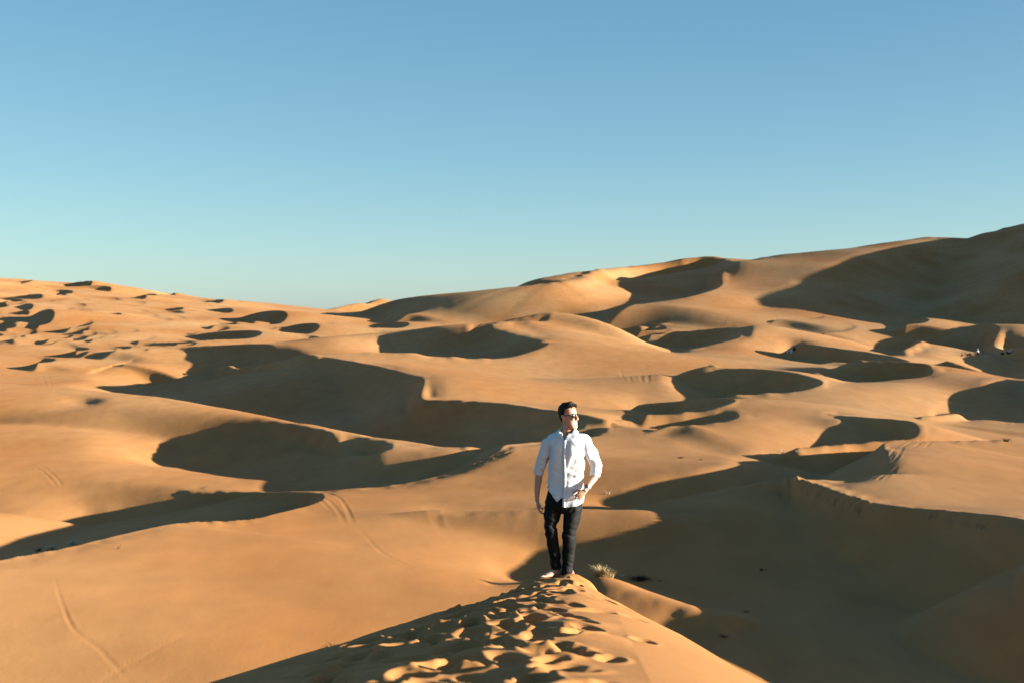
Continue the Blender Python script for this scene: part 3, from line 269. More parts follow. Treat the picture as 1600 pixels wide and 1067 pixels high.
[-2,-2,-2,-3,-4,-5,-6,-7,-8,-9,-9,-9,-9,-9,-10,-15,-28,-38,-39,-39,-37,-22,-13,-12,-13,-13,-13,-13,-12,-11,-9,-8,-7,-6,-5,-4,-3,-2,-2,-1,-1,-1,0,0,0,0,0,0,0,0,0,0,0,0,0,0,0,0,0,0,0,0,0,0,0,0,0,0,0,0,0,0,0,0,0,0,0,0,0,-1,-1,-2,-3,-4,-6,-8,-10,-12,-13,-14,-14,-14,-13,-13,-13,-13,-14,-16,-18,-20,-20,-18,-15,-11,-9,-11,-18,-29,-40,-48,-57,-60,-71,-85,-98,-107,-125,-141,-132,-104,-82,-70,-59,-49,-38,-27,-18,-12,-8,-5,-4,-2,-2,-1,-1,-1,-1,0,0,0,0,0,0,0,0,0,0,-1,-1,-1,-2,-4,-7,-13,-23,-38,-61,-85,-89,-77,-81,-77,-71,-65,-50,-34,-25,-23,-27,-33,-40,-44,-38,-33,-30,-28,-27,-25,-22,-19,-16,-13,-10,-7,-5,-4,-2,-2,-1,-1,0,0,0,0,0,0,0,0,0,0,0],
[-1,-1,-1,-2,-2,-2,-3,-4,-4,-5,-5,-5,-5,-6,-7,-8,-10,-12,-18,-32,-41,-43,-40,-30,-26,-23,-22,-22,-20,-18,-16,-14,-12,-10,-8,-6,-5,-4,-3,-2,-2,-1,-1,-1,0,0,0,0,0,0,0,0,0,0,0,0,0,0,0,0,0,0,0,0,0,0,0,0,0,0,0,0,0,0,0,0,0,0,-1,-1,-2,-4,-6,-8,-11,-15,-18,-22,-24,-26,-26,-25,-24,-22,-21,-21,-23,-26,-30,-35,-37,-34,-27,-18,-16,-23,-35,-40,-48,-64,-79,-93,-107,-123,-135,-140,-138,-131,-114,-88,-69,-56,-46,-36,-26,-18,-12,-8,-5,-3,-2,-1,-1,-1,0,0,0,0,0,0,0,0,0,0,-1,-1,-1,-1,-1,-1,-1,-1,-1,-3,-5,-9,-16,-24,-29,-32,-47,-66,-101,-119,-73,-36,-15,-30,-47,-59,-65,-63,-57,-52,-47,-42,-37,-33,-28,-23,-19,-15,-11,-8,-6,-4,-3,-2,-1,-1,0,0,0,0,0,0,0,0,0,0,0],
[0,0,-1,-1,-1,-1,-1,-2,-2,-2,-2,-3,-3,-3,-4,-5,-6,-7,-9,-12,-18,-26,-31,-44,-48,-43,-39,-36,-33,-30,-25,-22,-19,-16,-13,-11,-9,-7,-5,-4,-3,-2,-2,-1,-1,-1,0,0,0,0,0,0,0,0,0,0,0,0,0,0,0,0,0,0,0,0,0,0,0,0,0,0,0,0,0,0,0,-1,-1,-2,-4,-6,-10,-14,-19,-25,-31,-37,-42,-45,-45,-42,-39,-35,-32,-31,-33,-38,-47,-59,-67,-66,-55,-40,-35,-40,-53,-76,-98,-114,-126,-131,-136,-138,-137,-135,-128,-111,-89,-68,-52,-41,-31,-23,-17,-12,-8,-5,-3,-2,-1,-1,-1,0,0,0,0,0,0,-1,-1,-1,-1,-1,-1,-1,-2,-2,-2,-1,0,1,4,8,14,21,29,36,38,29,2,-46,-124,-168,-120,-110,-107,-121,-125,-122,-111,-101,-93,-85,-77,-68,-59,-50,-42,-35,-28,-23,-18,-13,-10,-7,-5,-3,-2,-1,-1,0,0,0,0,0,0,0,0,0,0],
[0,0,0,0,0,0,-1,-1,-1,-1,-1,-1,-1,-1,-1,-2,-3,-4,-6,-8,-10,-13,-17,-28,-36,-45,-53,-53,-52,-48,-39,-33,-28,-24,-21,-17,-14,-11,-9,-7,-5,-4,-3,-2,-1,-1,-1,0,0,0,0,0,0,0,0,0,0,0,0,0,0,0,0,0,0,0,0,0,0,0,0,0,0,0,0,0,-1,-1,-2,-4,-6,-10,-15,-22,-29,-37,-46,-55,-63,-71,-72,-67,-59,-52,-46,-42,-43,-48,-59,-76,-92,-98,-82,-53,-52,-68,-89,-114,-137,-148,-150,-147,-140,-133,-125,-116,-102,-82,-63,-47,-35,-26,-20,-14,-10,-7,-5,-3,-2,-1,-1,-1,0,0,-1,-1,-1,-1,-1,-1,-1,-2,-2,-2,-3,-3,-3,-3,-3,-3,-1,2,8,17,31,49,70,87,90,66,21,-19,-64,-112,-169,-235,-277,-291,-238,-207,-186,-168,-154,-140,-126,-111,-97,-83,-70,-59,-48,-39,-31,-23,-17,-12,-8,-5,-3,-2,-1,-1,0,0,0,0,0,0,0,0,0],
[0,0,0,0,0,0,0,0,1,1,1,2,2,2,2,1,1,-1,-2,-4,-6,-9,-12,-17,-23,-31,-36,-38,-55,-58,-57,-49,-43,-37,-32,-26,-21,-17,-13,-10,-8,-6,-5,-3,-2,-2,-1,-1,-1,0,0,0,0,0,0,0,0,0,0,0,0,0,0,0,0,0,0,0,0,0,0,0,0,0,0,0,-1,-2,-3,-5,-9,-15,-22,-31,-40,-50,-61,-72,-90,-114,-114,-98,-82,-68,-57,-48,-44,-54,-66,-78,-89,-92,-86,-83,-86,-97,-113,-129,-146,-156,-159,-150,-134,-117,-102,-87,-71,-55,-42,-31,-22,-16,-12,-8,-6,-4,-3,-2,-1,-1,-1,-1,-1,-1,-1,-1,-2,-2,-2,-3,-3,-3,-4,-4,-5,-6,-7,-7,-7,-7,-5,-1,7,21,40,65,86,88,63,21,-12,-37,-61,-95,-146,-211,-257,-302,-331,-323,-289,-254,-233,-215,-196,-175,-155,-134,-115,-98,-82,-67,-53,-41,-31,-22,-15,-9,-6,-3,-2,-1,-1,0,0,0,0,0,0,0,0],
[0,0,0,0,0,1,1,2,2,3,5,6,7,7,7,7,6,5,3,1,-1,-4,-7,-11,-16,-22,-29,-34,-44,-43,-43,-46,-57,-54,-50,-44,-34,-25,-20,-16,-12,-9,-7,-5,-4,-3,-2,-1,-1,-1,0,0,0,0,0,0,0,0,0,0,0,0,0,0,0,0,0,0,0,0,0,0,0,0,0,0,-1,-2,-4,-7,-13,-20,-28,-38,-49,-61,-74,-87,-105,-128,-136,-135,-128,-114,-101,-90,-87,-106,-133,-159,-180,-183,-166,-143,-122,-110,-114,-124,-136,-145,-144,-130,-109,-89,-72,-58,-45,-34,-26,-19,-13,-10,-7,-5,-3,-2,-2,-1,-1,-1,-1,-1,-1,-2,-2,-3,-3,-4,-4,-5,-6,-7,-7,-8,-10,-11,-12,-13,-14,-14,-13,-9,0,15,35,47,35,17,-5,-21,-30,-46,-67,-89,-112,-136,-166,-202,-245,-289,-319,-337,-346,-325,-286,-252,-228,-203,-179,-155,-132,-110,-89,-69,-51,-36,-24,-15,-9,-5,-3,-2,-1,0,0,0,0,0,0,0,0],
[0,0,0,0,1,1,2,4,6,9,12,15,17,19,19,18,17,14,12,9,5,2,-1,-5,-9,-14,-20,-26,-31,-34,-34,-38,-46,-47,-54,-59,-54,-43,-32,-24,-18,-14,-11,-8,-6,-4,-3,-2,-1,-1,-1,0,0,0,0,0,0,0,0,0,0,0,0,0,0,0,0,0,0,0,0,0,0,0,0,0,-1,-2,-5,-9,-15,-23,-32,-43,-55,-69,-84,-100,-117,-136,-157,-177,-191,-189,-175,-162,-156,-159,-168,-181,-188,-183,-164,-137,-109,-96,-98,-104,-110,-112,-105,-91,-74,-58,-46,-36,-27,-20,-15,-11,-8,-5,-4,-3,-2,-1,-1,-1,-1,-1,-2,-2,-3,-4,-5,-6,-7,-8,-9,-10,-11,-12,-14,-15,-17,-19,-21,-22,-24,-25,-25,-21,-12,3,10,5,-6,-15,-9,-14,-27,-43,-60,-78,-96,-115,-134,-152,-171,-193,-222,-259,-294,-318,-338,-349,-341,-299,-258,-226,-199,-169,-140,-110,-81,-56,-37,-23,-14,-8,-4,-2,-1,-1,0,0,0,0,0,0,0],
[0,0,0,1,1,3,5,8,13,19,27,34,40,44,44,42,38,34,28,23,17,12,7,2,-2,-7,-11,-15,-19,-22,-26,-30,-36,-42,-47,-50,-51,-52,-50,-38,-27,-20,-16,-12,-9,-6,-5,-3,-2,-1,-1,-1,-1,0,0,0,0,0,0,0,0,0,0,0,0,0,0,0,0,0,0,0,0,0,0,0,-1,-2,-5,-9,-15,-24,-33,-45,-58,-73,-90,-109,-132,-159,-190,-221,-250,-260,-243,-221,-206,-196,-190,-184,-176,-161,-141,-117,-92,-77,-74,-76,-76,-73,-65,-55,-44,-35,-27,-20,-15,-11,-8,-6,-4,-3,-2,-2,-1,-1,-1,-1,-2,-2,-3,-4,-6,-7,-9,-11,-13,-15,-17,-18,-20,-21,-23,-25,-27,-30,-33,-35,-35,-35,-27,-12,-10,-6,-7,-7,-4,-3,-6,-13,-23,-35,-48,-63,-78,-93,-109,-124,-139,-154,-168,-183,-203,-229,-263,-287,-306,-322,-332,-331,-299,-252,-204,-161,-118,-80,-51,-31,-18,-10,-5,-3,-1,-1,0,0,0,0,0,0,0],
[0,0,1,1,2,5,9,15,25,39,56,74,88,95,95,89,81,71,60,50,39,29,20,12,6,1,-4,-8,-11,-14,-17,-21,-25,-31,-37,-41,-42,-42,-50,-47,-42,-36,-25,-17,-13,-9,-6,-4,-3,-2,-1,-1,-1,-1,-1,-1,-1,0,0,0,0,0,0,0,0,0,0,0,0,0,0,0,0,0,0,0,0,-1,-3,-7,-13,-21,-31,-43,-57,-72,-91,-112,-141,-177,-216,-253,-292,-315,-301,-271,-246,-227,-210,-193,-175,-154,-132,-109,-87,-69,-59,-53,-48,-43,-36,-30,-23,-18,-14,-10,-8,-6,-4,-3,-2,-2,-1,-1,-1,-2,-2,-3,-4,-5,-6,-8,-11,-14,-17,-20,-24,-27,-29,-31,-33,-34,-36,-38,-40,-42,-41,-32,-15,-17,-13,-7,-7,-8,-6,-3,-2,-3,-5,-9,-16,-24,-34,-45,-56,-68,-80,-93,-105,-118,-130,-143,-155,-167,-179,-192,-210,-236,-264,-280,-294,-303,-298,-249,-160,-100,-61,-36,-20,-11,-6,-3,-2,-1,0,0,0,0,0,0,0],
[0,0,1,2,4,8,14,26,44,71,108,148,179,186,178,165,149,132,114,96,77,60,43,29,18,9,3,-1,-5,-8,-10,-13,-16,-20,-24,-28,-33,-37,-38,-37,-37,-38,-35,-29,-20,-13,-8,-5,-3,-2,-2,-2,-2,-2,-1,-1,-1,-1,-1,0,0,0,0,0,0,0,0,0,0,1,1,1,1,1,1,1,1,0,-1,-4,-9,-16,-25,-37,-51,-67,-85,-107,-135,-172,-211,-247,-285,-319,-327,-305,-274,-247,-224,-201,-178,-154,-131,-107,-85,-65,-49,-38,-29,-22,-16,-12,-8,-6,-4,-3,-2,-2,-2,-1,-1,-1,-2,-2,-2,-3,-4,-5,-7,-9,-12,-16,-20,-25,-30,-36,-41,-45,-48,-50,-51,-49,-43,-37,-28,-19,-18,-13,-7,-10,-14,-13,-11,-8,-5,-3,-2,-2,-4,-6,-9,-14,-20,-27,-35,-43,-52,-61,-70,-80,-90,-101,-111,-122,-132,-142,-152,-161,-170,-180,-197,-224,-246,-266,-188,-102,-62,-36,-20,-11,-6,-3,-2,-1,0,0,0,0,0,0,0],
[0,1,1,3,6,11,21,39,68,115,185,268,313,298,271,247,223,199,174,150,125,100,76,54,35,21,11,4,0,-3,-5,-8,-10,-12,-15,-18,-21,-24,-26,-27,-27,-25,-25,-27,-27,-21,-11,-5,-3,-3,-3,-3,-2,-3,-3,-3,-2,-2,-1,0,0,0,1,1,1,1,1,1,1,1,2,2,2,3,3,4,4,3,2,0,-3,-9,-17,-27,-40,-56,-73,-93,-117,-146,-177,-208,-239,-272,-301,-308,-286,-256,-229,-204,-179,-154,-129,-104,-80,-57,-38,-23,-13,-5,0,3,5,5,4,2,1,0,0,-1,-1,-2,-3,-3,-5,-6,-8,-10,-13,-17,-22,-28,-35,-42,-50,-59,-66,-72,-73,-65,-48,-26,-15,-11,-15,-11,-13,-15,-17,-16,-13,-10,-7,-5,-3,-2,-2,-2,-2,-3,-5,-8,-11,-15,-19,-24,-29,-35,-41,-48,-55,-62,-70,-78,-87,-95,-104,-112,-119,-126,-130,-134,-142,-151,-119,-79,-50,-30,-17,-10,-5,-3,-1,-1,0,0,0,0,0,0,0],
[0,1,2,4,7,15,28,51,92,158,262,389,437,394,351,321,291,260,228,197,166,137,109,82,57,35,20,10,4,0,-3,-4,-6,-7,-9,-11,-13,-14,-16,-17,-19,-19,-18,-15,-14,-13,-11,-6,-3,-2,-3,-3,-3,-4,-4,-5,-4,-3,-2,-1,1,1,2,2,2,2,2,2,2,3,3,4,5,6,7,8,8,8,8,7,4,1,-6,-14,-26,-40,-56,-74,-93,-114,-138,-162,-186,-212,-242,-267,-262,-238,-214,-190,-165,-139,-114,-89,-64,-40,-20,-5,4,12,17,19,18,15,11,7,4,2,0,-1,-3,-4,-5,-7,-9,-12,-15,-19,-24,-31,-38,-47,-57,-68,-79,-90,-93,-75,-41,-30,-22,-18,-17,-20,-22,-21,-19,-16,-13,-10,-8,-6,-5,-3,-2,-2,-1,-1,-1,-2,-3,-4,-5,-7,-10,-12,-15,-18,-22,-26,-30,-35,-40,-45,-51,-57,-63,-68,-74,-80,-84,-87,-87,-81,-68,-51,-34,-22,-13,-7,-4,-2,-1,-1,0,0,0,0,0,0,0],
[1,1,2,4,9,17,32,59,105,180,296,440,508,474,430,394,355,317,278,239,201,165,133,103,76,50,29,15,6,1,-1,-3,-4,-5,-6,-7,-8,-9,-10,-11,-11,-12,-11,-10,-5,3,12,12,13,6,4,4,-1,-3,-7,-8,-6,-5,-3,0,2,3,3,3,3,3,3,3,4,5,6,8,10,12,13,15,16,17,17,16,14,11,7,1,-9,-21,-35,-50,-65,-82,-99,-117,-135,-154,-173,-188,-184,-168,-153,-134,-113,-91,-71,-51,-31,-10,8,20,28,35,40,40,35,27,19,11,6,2,-1,-3,-5,-7,-10,-13,-17,-21,-27,-34,-43,-52,-64,-76,-90,-103,-107,-91,-54,-38,-30,-29,-33,-33,-28,-23,-18,-15,-12,-10,-8,-6,-5,-4,-3,-2,-1,-1,-1,-1,-1,-1,-1,-2,-3,-3,-5,-6,-7,-9,-11,-13,-16,-18,-21,-24,-28,-31,-35,-39,-42,-45,-48,-49,-49,-45,-38,-29,-21,-14,-9,-5,-3,-2,-1,0,0,0,0,0,0,0,0],
[1,1,2,5,9,18,33,60,104,173,274,399,492,508,486,453,410,364,320,275,230,188,150,117,88,60,36,18,7,1,-2,-3,-4,-5,-5,-5,-6,-6,-7,-7,-7,-7,-6,-4,-1,4,12,21,33,26,37,25,16,21,5,0,0,-4,-2,1,5,6,7,6,6,5,6,6,8,10,12,15,18,22,25,27,29,30,30,29,27,24,21,16,10,1,-10,-22,-34,-47,-59,-71,-81,-90,-95,-95,-87,-78,-69,-58,-44,-31,-18,-6,7,21,34,43,51,60,67,65,53,38,24,12,5,0,-4,-7,-11,-14,-18,-23,-29,-37,-47,-58,-71,-85,-100,-117,-131,-116,-59,-45,-38,-36,-48,-48,-38,-29,-21,-16,-12,-10,-8,-6,-5,-4,-3,-2,-2,-1,-1,-1,0,0,0,0,-1,-1,-1,-2,-2,-3,-3,-4,-5,-6,-8,-9,-11,-12,-14,-16,-18,-20,-22,-24,-25,-26,-25,-23,-20,-16,-11,-8,-5,-3,-2,-1,-1,0,0,0,0,0,0,0,0],
[1,1,2,4,9,17,31,54,92,148,224,314,395,441,453,444,419,382,339,293,247,201,160,124,92,63,37,17,5,-2,-5,-7,-7,-7,-7,-6,-6,-6,-6,-6,-5,-5,-4,-2,0,3,7,11,15,18,26,21,28,34,10,18,22,14,16,11,11,12,12,11,10,9,10,11,14,17,22,27,32,37,42,46,49,50,49,46,43,39,35,31,26,21,14,6,-3,-11,-18,-25,-29,-32,-32,-29,-26,-23,-19,-14,-9,-2,4,11,17,24,30,36,43,52,61,61,49,33,18,7,-1,-6,-11,-15,-20,-25,-32,-40,-50,-62,-77,-94,-113,-132,-151,-156,-110,-65,-48,-45,-57,-55,-46,-37,-29,-21,-16,-12,-8,-6,-5,-4,-3,-2,-2,-1,-1,-1,0,0,0,0,0,0,0,0,0,-1,-1,-1,-1,-2,-2,-3,-3,-4,-5,-6,-7,-8,-9,-10,-11,-12,-13,-13,-12,-11,-10,-8,-6,-4,-3,-2,-1,-1,0,0,0,0,0,0,0,0,0],
[1,1,2,4,8,14,26,45,74,116,170,231,286,325,346,355,354,341,316,281,241,199,158,121,88,58,31,10,-3,-10,-13,-13,-13,-12,-11,-10,-9,-8,-7,-7,-6,-5,-4,-3,-1,1,3,6,8,10,11,10,8,4,0,3,9,20,32,33,28,20,19,17,15,14,15,18,22,28,35,42,49,56,64,70,74,75,72,67,60,52,45,38,33,27,21,17,13,10,7,4,3,0,-3,-3,-4,-4,-5,-4,-4,-3,-2,-1,0,0,1,0,0,0,2,1,-2,-5,-4,-6,-11,-16,-21,-27,-34,-43,-53,-65,-79,-97,-118,-143,-172,-194,-170,-89,-69,-61,-72,-75,-60,-48,-39,-31,-23,-17,-12,-8,-6,-4,-3,-2,-1,-1,-1,-1,0,0,0,0,0,0,0,0,0,0,0,0,0,0,-1,-1,-1,-1,-1,-2,-2,-3,-3,-4,-4,-5,-5,-6,-6,-6,-6,-5,-4,-4,-3,-2,-1,-1,-1,0,0,0,0,0,0,0,0,0,0],
[0,1,2,3,6,11,20,34,55,84,120,159,196,223,240,251,256,255,248,231,206,174,139,104,72,42,15,-5,-18,-24,-26,-26,-24,-22,-20,-18,-16,-14,-12,-11,-9,-8,-7,-5,-4,-2,-1,1,2,4,4,4,3,2,1,2,4,8,17,30,40,38,31,23,21,20,21,25,31,38,45,53,61,69,77,85,90,92,89,81,71,59,46,32,18,9,6,6,7,8,9,11,13,14,14,15,14,12,9,6,2,-2,-8,-15,-23,-28,-29,-29,-31,-34,-37,-37,-37,-34,-24,-22,-25,-30,-37,-46,-56,-68,-82,-99,-118,-142,-170,-207,-236,-160,-91,-81,-84,-106,-101,-84,-67,-52,-40,-29,-21,-14,-9,-6,-4,-2,-2,-1,-1,-1,0,0,0,0,0,0,0,0,0,0,0,0,0,0,0,0,0,0,0,0,-1,-1,-1,-1,-1,-2,-2,-2,-2,-2,-3,-3,-2,-2,-2,-2,-1,-1,-1,0,0,0,0,0,0,0,0,0,0,0,0],
[0,1,1,2,5,8,15,24,38,57,80,105,128,147,160,169,173,173,170,162,148,127,100,71,41,13,-12,-31,-42,-46,-47,-45,-41,-38,-34,-30,-27,-24,-21,-18,-16,-14,-12,-10,-9,-7,-5,-4,-3,-2,-1,0,0,0,0,1,3,7,12,19,27,39,41,35,29,24,25,28,34,40,46,52,58,64,70,76,80,82,80,74,65,53,40,25,14,15,17,20,22,25,28,30,32,34,36,39,39,38,35,28,20,9,-3,-17,-31,-40,-41,-39,-38,-38,-38,-37,-36,-35,-35,-37,-41,-49,-59,-71,-86,-102,-120,-142,-165,-190,-223,-266,-213,-107,-102,-124,-139,-136,-133,-123,-102,-77,-53,-34,-21,-12,-7,-4,-2,-1,-1,0,0,0,0,0,0,0,0,0,0,0,0,0,0,0,0,0,0,0,0,0,0,0,0,0,0,0,-1,-1,-1,-1,-1,-1,-1,-1,-1,-1,-1,-1,-1,0,0,0,0,0,0,0,0,0,0,0,0,0,0],
[0,0,1,2,3,6,10,17,26,38,52,67,82,95,104,110,113,113,109,103,92,76,55,30,3,-24,-50,-69,-77,-79,-77,-72,-67,-61,-55,-49,-44,-39,-35,-31,-27,-24,-21,-18,-16,-14,-12,-10,-8,-7,-6,-5,-4,-4,-3,-2,0,3,7,12,17,23,32,44,37,27,26,28,30,33,36,40,43,46,49,52,55,56,55,51,45,38,30,24,20,21,24,27,32,36,41,45,50,54,59,65,70,73,70,58,43,26,8,-11,-28,-40,-45,-46,-45,-44,-44,-44,-45,-46,-50,-55,-63,-71,-83,-100,-115,-118,-128,-145,-147,-118,-123,-142,-128,-121,-162,-156,-146,-153,-163,-160,-138,-105,-70,-41,-21,-9,-4,-1,0,0,0,0,0,0,0,0,0,0,0,0,0,0,0,0,0,0,0,0,0,0,0,0,0,0,0,0,0,0,0,0,0,0,0,0,0,0,0,0,0,0,0,0,0,0,0,0,0,0,0,0,0,0,0,0,0],
[0,0,1,1,2,4,7,12,18,26,35,45,55,64,70,74,75,74,70,63,52,37,17,-7,-34,-63,-93,-116,-125,-122,-116,-109,-100,-92,-83,-75,-68,-61,-55,-49,-44,-39,-35,-31,-28,-24,-22,-19,-17,-15,-13,-11,-10,-9,-7,-6,-4,-2,1,4,8,13,18,25,31,31,29,26,25,25,25,26,27,29,30,32,33,33,33,31,28,25,22,21,21,24,30,36,43,50,57,64,72,80,89,98,108,115,111,92,69,45,20,-6,-31,-49,-57,-59,-58,-55,-54,-55,-57,-55,-56,-61,-62,-52,-52,-57,-53,-57,-64,-64,-60,-71,-91,-102,-112,-154,-159,-138,-128,-119,-95,-95,-90,-76,-60,-40,-22,-7,0,2,1,1,0,0,0,0,0,0,0,0,0,0,0,0,0,0,0,0,0,0,0,0,0,0,0,0,0,0,0,0,0,0,0,0,0,0,0,0,0,0,0,0,0,0,0,0,0,0,0,0,0,0,0,0,0,0,0],
[0,0,1,1,2,3,5,9,14,20,28,36,44,51,54,56,56,53,48,40,28,13,-8,-34,-63,-95,-131,-164,-180,-175,-165,-154,-142,-130,-119,-109,-99,-90,-82,-74,-67,-60,-55,-49,-44,-40,-36,-32,-29,-26,-23,-20,-18,-16,-14,-12,-11,-9,-7,-4,-2,1,4,8,13,24,30,27,21,19,17,16,16,17,18,18,19,19,20,19,19,19,20,22,27,33,41,50,58,66,75,83,92,101,110,119,129,137,135,117,91,62,33,1,-33,-61,-74,-77,-70,-50,-39,-34,-28,-33,-38,-34,-28,-34,-48,-49,-42,-56,-96,-108,-106,-118,-147,-160,-152,-138,-121,-106,-97,-81,-49,-48,-48,-42,-42,-40,-29,-15,-2,2,1,1,0,0,0,0,0,0,0,0,0,0,0,0,0,0,0,0,0,0,0,0,0,0,0,0,0,0,0,0,0,0,0,0,0,0,0,0,0,0,0,0,0,0,0,0,0,0,0,0,0,0,0,0,0,0,0],
[0,0,0,1,2,3,5,8,13,19,28,37,46,52,54,53,51,46,39,30,17,0,-23,-51,-82,-118,-158,-201,-231,-233,-220,-205,-190,-176,-162,-149,-137,-126,-115,-106,-97,-88,-81,-74,-67,-61,-55,-50,-45,-41,-37,-33,-30,-27,-25,-22,-20,-18,-16,-15,-13,-12,-11,-9,-6,1,17,28,21,16,13,12,11,11,11,12,12,13,15,16,18,20,24,30,37,45,54,62,70,77,85,92,100,107,114,120,126,130,131,122,102,78,52,23,-9,-43,-64,-69,-53,-33,-36,-29,-20,-28,-53,-55,-52,-58,-73,-75,-74,-78,-85,-90,-91,-94,-98,-101,-97,-89,-79,-71,-66,-63,-61,-60,-55,-51,-54,-56,-48,-28,-9,-1,0,0,0,0,0,0,0,0,0,0,0,0,0,0,0,0,0,0,0,0,0,0,0,0,0,0,0,0,0,0,0,0,0,0,0,0,0,0,0,0,0,0,0,0,0,0,0,0,0,0,0,0,0,0,0,0,0],
[0,0,0,1,1,3,5,8,14,22,33,46,57,62,62,59,54,47,39,28,14,-4,-29,-58,-90,-127,-169,-215,-258,-279,-276,-261,-244,-227,-211,-196,-181,-168,-155,-143,-132,-122,-113,-104,-96,-88,-81,-74,-68,-62,-56,-51,-47,-43,-39,-36,-33,-31,-29,-28,-28,-28,-29,-31,-32,-29,-10,22,19,13,12,10,9,9,10,11,13,15,18,21,25,30,36,43,51,58,65,72,78,84,89,95,100,106,110,115,119,122,123,120,112,99,83,63,40,16,3,0,-1,-3,-9,-9,-10,-15,-22,-25,-27,-29,-32,-34,-36,-39,-43,-46,-49,-52,-54,-55,-54,-51,-47,-43,-41,-40,-40,-40,-40,-43,-50,-53,-41,-30,-11,-2,-1,-1,0,0,0,0,0,0,0,0,0,0,0,0,0,0,0,0,0,0,0,0,0,0,0,0,0,0,0,0,0,0,0,0,0,0,0,0,0,0,0,0,0,0,0,0,0,0,0,0,0,0,0,0,0,0,0],
[0,0,0,1,2,3,5,10,16,26,39,55,68,74,72,66,60,52,43,32,18,-1,-25,-54,-85,-121,-159,-201,-244,-283,-307,-310,-298,-281,-263,-246,-229,-214,-199,-185,-172,-161,-150,-140,-130,-121,-112,-104,-95,-88,-81,-75,-69,-63,-59,-54,-51,-48,-47,-46,-46,-48,-52,-57,-63,-68,-39,8,10,12,13,13,12,13,15,18,21,25,29,35,41,47,54,61,67,73,79,84,89,94,99,104,108,113,117,122,126,129,132,133,133,130,124,115,108,106,110,110,103,93,82,72,62,51,40,32,25,20,14,9,5,-1,-6,-11,-15,-19,-22,-24,-25,-25,-25,-24,-24,-24,-25,-27,-29,-30,-29,-22,-19,-25,-9,-3,-2,-2,-1,-1,0,0,0,0,0,0,0,0,0,0,0,0,0,0,0,0,0,0,0,0,0,0,0,0,0,0,0,0,0,0,0,0,0,0,0,0,0,0,0,0,0,0,0,0,0,0,0,0,0,0,0,0,0],
[0,0,0,1,2,3,6,11,18,29,45,63,78,83,80,74,67,59,50,39,25,8,-15,-42,-71,-102,-136,-171,-209,-249,-288,-317,-331,-329,-317,-299,-280,-262,-245,-230,-216,-202,-190,-179,-169,-158,-148,-137,-128,-119,-110,-102,-95,-88,-82,-77,-73,-70,-68,-68,-69,-72,-77,-84,-93,-88,-29,4,4,13,16,17,18,21,26,30,36,42,48,54,61,68,74,80,85,91,96,102,107,112,117,123,128,133,138,143,149,154,159,163,167,171,175,180,188,198,208,209,201,187,172,156,141,126,112,99,89,79,70,60,51,41,32,23,15,8,2,-2,-6,-8,-10,-12,-13,-15,-18,-21,-25,-27,-25,-17,-16,-21,-10,-5,-4,-3,-2,-1,-1,0,0,0,0,0,0,0,0,0,0,0,0,0,0,0,0,0,0,0,0,0,0,0,0,0,0,0,0,0,0,0,0,0,0,0,0,0,0,0,0,0,0,0,0,0,0,0,0,0,0,0,0],
[0,0,0,1,2,4,6,12,20,32,50,70,87,94,90,83,75,66,57,47,35,20,0,-23,-49,-77,-107,-139,-172,-206,-243,-279,-313,-338,-351,-348,-332,-311,-292,-275,-260,-246,-233,-221,-209,-197,-186,-174,-163,-152,-142,-133,-124,-117,-109,-103,-98,-95,-94,-94,-96,-100,-104,-108,-96,-48,-13,-2,1,11,15,17,21,26,32,40,48,56,64,71,78,84,90,96,101,107,114,120,127,133,140,147,154,160,167,173,180,186,192,198,205,211,219,227,235,244,253,260,261,257,248,236,221,208,197,185,170,154,137,120,104,88,73,59,46,34,24,16,9,3,-1,-4,-7,-11,-15,-21,-29,-37,-43,-43,-26,-19,-16,-10,-7,-4,-3,-1,-1,0,0,0,0,0,0,0,0,0,0,0,0,0,0,0,0,0,0,0,0,0,0,0,0,0,0,0,0,0,0,0,0,0,0,0,0,0,0,0,0,0,0,0,0,0,0,0,0,0,0,0,0],
[0,0,0,1,2,4,7,12,20,34,53,76,97,104,100,92,83,74,65,55,44,32,17,-1,-23,-48,-75,-103,-133,-164,-197,-230,-264,-300,-337,-366,-372,-354,-333,-317,-303,-289,-275,-262,-249,-236,-224,-211,-199,-187,-176,-165,-155,-146,-138,-130,-125,-122,-121,-122,-125,-127,-123,-97,-53,-29,-22,-27,-17,-5,6,13,15,13,15,22,37,48,59,73,83,92,99,105,112,119,126,135,143,152,161,169,177,185,192,199,206,212,218,224,229,234,239,245,250,254,260,266,272,277,280,279,275,272,269,263,248,224,199,175,153,131,111,92,75,59,45,32,21,12,5,0,-5,-10,-16,-25,-38,-55,-73,-75,-28,-16,-23,-14,-9,-5,-3,-2,-1,-1,0,0,0,0,0,0,0,0,0,0,0,0,0,0,0,0,0,0,0,0,0,0,0,0,0,0,0,0,0,0,0,0,0,0,0,0,0,0,0,0,0,0,0,0,0,0,0,0,0,0,0],
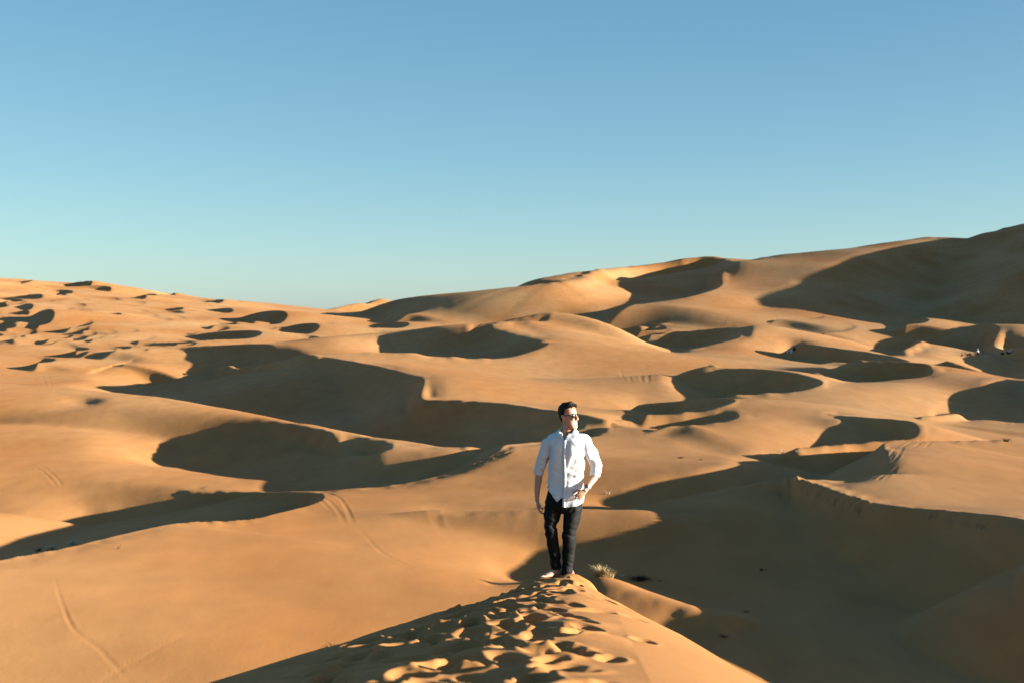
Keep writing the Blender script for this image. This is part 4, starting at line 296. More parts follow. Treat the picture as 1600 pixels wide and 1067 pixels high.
[0,0,0,1,2,4,7,12,20,34,53,77,99,109,106,98,90,81,72,63,54,44,33,19,3,-16,-38,-64,-91,-120,-150,-181,-214,-248,-290,-336,-367,-364,-348,-336,-325,-314,-302,-289,-277,-265,-252,-240,-227,-215,-203,-192,-182,-172,-163,-155,-150,-148,-148,-147,-141,-119,-77,-53,-39,-35,-30,-29,-29,-17,-5,3,4,1,2,14,22,19,29,39,58,79,94,106,116,126,135,145,155,165,174,183,192,199,206,212,217,221,225,228,231,233,235,237,239,242,245,249,253,258,263,268,272,276,281,284,280,265,243,218,191,166,142,120,99,79,61,44,30,18,9,2,-4,-11,-19,-31,-48,-71,-100,-93,-26,-24,-27,-16,-10,-6,-4,-2,-1,-1,0,0,0,0,0,0,0,0,0,0,0,0,0,0,0,0,0,0,0,0,0,0,0,0,0,0,0,0,0,0,0,0,0,0,0,0,0,0,0,0,0,0,0,0,0,0,0,0,0,0,0],
[0,0,0,1,2,4,7,12,21,33,51,73,94,105,106,101,94,87,80,72,64,57,48,39,28,15,-1,-22,-46,-72,-101,-130,-161,-194,-230,-272,-309,-322,-316,-309,-303,-296,-288,-280,-270,-259,-249,-238,-227,-216,-205,-194,-186,-179,-174,-169,-166,-163,-147,-109,-80,-59,-42,-34,-32,-35,-35,-31,-28,-22,-16,-10,-5,-1,4,10,14,15,19,22,32,44,59,84,106,124,138,149,159,168,176,184,190,195,199,203,205,207,208,208,207,207,207,207,208,210,213,216,219,223,227,232,236,241,247,252,258,260,257,243,220,194,168,144,120,96,73,52,35,20,9,1,-6,-13,-22,-35,-54,-81,-113,-103,-28,-33,-28,-16,-10,-6,-4,-2,-1,-1,-1,0,0,0,0,0,0,0,0,0,0,0,0,0,0,0,0,0,0,0,0,0,0,0,0,0,0,0,0,0,0,0,0,0,0,0,0,0,0,0,0,0,0,0,0,0,0,0,0,0,0],
[0,0,1,1,2,4,8,13,22,36,54,76,97,109,113,110,105,99,92,86,79,73,66,59,51,42,30,16,-2,-24,-50,-77,-106,-136,-168,-203,-236,-254,-255,-252,-251,-250,-247,-241,-232,-221,-211,-200,-189,-178,-167,-158,-152,-148,-146,-144,-132,-115,-69,-45,-36,-37,-51,-57,-56,-53,-49,-44,-38,-33,-26,-20,-14,-8,-2,3,7,11,16,21,27,28,32,47,65,92,120,139,149,156,161,164,168,170,172,172,171,170,168,166,164,163,162,162,164,165,168,171,174,177,181,185,189,194,199,204,210,217,224,228,221,205,184,160,134,107,79,54,34,18,5,-4,-11,-18,-27,-39,-56,-79,-106,-94,-26,-30,-25,-15,-10,-6,-4,-3,-2,-1,-1,0,0,0,0,0,0,0,0,0,0,0,0,0,0,0,0,0,0,0,0,0,0,0,0,0,0,0,0,0,0,0,0,0,0,0,0,0,0,0,0,0,0,0,0,0,0,0,0,0,0],
[0,0,1,1,2,5,9,16,27,43,67,96,124,139,141,136,130,123,115,108,101,94,88,81,74,66,58,47,34,18,-1,-23,-49,-77,-107,-137,-165,-181,-184,-184,-189,-195,-195,-189,-179,-167,-154,-141,-128,-116,-104,-93,-89,-83,-66,-56,-36,-33,-27,-29,-56,-73,-78,-78,-76,-72,-67,-61,-54,-47,-40,-32,-24,-15,-8,-2,2,7,12,17,22,25,28,33,36,51,69,93,114,124,128,130,130,129,128,126,123,121,118,115,113,112,112,113,114,116,119,121,124,128,131,135,139,144,149,154,160,166,173,179,180,174,164,150,130,103,74,48,27,10,-3,-13,-20,-27,-34,-43,-55,-71,-85,-70,-19,-19,-19,-13,-9,-7,-5,-3,-2,-1,-1,0,0,0,0,0,0,0,0,0,0,0,0,0,0,0,0,0,0,0,0,0,0,0,0,0,0,0,0,0,0,0,0,0,0,0,0,0,0,0,0,0,0,0,0,0,0,0,0,0,0],
[0,0,1,1,3,6,10,19,33,54,86,127,164,182,181,172,163,154,145,136,128,119,111,103,95,88,80,72,62,51,38,22,3,-18,-41,-63,-82,-92,-96,-99,-105,-110,-109,-103,-94,-83,-71,-60,-50,-42,-36,-28,-28,-28,-15,-17,-21,-37,-55,-75,-91,-101,-105,-105,-101,-96,-89,-82,-74,-66,-57,-48,-37,-26,-16,-8,-2,5,11,18,23,28,30,33,36,39,41,45,54,69,83,89,88,85,82,79,76,73,71,69,68,68,69,70,71,73,76,78,81,85,88,92,96,100,105,110,116,122,128,132,131,121,109,101,93,76,54,32,13,-3,-17,-28,-36,-42,-47,-53,-60,-66,-68,-50,-10,-8,-13,-12,-10,-7,-5,-4,-2,-1,-1,0,0,0,0,1,1,1,0,0,0,0,0,0,0,0,0,0,0,0,0,0,0,0,0,0,0,0,0,0,0,0,0,0,0,0,0,0,0,0,0,0,0,0,0,0,0,0,0,0,0],
[0,0,1,2,3,6,12,22,39,65,104,154,198,218,215,205,194,185,175,164,153,143,132,123,114,105,98,90,82,74,64,53,41,28,15,2,-7,-13,-16,-18,-19,-19,-17,-13,-9,-4,2,6,8,6,1,-9,-12,-20,-28,-38,-51,-66,-83,-105,-126,-139,-142,-138,-132,-124,-115,-106,-97,-87,-77,-67,-56,-42,-28,-15,-5,5,15,25,33,39,43,44,44,42,36,26,19,21,31,51,52,47,43,41,39,38,37,37,37,37,38,39,41,43,45,47,50,53,57,60,64,68,73,78,83,88,93,97,96,87,72,57,46,37,25,9,-7,-23,-38,-51,-60,-65,-69,-72,-74,-73,-67,-52,-21,-7,-11,-14,-12,-9,-7,-5,-3,-2,-1,0,0,1,1,1,1,1,1,1,0,0,0,0,0,0,0,0,0,0,0,0,0,0,0,0,0,0,0,0,0,0,0,0,0,0,0,0,0,0,0,0,0,0,0,0,0,0,0,0,0],
[0,0,1,2,4,7,14,25,44,74,118,172,221,242,239,228,218,208,198,186,174,162,150,139,128,119,111,104,96,89,81,73,65,57,49,43,38,35,32,30,29,27,27,26,24,22,20,16,10,2,-7,-19,-30,-42,-55,-67,-79,-92,-107,-130,-157,-177,-181,-174,-165,-154,-144,-132,-121,-110,-99,-89,-75,-54,-31,-11,4,17,30,43,55,63,68,67,63,54,42,29,21,14,7,16,25,20,17,15,15,15,16,17,18,19,20,21,23,25,27,29,31,34,38,41,45,49,53,57,61,66,70,74,74,67,55,38,20,4,-8,-21,-36,-53,-69,-81,-87,-90,-95,-98,-100,-98,-88,-69,-46,-22,-15,-17,-20,-14,-8,-5,-3,-2,-1,0,1,1,2,2,2,1,1,1,1,0,0,0,0,0,0,0,0,0,0,0,0,0,0,0,0,0,0,0,0,0,0,0,0,0,0,0,0,0,0,0,0,0,0,0,0,0,0,0,0],
[0,0,1,2,4,8,15,27,47,79,125,183,233,256,253,242,232,222,211,200,188,175,163,151,140,130,122,114,107,99,92,85,79,72,67,61,57,52,47,42,37,31,26,20,14,7,-1,-9,-19,-30,-41,-53,-66,-79,-91,-104,-115,-125,-135,-152,-177,-201,-210,-206,-195,-183,-170,-157,-142,-128,-114,-98,-71,-33,3,28,41,52,62,73,84,92,97,97,90,77,61,49,46,40,4,-13,-1,-3,-3,-3,-1,0,3,5,7,9,11,13,14,16,18,21,24,27,30,34,38,42,45,49,52,55,58,61,63,59,49,33,14,-7,-27,-47,-59,-59,-78,-89,-94,-105,-114,-120,-126,-131,-125,-97,-65,-39,-23,-13,-13,-13,-9,-6,-3,-3,0,1,2,3,3,3,3,2,1,1,1,1,0,0,0,0,0,0,0,0,0,0,0,0,0,0,0,0,0,0,0,0,0,0,0,0,0,0,0,0,0,0,0,0,0,0,0,0,0,0,0],
[0,0,1,2,4,8,15,28,49,81,128,187,238,260,257,247,236,226,216,205,193,182,170,159,148,139,130,122,114,107,99,92,85,78,71,64,57,50,42,33,25,15,6,-3,-13,-23,-34,-46,-58,-71,-85,-98,-111,-124,-136,-149,-161,-171,-179,-188,-203,-219,-227,-224,-215,-203,-190,-175,-158,-139,-114,-78,-28,24,62,78,81,82,84,87,91,93,95,95,91,78,62,55,57,49,4,-30,-34,-34,-27,-20,-15,-10,-5,-1,3,6,9,11,14,16,19,22,25,29,34,38,43,47,50,53,55,55,56,57,58,59,55,43,26,7,-16,-39,-48,-33,-47,-55,-57,-74,-85,-94,-118,-134,-133,-109,-70,-42,-26,-17,-12,-8,-3,6,1,0,5,-1,3,5,3,5,4,2,1,1,1,0,0,0,0,0,0,0,0,0,0,0,0,0,0,0,0,0,0,0,0,0,0,0,0,0,0,0,0,0,0,0,0,0,0,0,0,0,0,0,0],
[0,0,1,2,4,8,15,28,48,80,127,185,235,257,254,244,233,223,213,203,193,182,172,162,153,144,135,127,119,111,102,94,85,77,68,59,50,40,29,17,5,-8,-21,-34,-47,-61,-75,-90,-105,-120,-136,-151,-165,-178,-192,-206,-218,-226,-231,-234,-238,-241,-241,-237,-228,-217,-204,-190,-172,-149,-114,-64,-12,27,55,75,76,71,64,58,51,43,38,36,29,20,28,30,34,30,-3,-41,-60,-72,-68,-50,-33,-20,-9,-1,4,9,13,16,20,23,27,31,36,41,47,54,60,65,68,69,67,63,59,55,52,53,52,44,28,7,-13,-34,-53,-62,-70,-67,-43,-50,-51,-46,-58,-59,-44,-41,-39,-26,-19,-19,-16,-14,-10,-5,-4,1,6,2,14,9,7,16,5,2,1,1,0,0,0,0,0,0,0,0,0,0,0,0,0,0,0,0,0,0,0,0,0,0,0,0,0,0,0,0,0,0,0,0,0,0,0,0,0,0,0,0,0],
[0,0,1,2,4,8,15,27,47,78,122,177,224,246,244,235,226,217,208,198,189,180,171,163,154,146,138,129,121,112,103,93,83,73,63,53,42,29,15,-1,-18,-36,-53,-71,-88,-105,-122,-140,-158,-177,-195,-213,-230,-247,-263,-276,-282,-282,-280,-276,-272,-268,-262,-255,-245,-234,-222,-209,-193,-171,-136,-93,-69,-90,-108,-4,30,24,11,-5,-20,-28,-30,-38,-44,-36,-7,2,4,1,-22,-55,-71,-76,-77,-78,-57,-31,-10,3,11,17,23,28,32,37,43,49,55,63,71,80,89,95,97,94,85,73,60,50,43,38,33,24,10,-8,-26,-45,-64,-84,-99,-106,-100,-94,-88,-69,-61,-44,-4,-6,-18,-12,-13,-20,-16,-17,-17,-14,-12,-9,-6,-4,1,1,6,9,2,0,0,0,0,0,0,0,0,0,0,0,0,0,0,0,0,0,0,0,0,0,0,0,0,0,0,0,0,0,0,0,0,0,0,0,0,0,0,0,0,0,0,0,0],
[0,0,1,2,4,8,15,26,46,75,117,168,211,232,231,224,216,209,201,194,186,178,170,162,154,146,138,129,120,111,102,92,81,71,60,48,35,19,1,-20,-44,-67,-91,-113,-134,-155,-176,-196,-218,-240,-262,-284,-304,-323,-338,-344,-341,-334,-325,-317,-308,-300,-291,-280,-269,-257,-246,-236,-224,-203,-166,-144,-188,-228,-252,-77,-21,-28,-43,-53,-62,-73,-80,-79,-59,-33,-17,-12,-11,-14,-28,-58,-80,-66,-65,-69,-63,-46,-19,8,22,31,39,46,53,59,67,74,83,92,102,113,123,129,126,113,93,72,54,40,31,24,17,8,-5,-20,-36,-55,-75,-97,-120,-137,-136,-120,-102,-85,-70,-55,-40,-33,-32,-33,-37,-38,-28,-22,-22,-19,-16,-13,-10,-8,-6,-5,-3,-2,-2,-2,-1,-1,-1,0,0,0,0,0,0,0,0,0,0,0,0,0,0,0,0,0,0,0,0,0,0,0,0,0,0,0,0,0,0,0,0,0,0,0,0,0,0,0,0],
[0,0,1,2,4,8,14,26,45,74,115,163,204,223,223,216,209,203,197,191,184,177,170,163,155,147,138,129,120,111,102,92,82,71,59,47,32,13,-10,-38,-67,-98,-129,-158,-186,-212,-235,-259,-283,-310,-336,-360,-380,-393,-398,-395,-386,-375,-364,-353,-342,-331,-319,-306,-293,-281,-273,-267,-256,-221,-193,-204,-210,-205,-135,-65,-54,-60,-67,-73,-76,-82,-86,-75,-46,-26,-19,-16,-15,-17,-25,-40,-57,-66,-61,-49,-40,-40,-44,-37,1,33,56,69,78,86,94,103,113,121,126,129,131,131,121,101,76,54,37,26,18,12,6,-2,-12,-25,-39,-56,-75,-96,-119,-144,-158,-147,-120,-93,-72,-56,-46,-43,-47,-58,-74,-81,-42,-24,-28,-22,-19,-16,-14,-12,-10,-8,-7,-5,-4,-4,-3,-2,-1,-1,0,0,0,0,0,0,1,1,1,1,1,1,0,0,0,0,0,0,0,0,0,0,0,0,0,0,0,0,0,0,0,0,0,0,0,0,0,0,0],
[0,0,1,2,4,8,15,27,46,76,117,166,208,227,226,219,212,205,200,194,188,181,175,168,160,152,143,134,124,115,105,96,86,75,63,50,33,11,-16,-48,-83,-122,-162,-201,-239,-274,-301,-325,-351,-379,-405,-422,-430,-430,-424,-414,-403,-391,-379,-366,-353,-340,-327,-314,-303,-296,-295,-293,-245,-165,-161,-151,-110,-76,-68,-68,-68,-67,-66,-66,-65,-62,-56,-44,-31,-23,-18,-15,-14,-14,-18,-24,-30,-33,-31,-19,2,23,15,4,-13,-23,12,80,100,104,108,115,124,128,119,100,82,70,59,48,34,23,15,10,6,3,-1,-6,-14,-25,-37,-50,-65,-82,-101,-123,-146,-154,-133,-100,-75,-58,-49,-49,-58,-76,-99,-91,-42,-27,-31,-25,-21,-19,-17,-15,-13,-11,-9,-8,-7,-5,-4,-3,-2,-1,0,0,0,1,1,1,1,1,1,1,1,1,1,1,1,1,0,0,0,0,0,0,0,0,0,0,0,0,0,0,0,0,0,0,0,0,0,0,0],
[0,0,1,2,4,8,15,28,49,80,125,178,223,244,242,234,226,219,212,206,200,193,187,180,172,163,154,144,134,124,115,105,95,85,73,58,40,16,-14,-48,-87,-133,-182,-233,-283,-331,-367,-386,-402,-421,-432,-433,-427,-417,-406,-395,-383,-370,-357,-343,-330,-318,-308,-300,-296,-296,-294,-240,-140,-118,-118,-101,-83,-82,-81,-76,-70,-64,-60,-55,-50,-44,-38,-31,-24,-18,-14,-11,-9,-9,-10,-12,-13,-10,-2,14,41,81,123,131,90,35,-2,65,109,99,91,89,90,87,68,39,11,-15,-21,-7,-16,-12,-6,-7,-5,-4,-5,-8,-13,-21,-30,-40,-51,-63,-77,-93,-112,-128,-119,-93,-69,-53,-46,-48,-55,-61,-57,-39,-29,-30,-29,-26,-23,-21,-19,-17,-16,-14,-12,-10,-9,-7,-5,-3,-2,-1,0,0,1,1,1,2,2,2,3,3,3,3,2,2,2,1,1,1,0,0,0,0,0,0,0,0,0,0,0,0,0,0,0,0,0,0,0,0,0],
[0,0,1,2,4,9,16,30,52,87,136,195,247,270,268,258,250,242,235,228,221,214,207,199,191,181,171,161,150,140,130,121,111,100,88,73,54,29,-2,-37,-76,-123,-177,-232,-288,-346,-395,-412,-411,-410,-405,-395,-383,-372,-361,-351,-340,-328,-316,-304,-293,-284,-279,-277,-275,-253,-181,-122,-114,-116,-116,-111,-104,-94,-84,-75,-68,-61,-55,-49,-43,-37,-30,-24,-18,-12,-7,-3,-1,-1,-1,-2,-1,3,13,30,59,100,149,185,183,156,123,118,97,68,45,30,20,11,-4,-26,-49,-69,-69,-58,-59,-38,-23,-22,-15,-9,-6,-7,-10,-15,-22,-29,-36,-43,-51,-58,-65,-67,-61,-50,-42,-36,-34,-32,-20,-18,-23,-24,-28,-30,-28,-26,-25,-23,-22,-20,-18,-17,-15,-12,-10,-8,-5,-4,-2,-1,0,0,1,2,3,4,5,5,6,6,6,6,5,4,4,3,2,1,1,1,0,0,0,0,0,0,0,0,0,0,0,0,0,0,0,0,0,0,0],
[0,1,1,2,5,9,18,32,57,95,150,217,275,302,300,290,281,273,265,257,249,241,233,224,215,205,194,183,173,162,152,142,131,120,108,93,74,50,19,-15,-53,-95,-144,-195,-246,-301,-357,-387,-382,-368,-356,-345,-334,-324,-315,-306,-297,-287,-277,-266,-257,-250,-245,-230,-179,-129,-112,-109,-111,-112,-111,-106,-98,-88,-78,-70,-63,-57,-50,-44,-38,-31,-24,-17,-11,-4,4,10,13,12,9,6,5,8,16,32,58,93,139,181,198,183,149,102,55,15,-16,-42,-64,-79,-91,-104,-123,-138,-139,-127,-109,-82,-53,-30,-15,-7,-4,-5,-7,-10,-13,-17,-20,-23,-22,-18,-10,3,14,14,3,-6,-11,-14,-15,-18,-24,-27,-28,-27,-27,-27,-26,-25,-24,-23,-21,-18,-16,-13,-11,-8,-6,-5,-3,-2,0,1,2,4,6,7,9,11,12,12,12,11,10,9,7,5,4,3,2,1,1,0,0,0,0,0,0,0,0,0,0,0,0,0,0,0,0,0,0],
[0,1,1,2,5,10,19,34,61,103,163,239,306,337,336,326,316,308,299,291,282,273,263,254,243,233,222,211,200,189,178,168,157,145,133,118,100,76,46,13,-22,-59,-99,-142,-186,-233,-285,-323,-326,-313,-302,-294,-285,-276,-268,-259,-251,-242,-232,-221,-210,-196,-169,-121,-101,-98,-101,-104,-108,-104,-98,-92,-85,-78,-71,-64,-58,-52,-45,-39,-33,-26,-19,-11,-3,9,24,37,40,33,23,15,8,6,11,22,41,69,105,143,165,153,109,60,18,-32,-69,-107,-148,-178,-197,-214,-232,-235,-219,-196,-172,-138,-96,-58,-25,-1,2,-3,-4,-5,-7,-8,-9,-7,-3,5,17,30,37,27,10,-2,-8,-14,-17,-20,-22,-24,-25,-25,-26,-27,-27,-27,-26,-24,-22,-20,-18,-16,-13,-11,-9,-7,-5,-3,-1,2,4,7,10,14,17,20,22,23,22,21,19,16,13,10,7,4,3,2,1,1,0,0,0,0,0,0,0,0,0,0,0,0,0,0,0,0,0],
[0,1,1,2,5,10,19,36,64,109,176,260,335,371,372,362,353,344,336,327,317,307,297,287,276,265,254,243,232,221,209,198,186,174,160,145,127,105,78,48,15,-18,-52,-86,-121,-157,-193,-218,-222,-217,-214,-212,-207,-201,-194,-185,-175,-166,-158,-148,-130,-101,-91,-91,-96,-98,-101,-101,-96,-90,-85,-80,-74,-69,-63,-58,-52,-47,-41,-35,-29,-22,-15,-6,6,26,54,80,77,57,38,21,6,-2,-3,2,14,32,57,86,104,89,55,23,-7,-52,-93,-143,-197,-215,-232,-251,-263,-250,-232,-235,-220,-183,-134,-88,-40,-6,-1,-3,-2,-3,-3,-3,-3,-1,3,9,14,11,-1,-3,-6,-6,-9,-12,-14,-16,-18,-20,-21,-23,-26,-28,-29,-30,-30,-29,-28,-26,-24,-22,-20,-17,-14,-11,-8,-4,-1,3,7,12,18,24,30,35,39,40,39,35,31,26,21,15,10,7,4,3,2,1,0,0,0,0,0,0,0,0,0,0,0,0,0,0,0,0,0],
[0,1,1,2,5,10,20,37,67,114,185,276,358,400,403,394,386,379,371,363,354,344,334,324,313,303,292,280,269,257,245,232,219,205,189,172,154,133,110,84,56,28,2,-23,-45,-63,-76,-83,-87,-89,-92,-96,-97,-97,-95,-91,-87,-84,-81,-74,-73,-78,-86,-97,-97,-94,-90,-86,-82,-78,-74,-69,-65,-61,-57,-52,-48,-43,-38,-32,-26,-19,-12,-3,11,35,74,110,105,77,49,21,-3,-18,-26,-27,-20,1,26,45,48,31,15,-2,-25,-54,-88,-132,-145,-72,-72,-73,-73,-67,-59,-66,-70,-65,-53,-46,-22,-4,-3,-2,-1,-1,-1,-1,0,1,3,5,6,-2,-13,-8,-3,-4,-6,-9,-10,-12,-13,-15,-18,-23,-28,-33,-37,-40,-41,-41,-40,-38,-36,-34,-31,-27,-23,-18,-13,-7,-2,4,11,19,28,38,48,58,65,65,60,53,46,38,29,21,14,9,6,3,2,1,0,0,0,0,0,0,0,0,0,0,0,0,0,0,0,0,0],
[0,1,1,2,5,10,20,37,67,115,189,284,371,416,421,414,408,403,397,391,384,377,368,359,350,340,330,319,307,294,280,265,250,233,214,195,176,155,134,112,90,69,51,36,24,16,9,3,-3,-9,-15,-21,-27,-33,-38,-43,-47,-53,-61,-67,-74,-82,-85,-84,-82,-79,-76,-73,-70,-67,-63,-60,-57,-54,-51,-47,-44,-39,-35,-29,-23,-18,-12,-4,8,28,59,89,93,70,38,5,-23,-43,-55,-53,-12,28,33,26,20,13,4,-10,-27,-48,-73,-102,-127,-122,-124,-129,-131,-101,-1,16,14,33,40,33,18,6,2,0,0,-1,-1,0,0,1,2,2,2,0,-2,-2,-3,-4,-5,-7,-8,-10,-10,-12,-15,-20,-29,-41,-50,-57,-61,-62,-60,-57,-54,-51,-47,-42,-35,-28,-20,-12,-4,5,15,27,40,55,71,88,98,96,86,80,81,59,36,25,16,10,6,4,2,1,1,0,0,0,0,0,0,0,0,0,0,0,0,0,0,0,0],
[0,1,1,2,5,10,19,36,66,113,186,280,367,412,418,412,407,404,400,396,391,386,380,373,366,358,348,338,325,312,296,280,263,245,226,207,187,167,146,126,107,90,75,62,50,40,30,20,11,3,-6,-14,-22,-29,-38,-47,-55,-62,-67,-71,-73,-73,-72,-70,-68,-66,-64,-62,-59,-57,-54,-52,-50,-48,-45,-43,-40,-36,-31,-27,-23,-20,-16,-11,-3,8,24,38,40,27,3,-24,-49,-64,-48,-8,18,26,15,8,8,6,-1,-11,-23,-39,-58,-76,-91,-99,-104,-109,-111,-104,-70,9,42,67,79,68,37,11,2,0,-1,-1,-1,0,0,0,1,1,0,0,-1,-2,-3,-4,-6,-8,-9,-11,-11,-11,-12,-6,-12,-38,-67,-83,-90,-91,-88,-83,-78,-74,-69,-62,-53,-42,-30,-18,-6,6,18,33,49,66,86,107,122,121,110,98,83,60,37,25,16,10,6,3,2,1,0,0,0,0,0,0,0,0,0,0,0,0,0,0,0,0,0],
[0,1,1,2,5,10,19,35,63,108,177,266,347,389,394,387,381,376,372,367,362,357,351,345,339,331,322,312,300,287,273,258,241,224,207,190,174,157,140,123,105,87,71,56,42,29,17,5,-6,-13,-19,-29,-41,-50,-55,-58,-59,-61,-62,-62,-61,-61,-59,-58,-57,-55,-53,-51,-50,-48,-46,-45,-43,-42,-40,-37,-35,-32,-30,-29,-28,-27,-26,-24,-21,-16,-11,-7,-8,-17,-31,-45,-39,-4,11,18,7,-5,-2,2,4,3,0,-5,-11,-19,-27,-36,-43,-48,-54,-61,-65,-62,-50,-22,6,35,51,38,12,-2,-6,-4,-2,-2,-1,-1,-1,-1,0,0,0,-1,-1,-2,-3,-5,-7,-10,-13,-15,-17,-19,-24,-24,-20,-30,-51,-92,-122,-127,-121,-112,-106,-101,-97,-90,-77,-60,-42,-24,-9,5,20,35,52,69,86,106,120,114,98,81,62,44,32,22,14,9,5,3,2,1,0,0,0,0,0,0,0,0,0,0,0,0,0,0,0,0,0],
[0,1,1,2,5,9,18,33,59,101,164,245,318,354,356,347,339,332,325,318,310,303,295,287,279,270,261,251,241,229,217,203,187,168,148,130,117,110,105,96,83,66,50,34,20,6,-8,-19,-22,-31,-43,-52,-59,-60,-57,-55,-54,-53,-53,-52,-52,-51,-49,-48,-47,-45,-44,-42,-41,-39,-38,-37,-36,-34,-33,-32,-32,-33,-36,-39,-41,-42,-41,-41,-42,-42,-41,-39,-37,-28,-10,8,13,19,17,-2,-9,-6,-2,0,2,2,2,3,6,12,19,16,3,-11,-23,-34,-43,-45,-35,-9,11,15,6,-10,-21,-23,-13,-7,-4,-3,-3,-2,-2,-1,-1,-1,-1,-1,-1,-2,-4,-6,-9,-13,-18,-23,-29,-35,-45,-57,-72,-71,-56,-67,-118,-162,-155,-142,-133,-130,-129,-123,-107,-81,-53,-30,-11,6,22,38,53,68,82,98,95,81,69,56,44,34,25,17,11,7,4,2,1,1,0,0,0,0,0,0,0,0,0,0,0,0,0,0,0,0,0],
[0,0,1,2,4,8,16,30,54,92,148,220,284,314,313,302,292,282,273,263,253,244,234,225,215,206,197,187,177,167,156,143,126,104,76,50,39,43,52,55,48,35,21,7,-7,-19,-29,-32,-43,-54,-65,-67,-61,-55,-51,-49,-48,-47,-46,-45,-44,-42,-41,-39,-38,-36,-35,-33,-32,-30,-29,-27,-26,-26,-26,-29,-35,-42,-51,-58,-63,-63,-59,-57,-51,-42,-38,-11,-3,10,16,20,13,-1,-8,-8,-6,-4,-2,0,1,2,4,7,12,23,37,40,28,12,-4,-18,-25,-15,-2,7,8,-3,-18,-30,-31,-21,-12,-8,-6,-5,-4,-4,-3,-3,-2,-2,-1,-2,-2,-3,-5,-7,-11,-17,-24,-32,-40,-50,-61,-74,-91,-122,-136,-85,-107,-188,-181,-164,-155,-153,-152,-146,-125,-91,-58,-31,-9,9,26,42,60,79,76,71,63,55,47,39,31,24,17,12,8,5,3,2,1,0,0,0,0,0,0,0,0,0,0,0,0,0,0,0,0,0,0],
[0,0,1,2,4,8,15,27,48,82,131,193,248,272,268,255,244,233,222,211,200,189,179,169,160,151,142,134,125,116,106,94,79,60,34,11,2,7,15,18,13,1,-11,-21,-26,-32,-42,-51,-62,-67,-66,-60,-54,-49,-47,-45,-43,-41,-40,-38,-37,-35,-33,-32,-30,-28,-26,-24,-22,-21,-19,-18,-18,-20,-24,-32,-43,-59,-76,-89,-83,-57,-21,-18,-7,5,-3,7,8,6,-1,-6,-7,-6,-5,-4,-3,-2,-1,0,1,2,3,5,8,14,22,30,30,22,12,5,3,5,4,0,-7,-12,-14,-16,-14,-10,-8,-8,-7,-6,-6,-6,-5,-4,-3,-2,-2,-2,-3,-4,-7,-10,-15,-22,-31,-40,-50,-61,-73,-87,-105,-139,-165,-93,-129,-199,-188,-172,-163,-156,-148,-135,-112,-81,-51,-26,-5,14,32,57,65,64,56,49,43,37,31,25,20,15,11,8,5,3,2,1,1,0,0,0,0,0,0,0,0,0,0,0,0,0,0,0,0,0,0],
[0,0,1,2,4,7,14,25,43,72,114,165,210,228,223,210,198,187,176,164,154,143,133,124,115,107,100,92,85,77,69,60,49,36,22,10,3,0,-4,-9,-17,-22,-27,-36,-42,-45,-51,-56,-58,-57,-54,-51,-48,-46,-43,-41,-39,-37,-35,-32,-30,-28,-26,-24,-22,-20,-17,-15,-14,-12,-12,-12,-14,-18,-26,-38,-56,-81,-109,-105,-39,-22,-6,-3,-4,-5,-11,-10,-11,-9,-7,-5,-4,-4,-3,-3,-2,-2,-1,0,0,0,1,1,-1,-2,-2,0,11,14,9,6,-1,-9,-7,-5,-4,-5,-5,-5,-2,4,-6,-13,-11,-3,-7,-10,-8,-6,-4,-3,-3,-4,-5,-7,-9,-14,-20,-28,-37,-46,-57,-68,-81,-96,-116,-151,-150,-117,-190,-201,-183,-167,-153,-138,-123,-105,-84,-61,-38,-17,1,19,42,55,49,41,37,33,28,23,19,15,12,9,6,4,3,2,1,1,0,0,0,0,0,0,0,0,0,0,0,0,0,0,0,0,0,0,0],
[0,1,1,2,3,7,12,22,37,62,96,138,173,186,180,169,157,146,136,125,115,106,96,88,80,73,67,61,55,48,42,35,27,19,11,4,-4,-13,-21,-23,-28,-35,-42,-47,-49,-48,-48,-49,-50,-49,-48,-47,-45,-43,-40,-38,-35,-32,-30,-27,-24,-21,-19,-16,-14,-12,-10,-9,-8,-7,-8,-9,-12,-18,-28,-45,-69,-103,-137,-79,-36,-37,-38,-29,-21,-16,-13,-10,-8,-6,-5,-4,-3,-2,-2,-2,-1,-1,-1,-1,-1,-1,-2,-5,-11,-17,-24,-27,-20,-12,-9,-8,-6,-4,-2,0,1,1,1,1,3,7,-3,-8,5,15,-3,-11,-5,-6,-4,-3,-4,-6,-8,-11,-14,-18,-24,-32,-41,-51,-61,-73,-86,-101,-120,-148,-168,-183,-209,-200,-177,-154,-133,-114,-96,-78,-60,-43,-25,-9,7,26,36,34,30,27,24,20,17,14,11,9,7,5,4,2,2,1,1,0,0,0,0,0,0,0,0,0,0,0,0,0,0,0,0,0,0,0,0],
[1,1,1,2,3,6,11,19,32,52,79,112,139,148,142,132,121,112,102,93,83,75,67,59,53,46,41,36,31,26,20,15,9,3,-3,-9,-16,-22,-28,-33,-36,-40,-44,-45,-45,-45,-46,-47,-48,-47,-47,-45,-43,-41,-38,-35,-31,-28,-24,-21,-17,-14,-10,-8,-7,-6,-5,-5,-4,-5,-5,-8,-12,-19,-31,-49,-78,-117,-155,-85,-46,-65,-43,-27,-19,-13,-10,-7,-5,-4,-3,-2,-2,-1,-1,-1,-1,0,0,0,-1,-2,-4,-9,-17,-27,-38,-45,-43,-31,-18,-8,-2,3,6,8,8,8,7,6,5,3,1,0,3,4,-7,-11,-6,-6,-2,0,-5,-10,-14,-17,-20,-24,-29,-36,-44,-53,-63,-74,-87,-102,-119,-139,-163,-187,-206,-199,-169,-138,-113,-91,-73,-57,-43,-29,-16,-2,17,22,20,18,17,16,14,12,10,8,6,5,4,3,2,1,1,1,0,0,0,0,0,0,0,0,0,0,0,0,0,0,0,0,0,0,0,0,0],
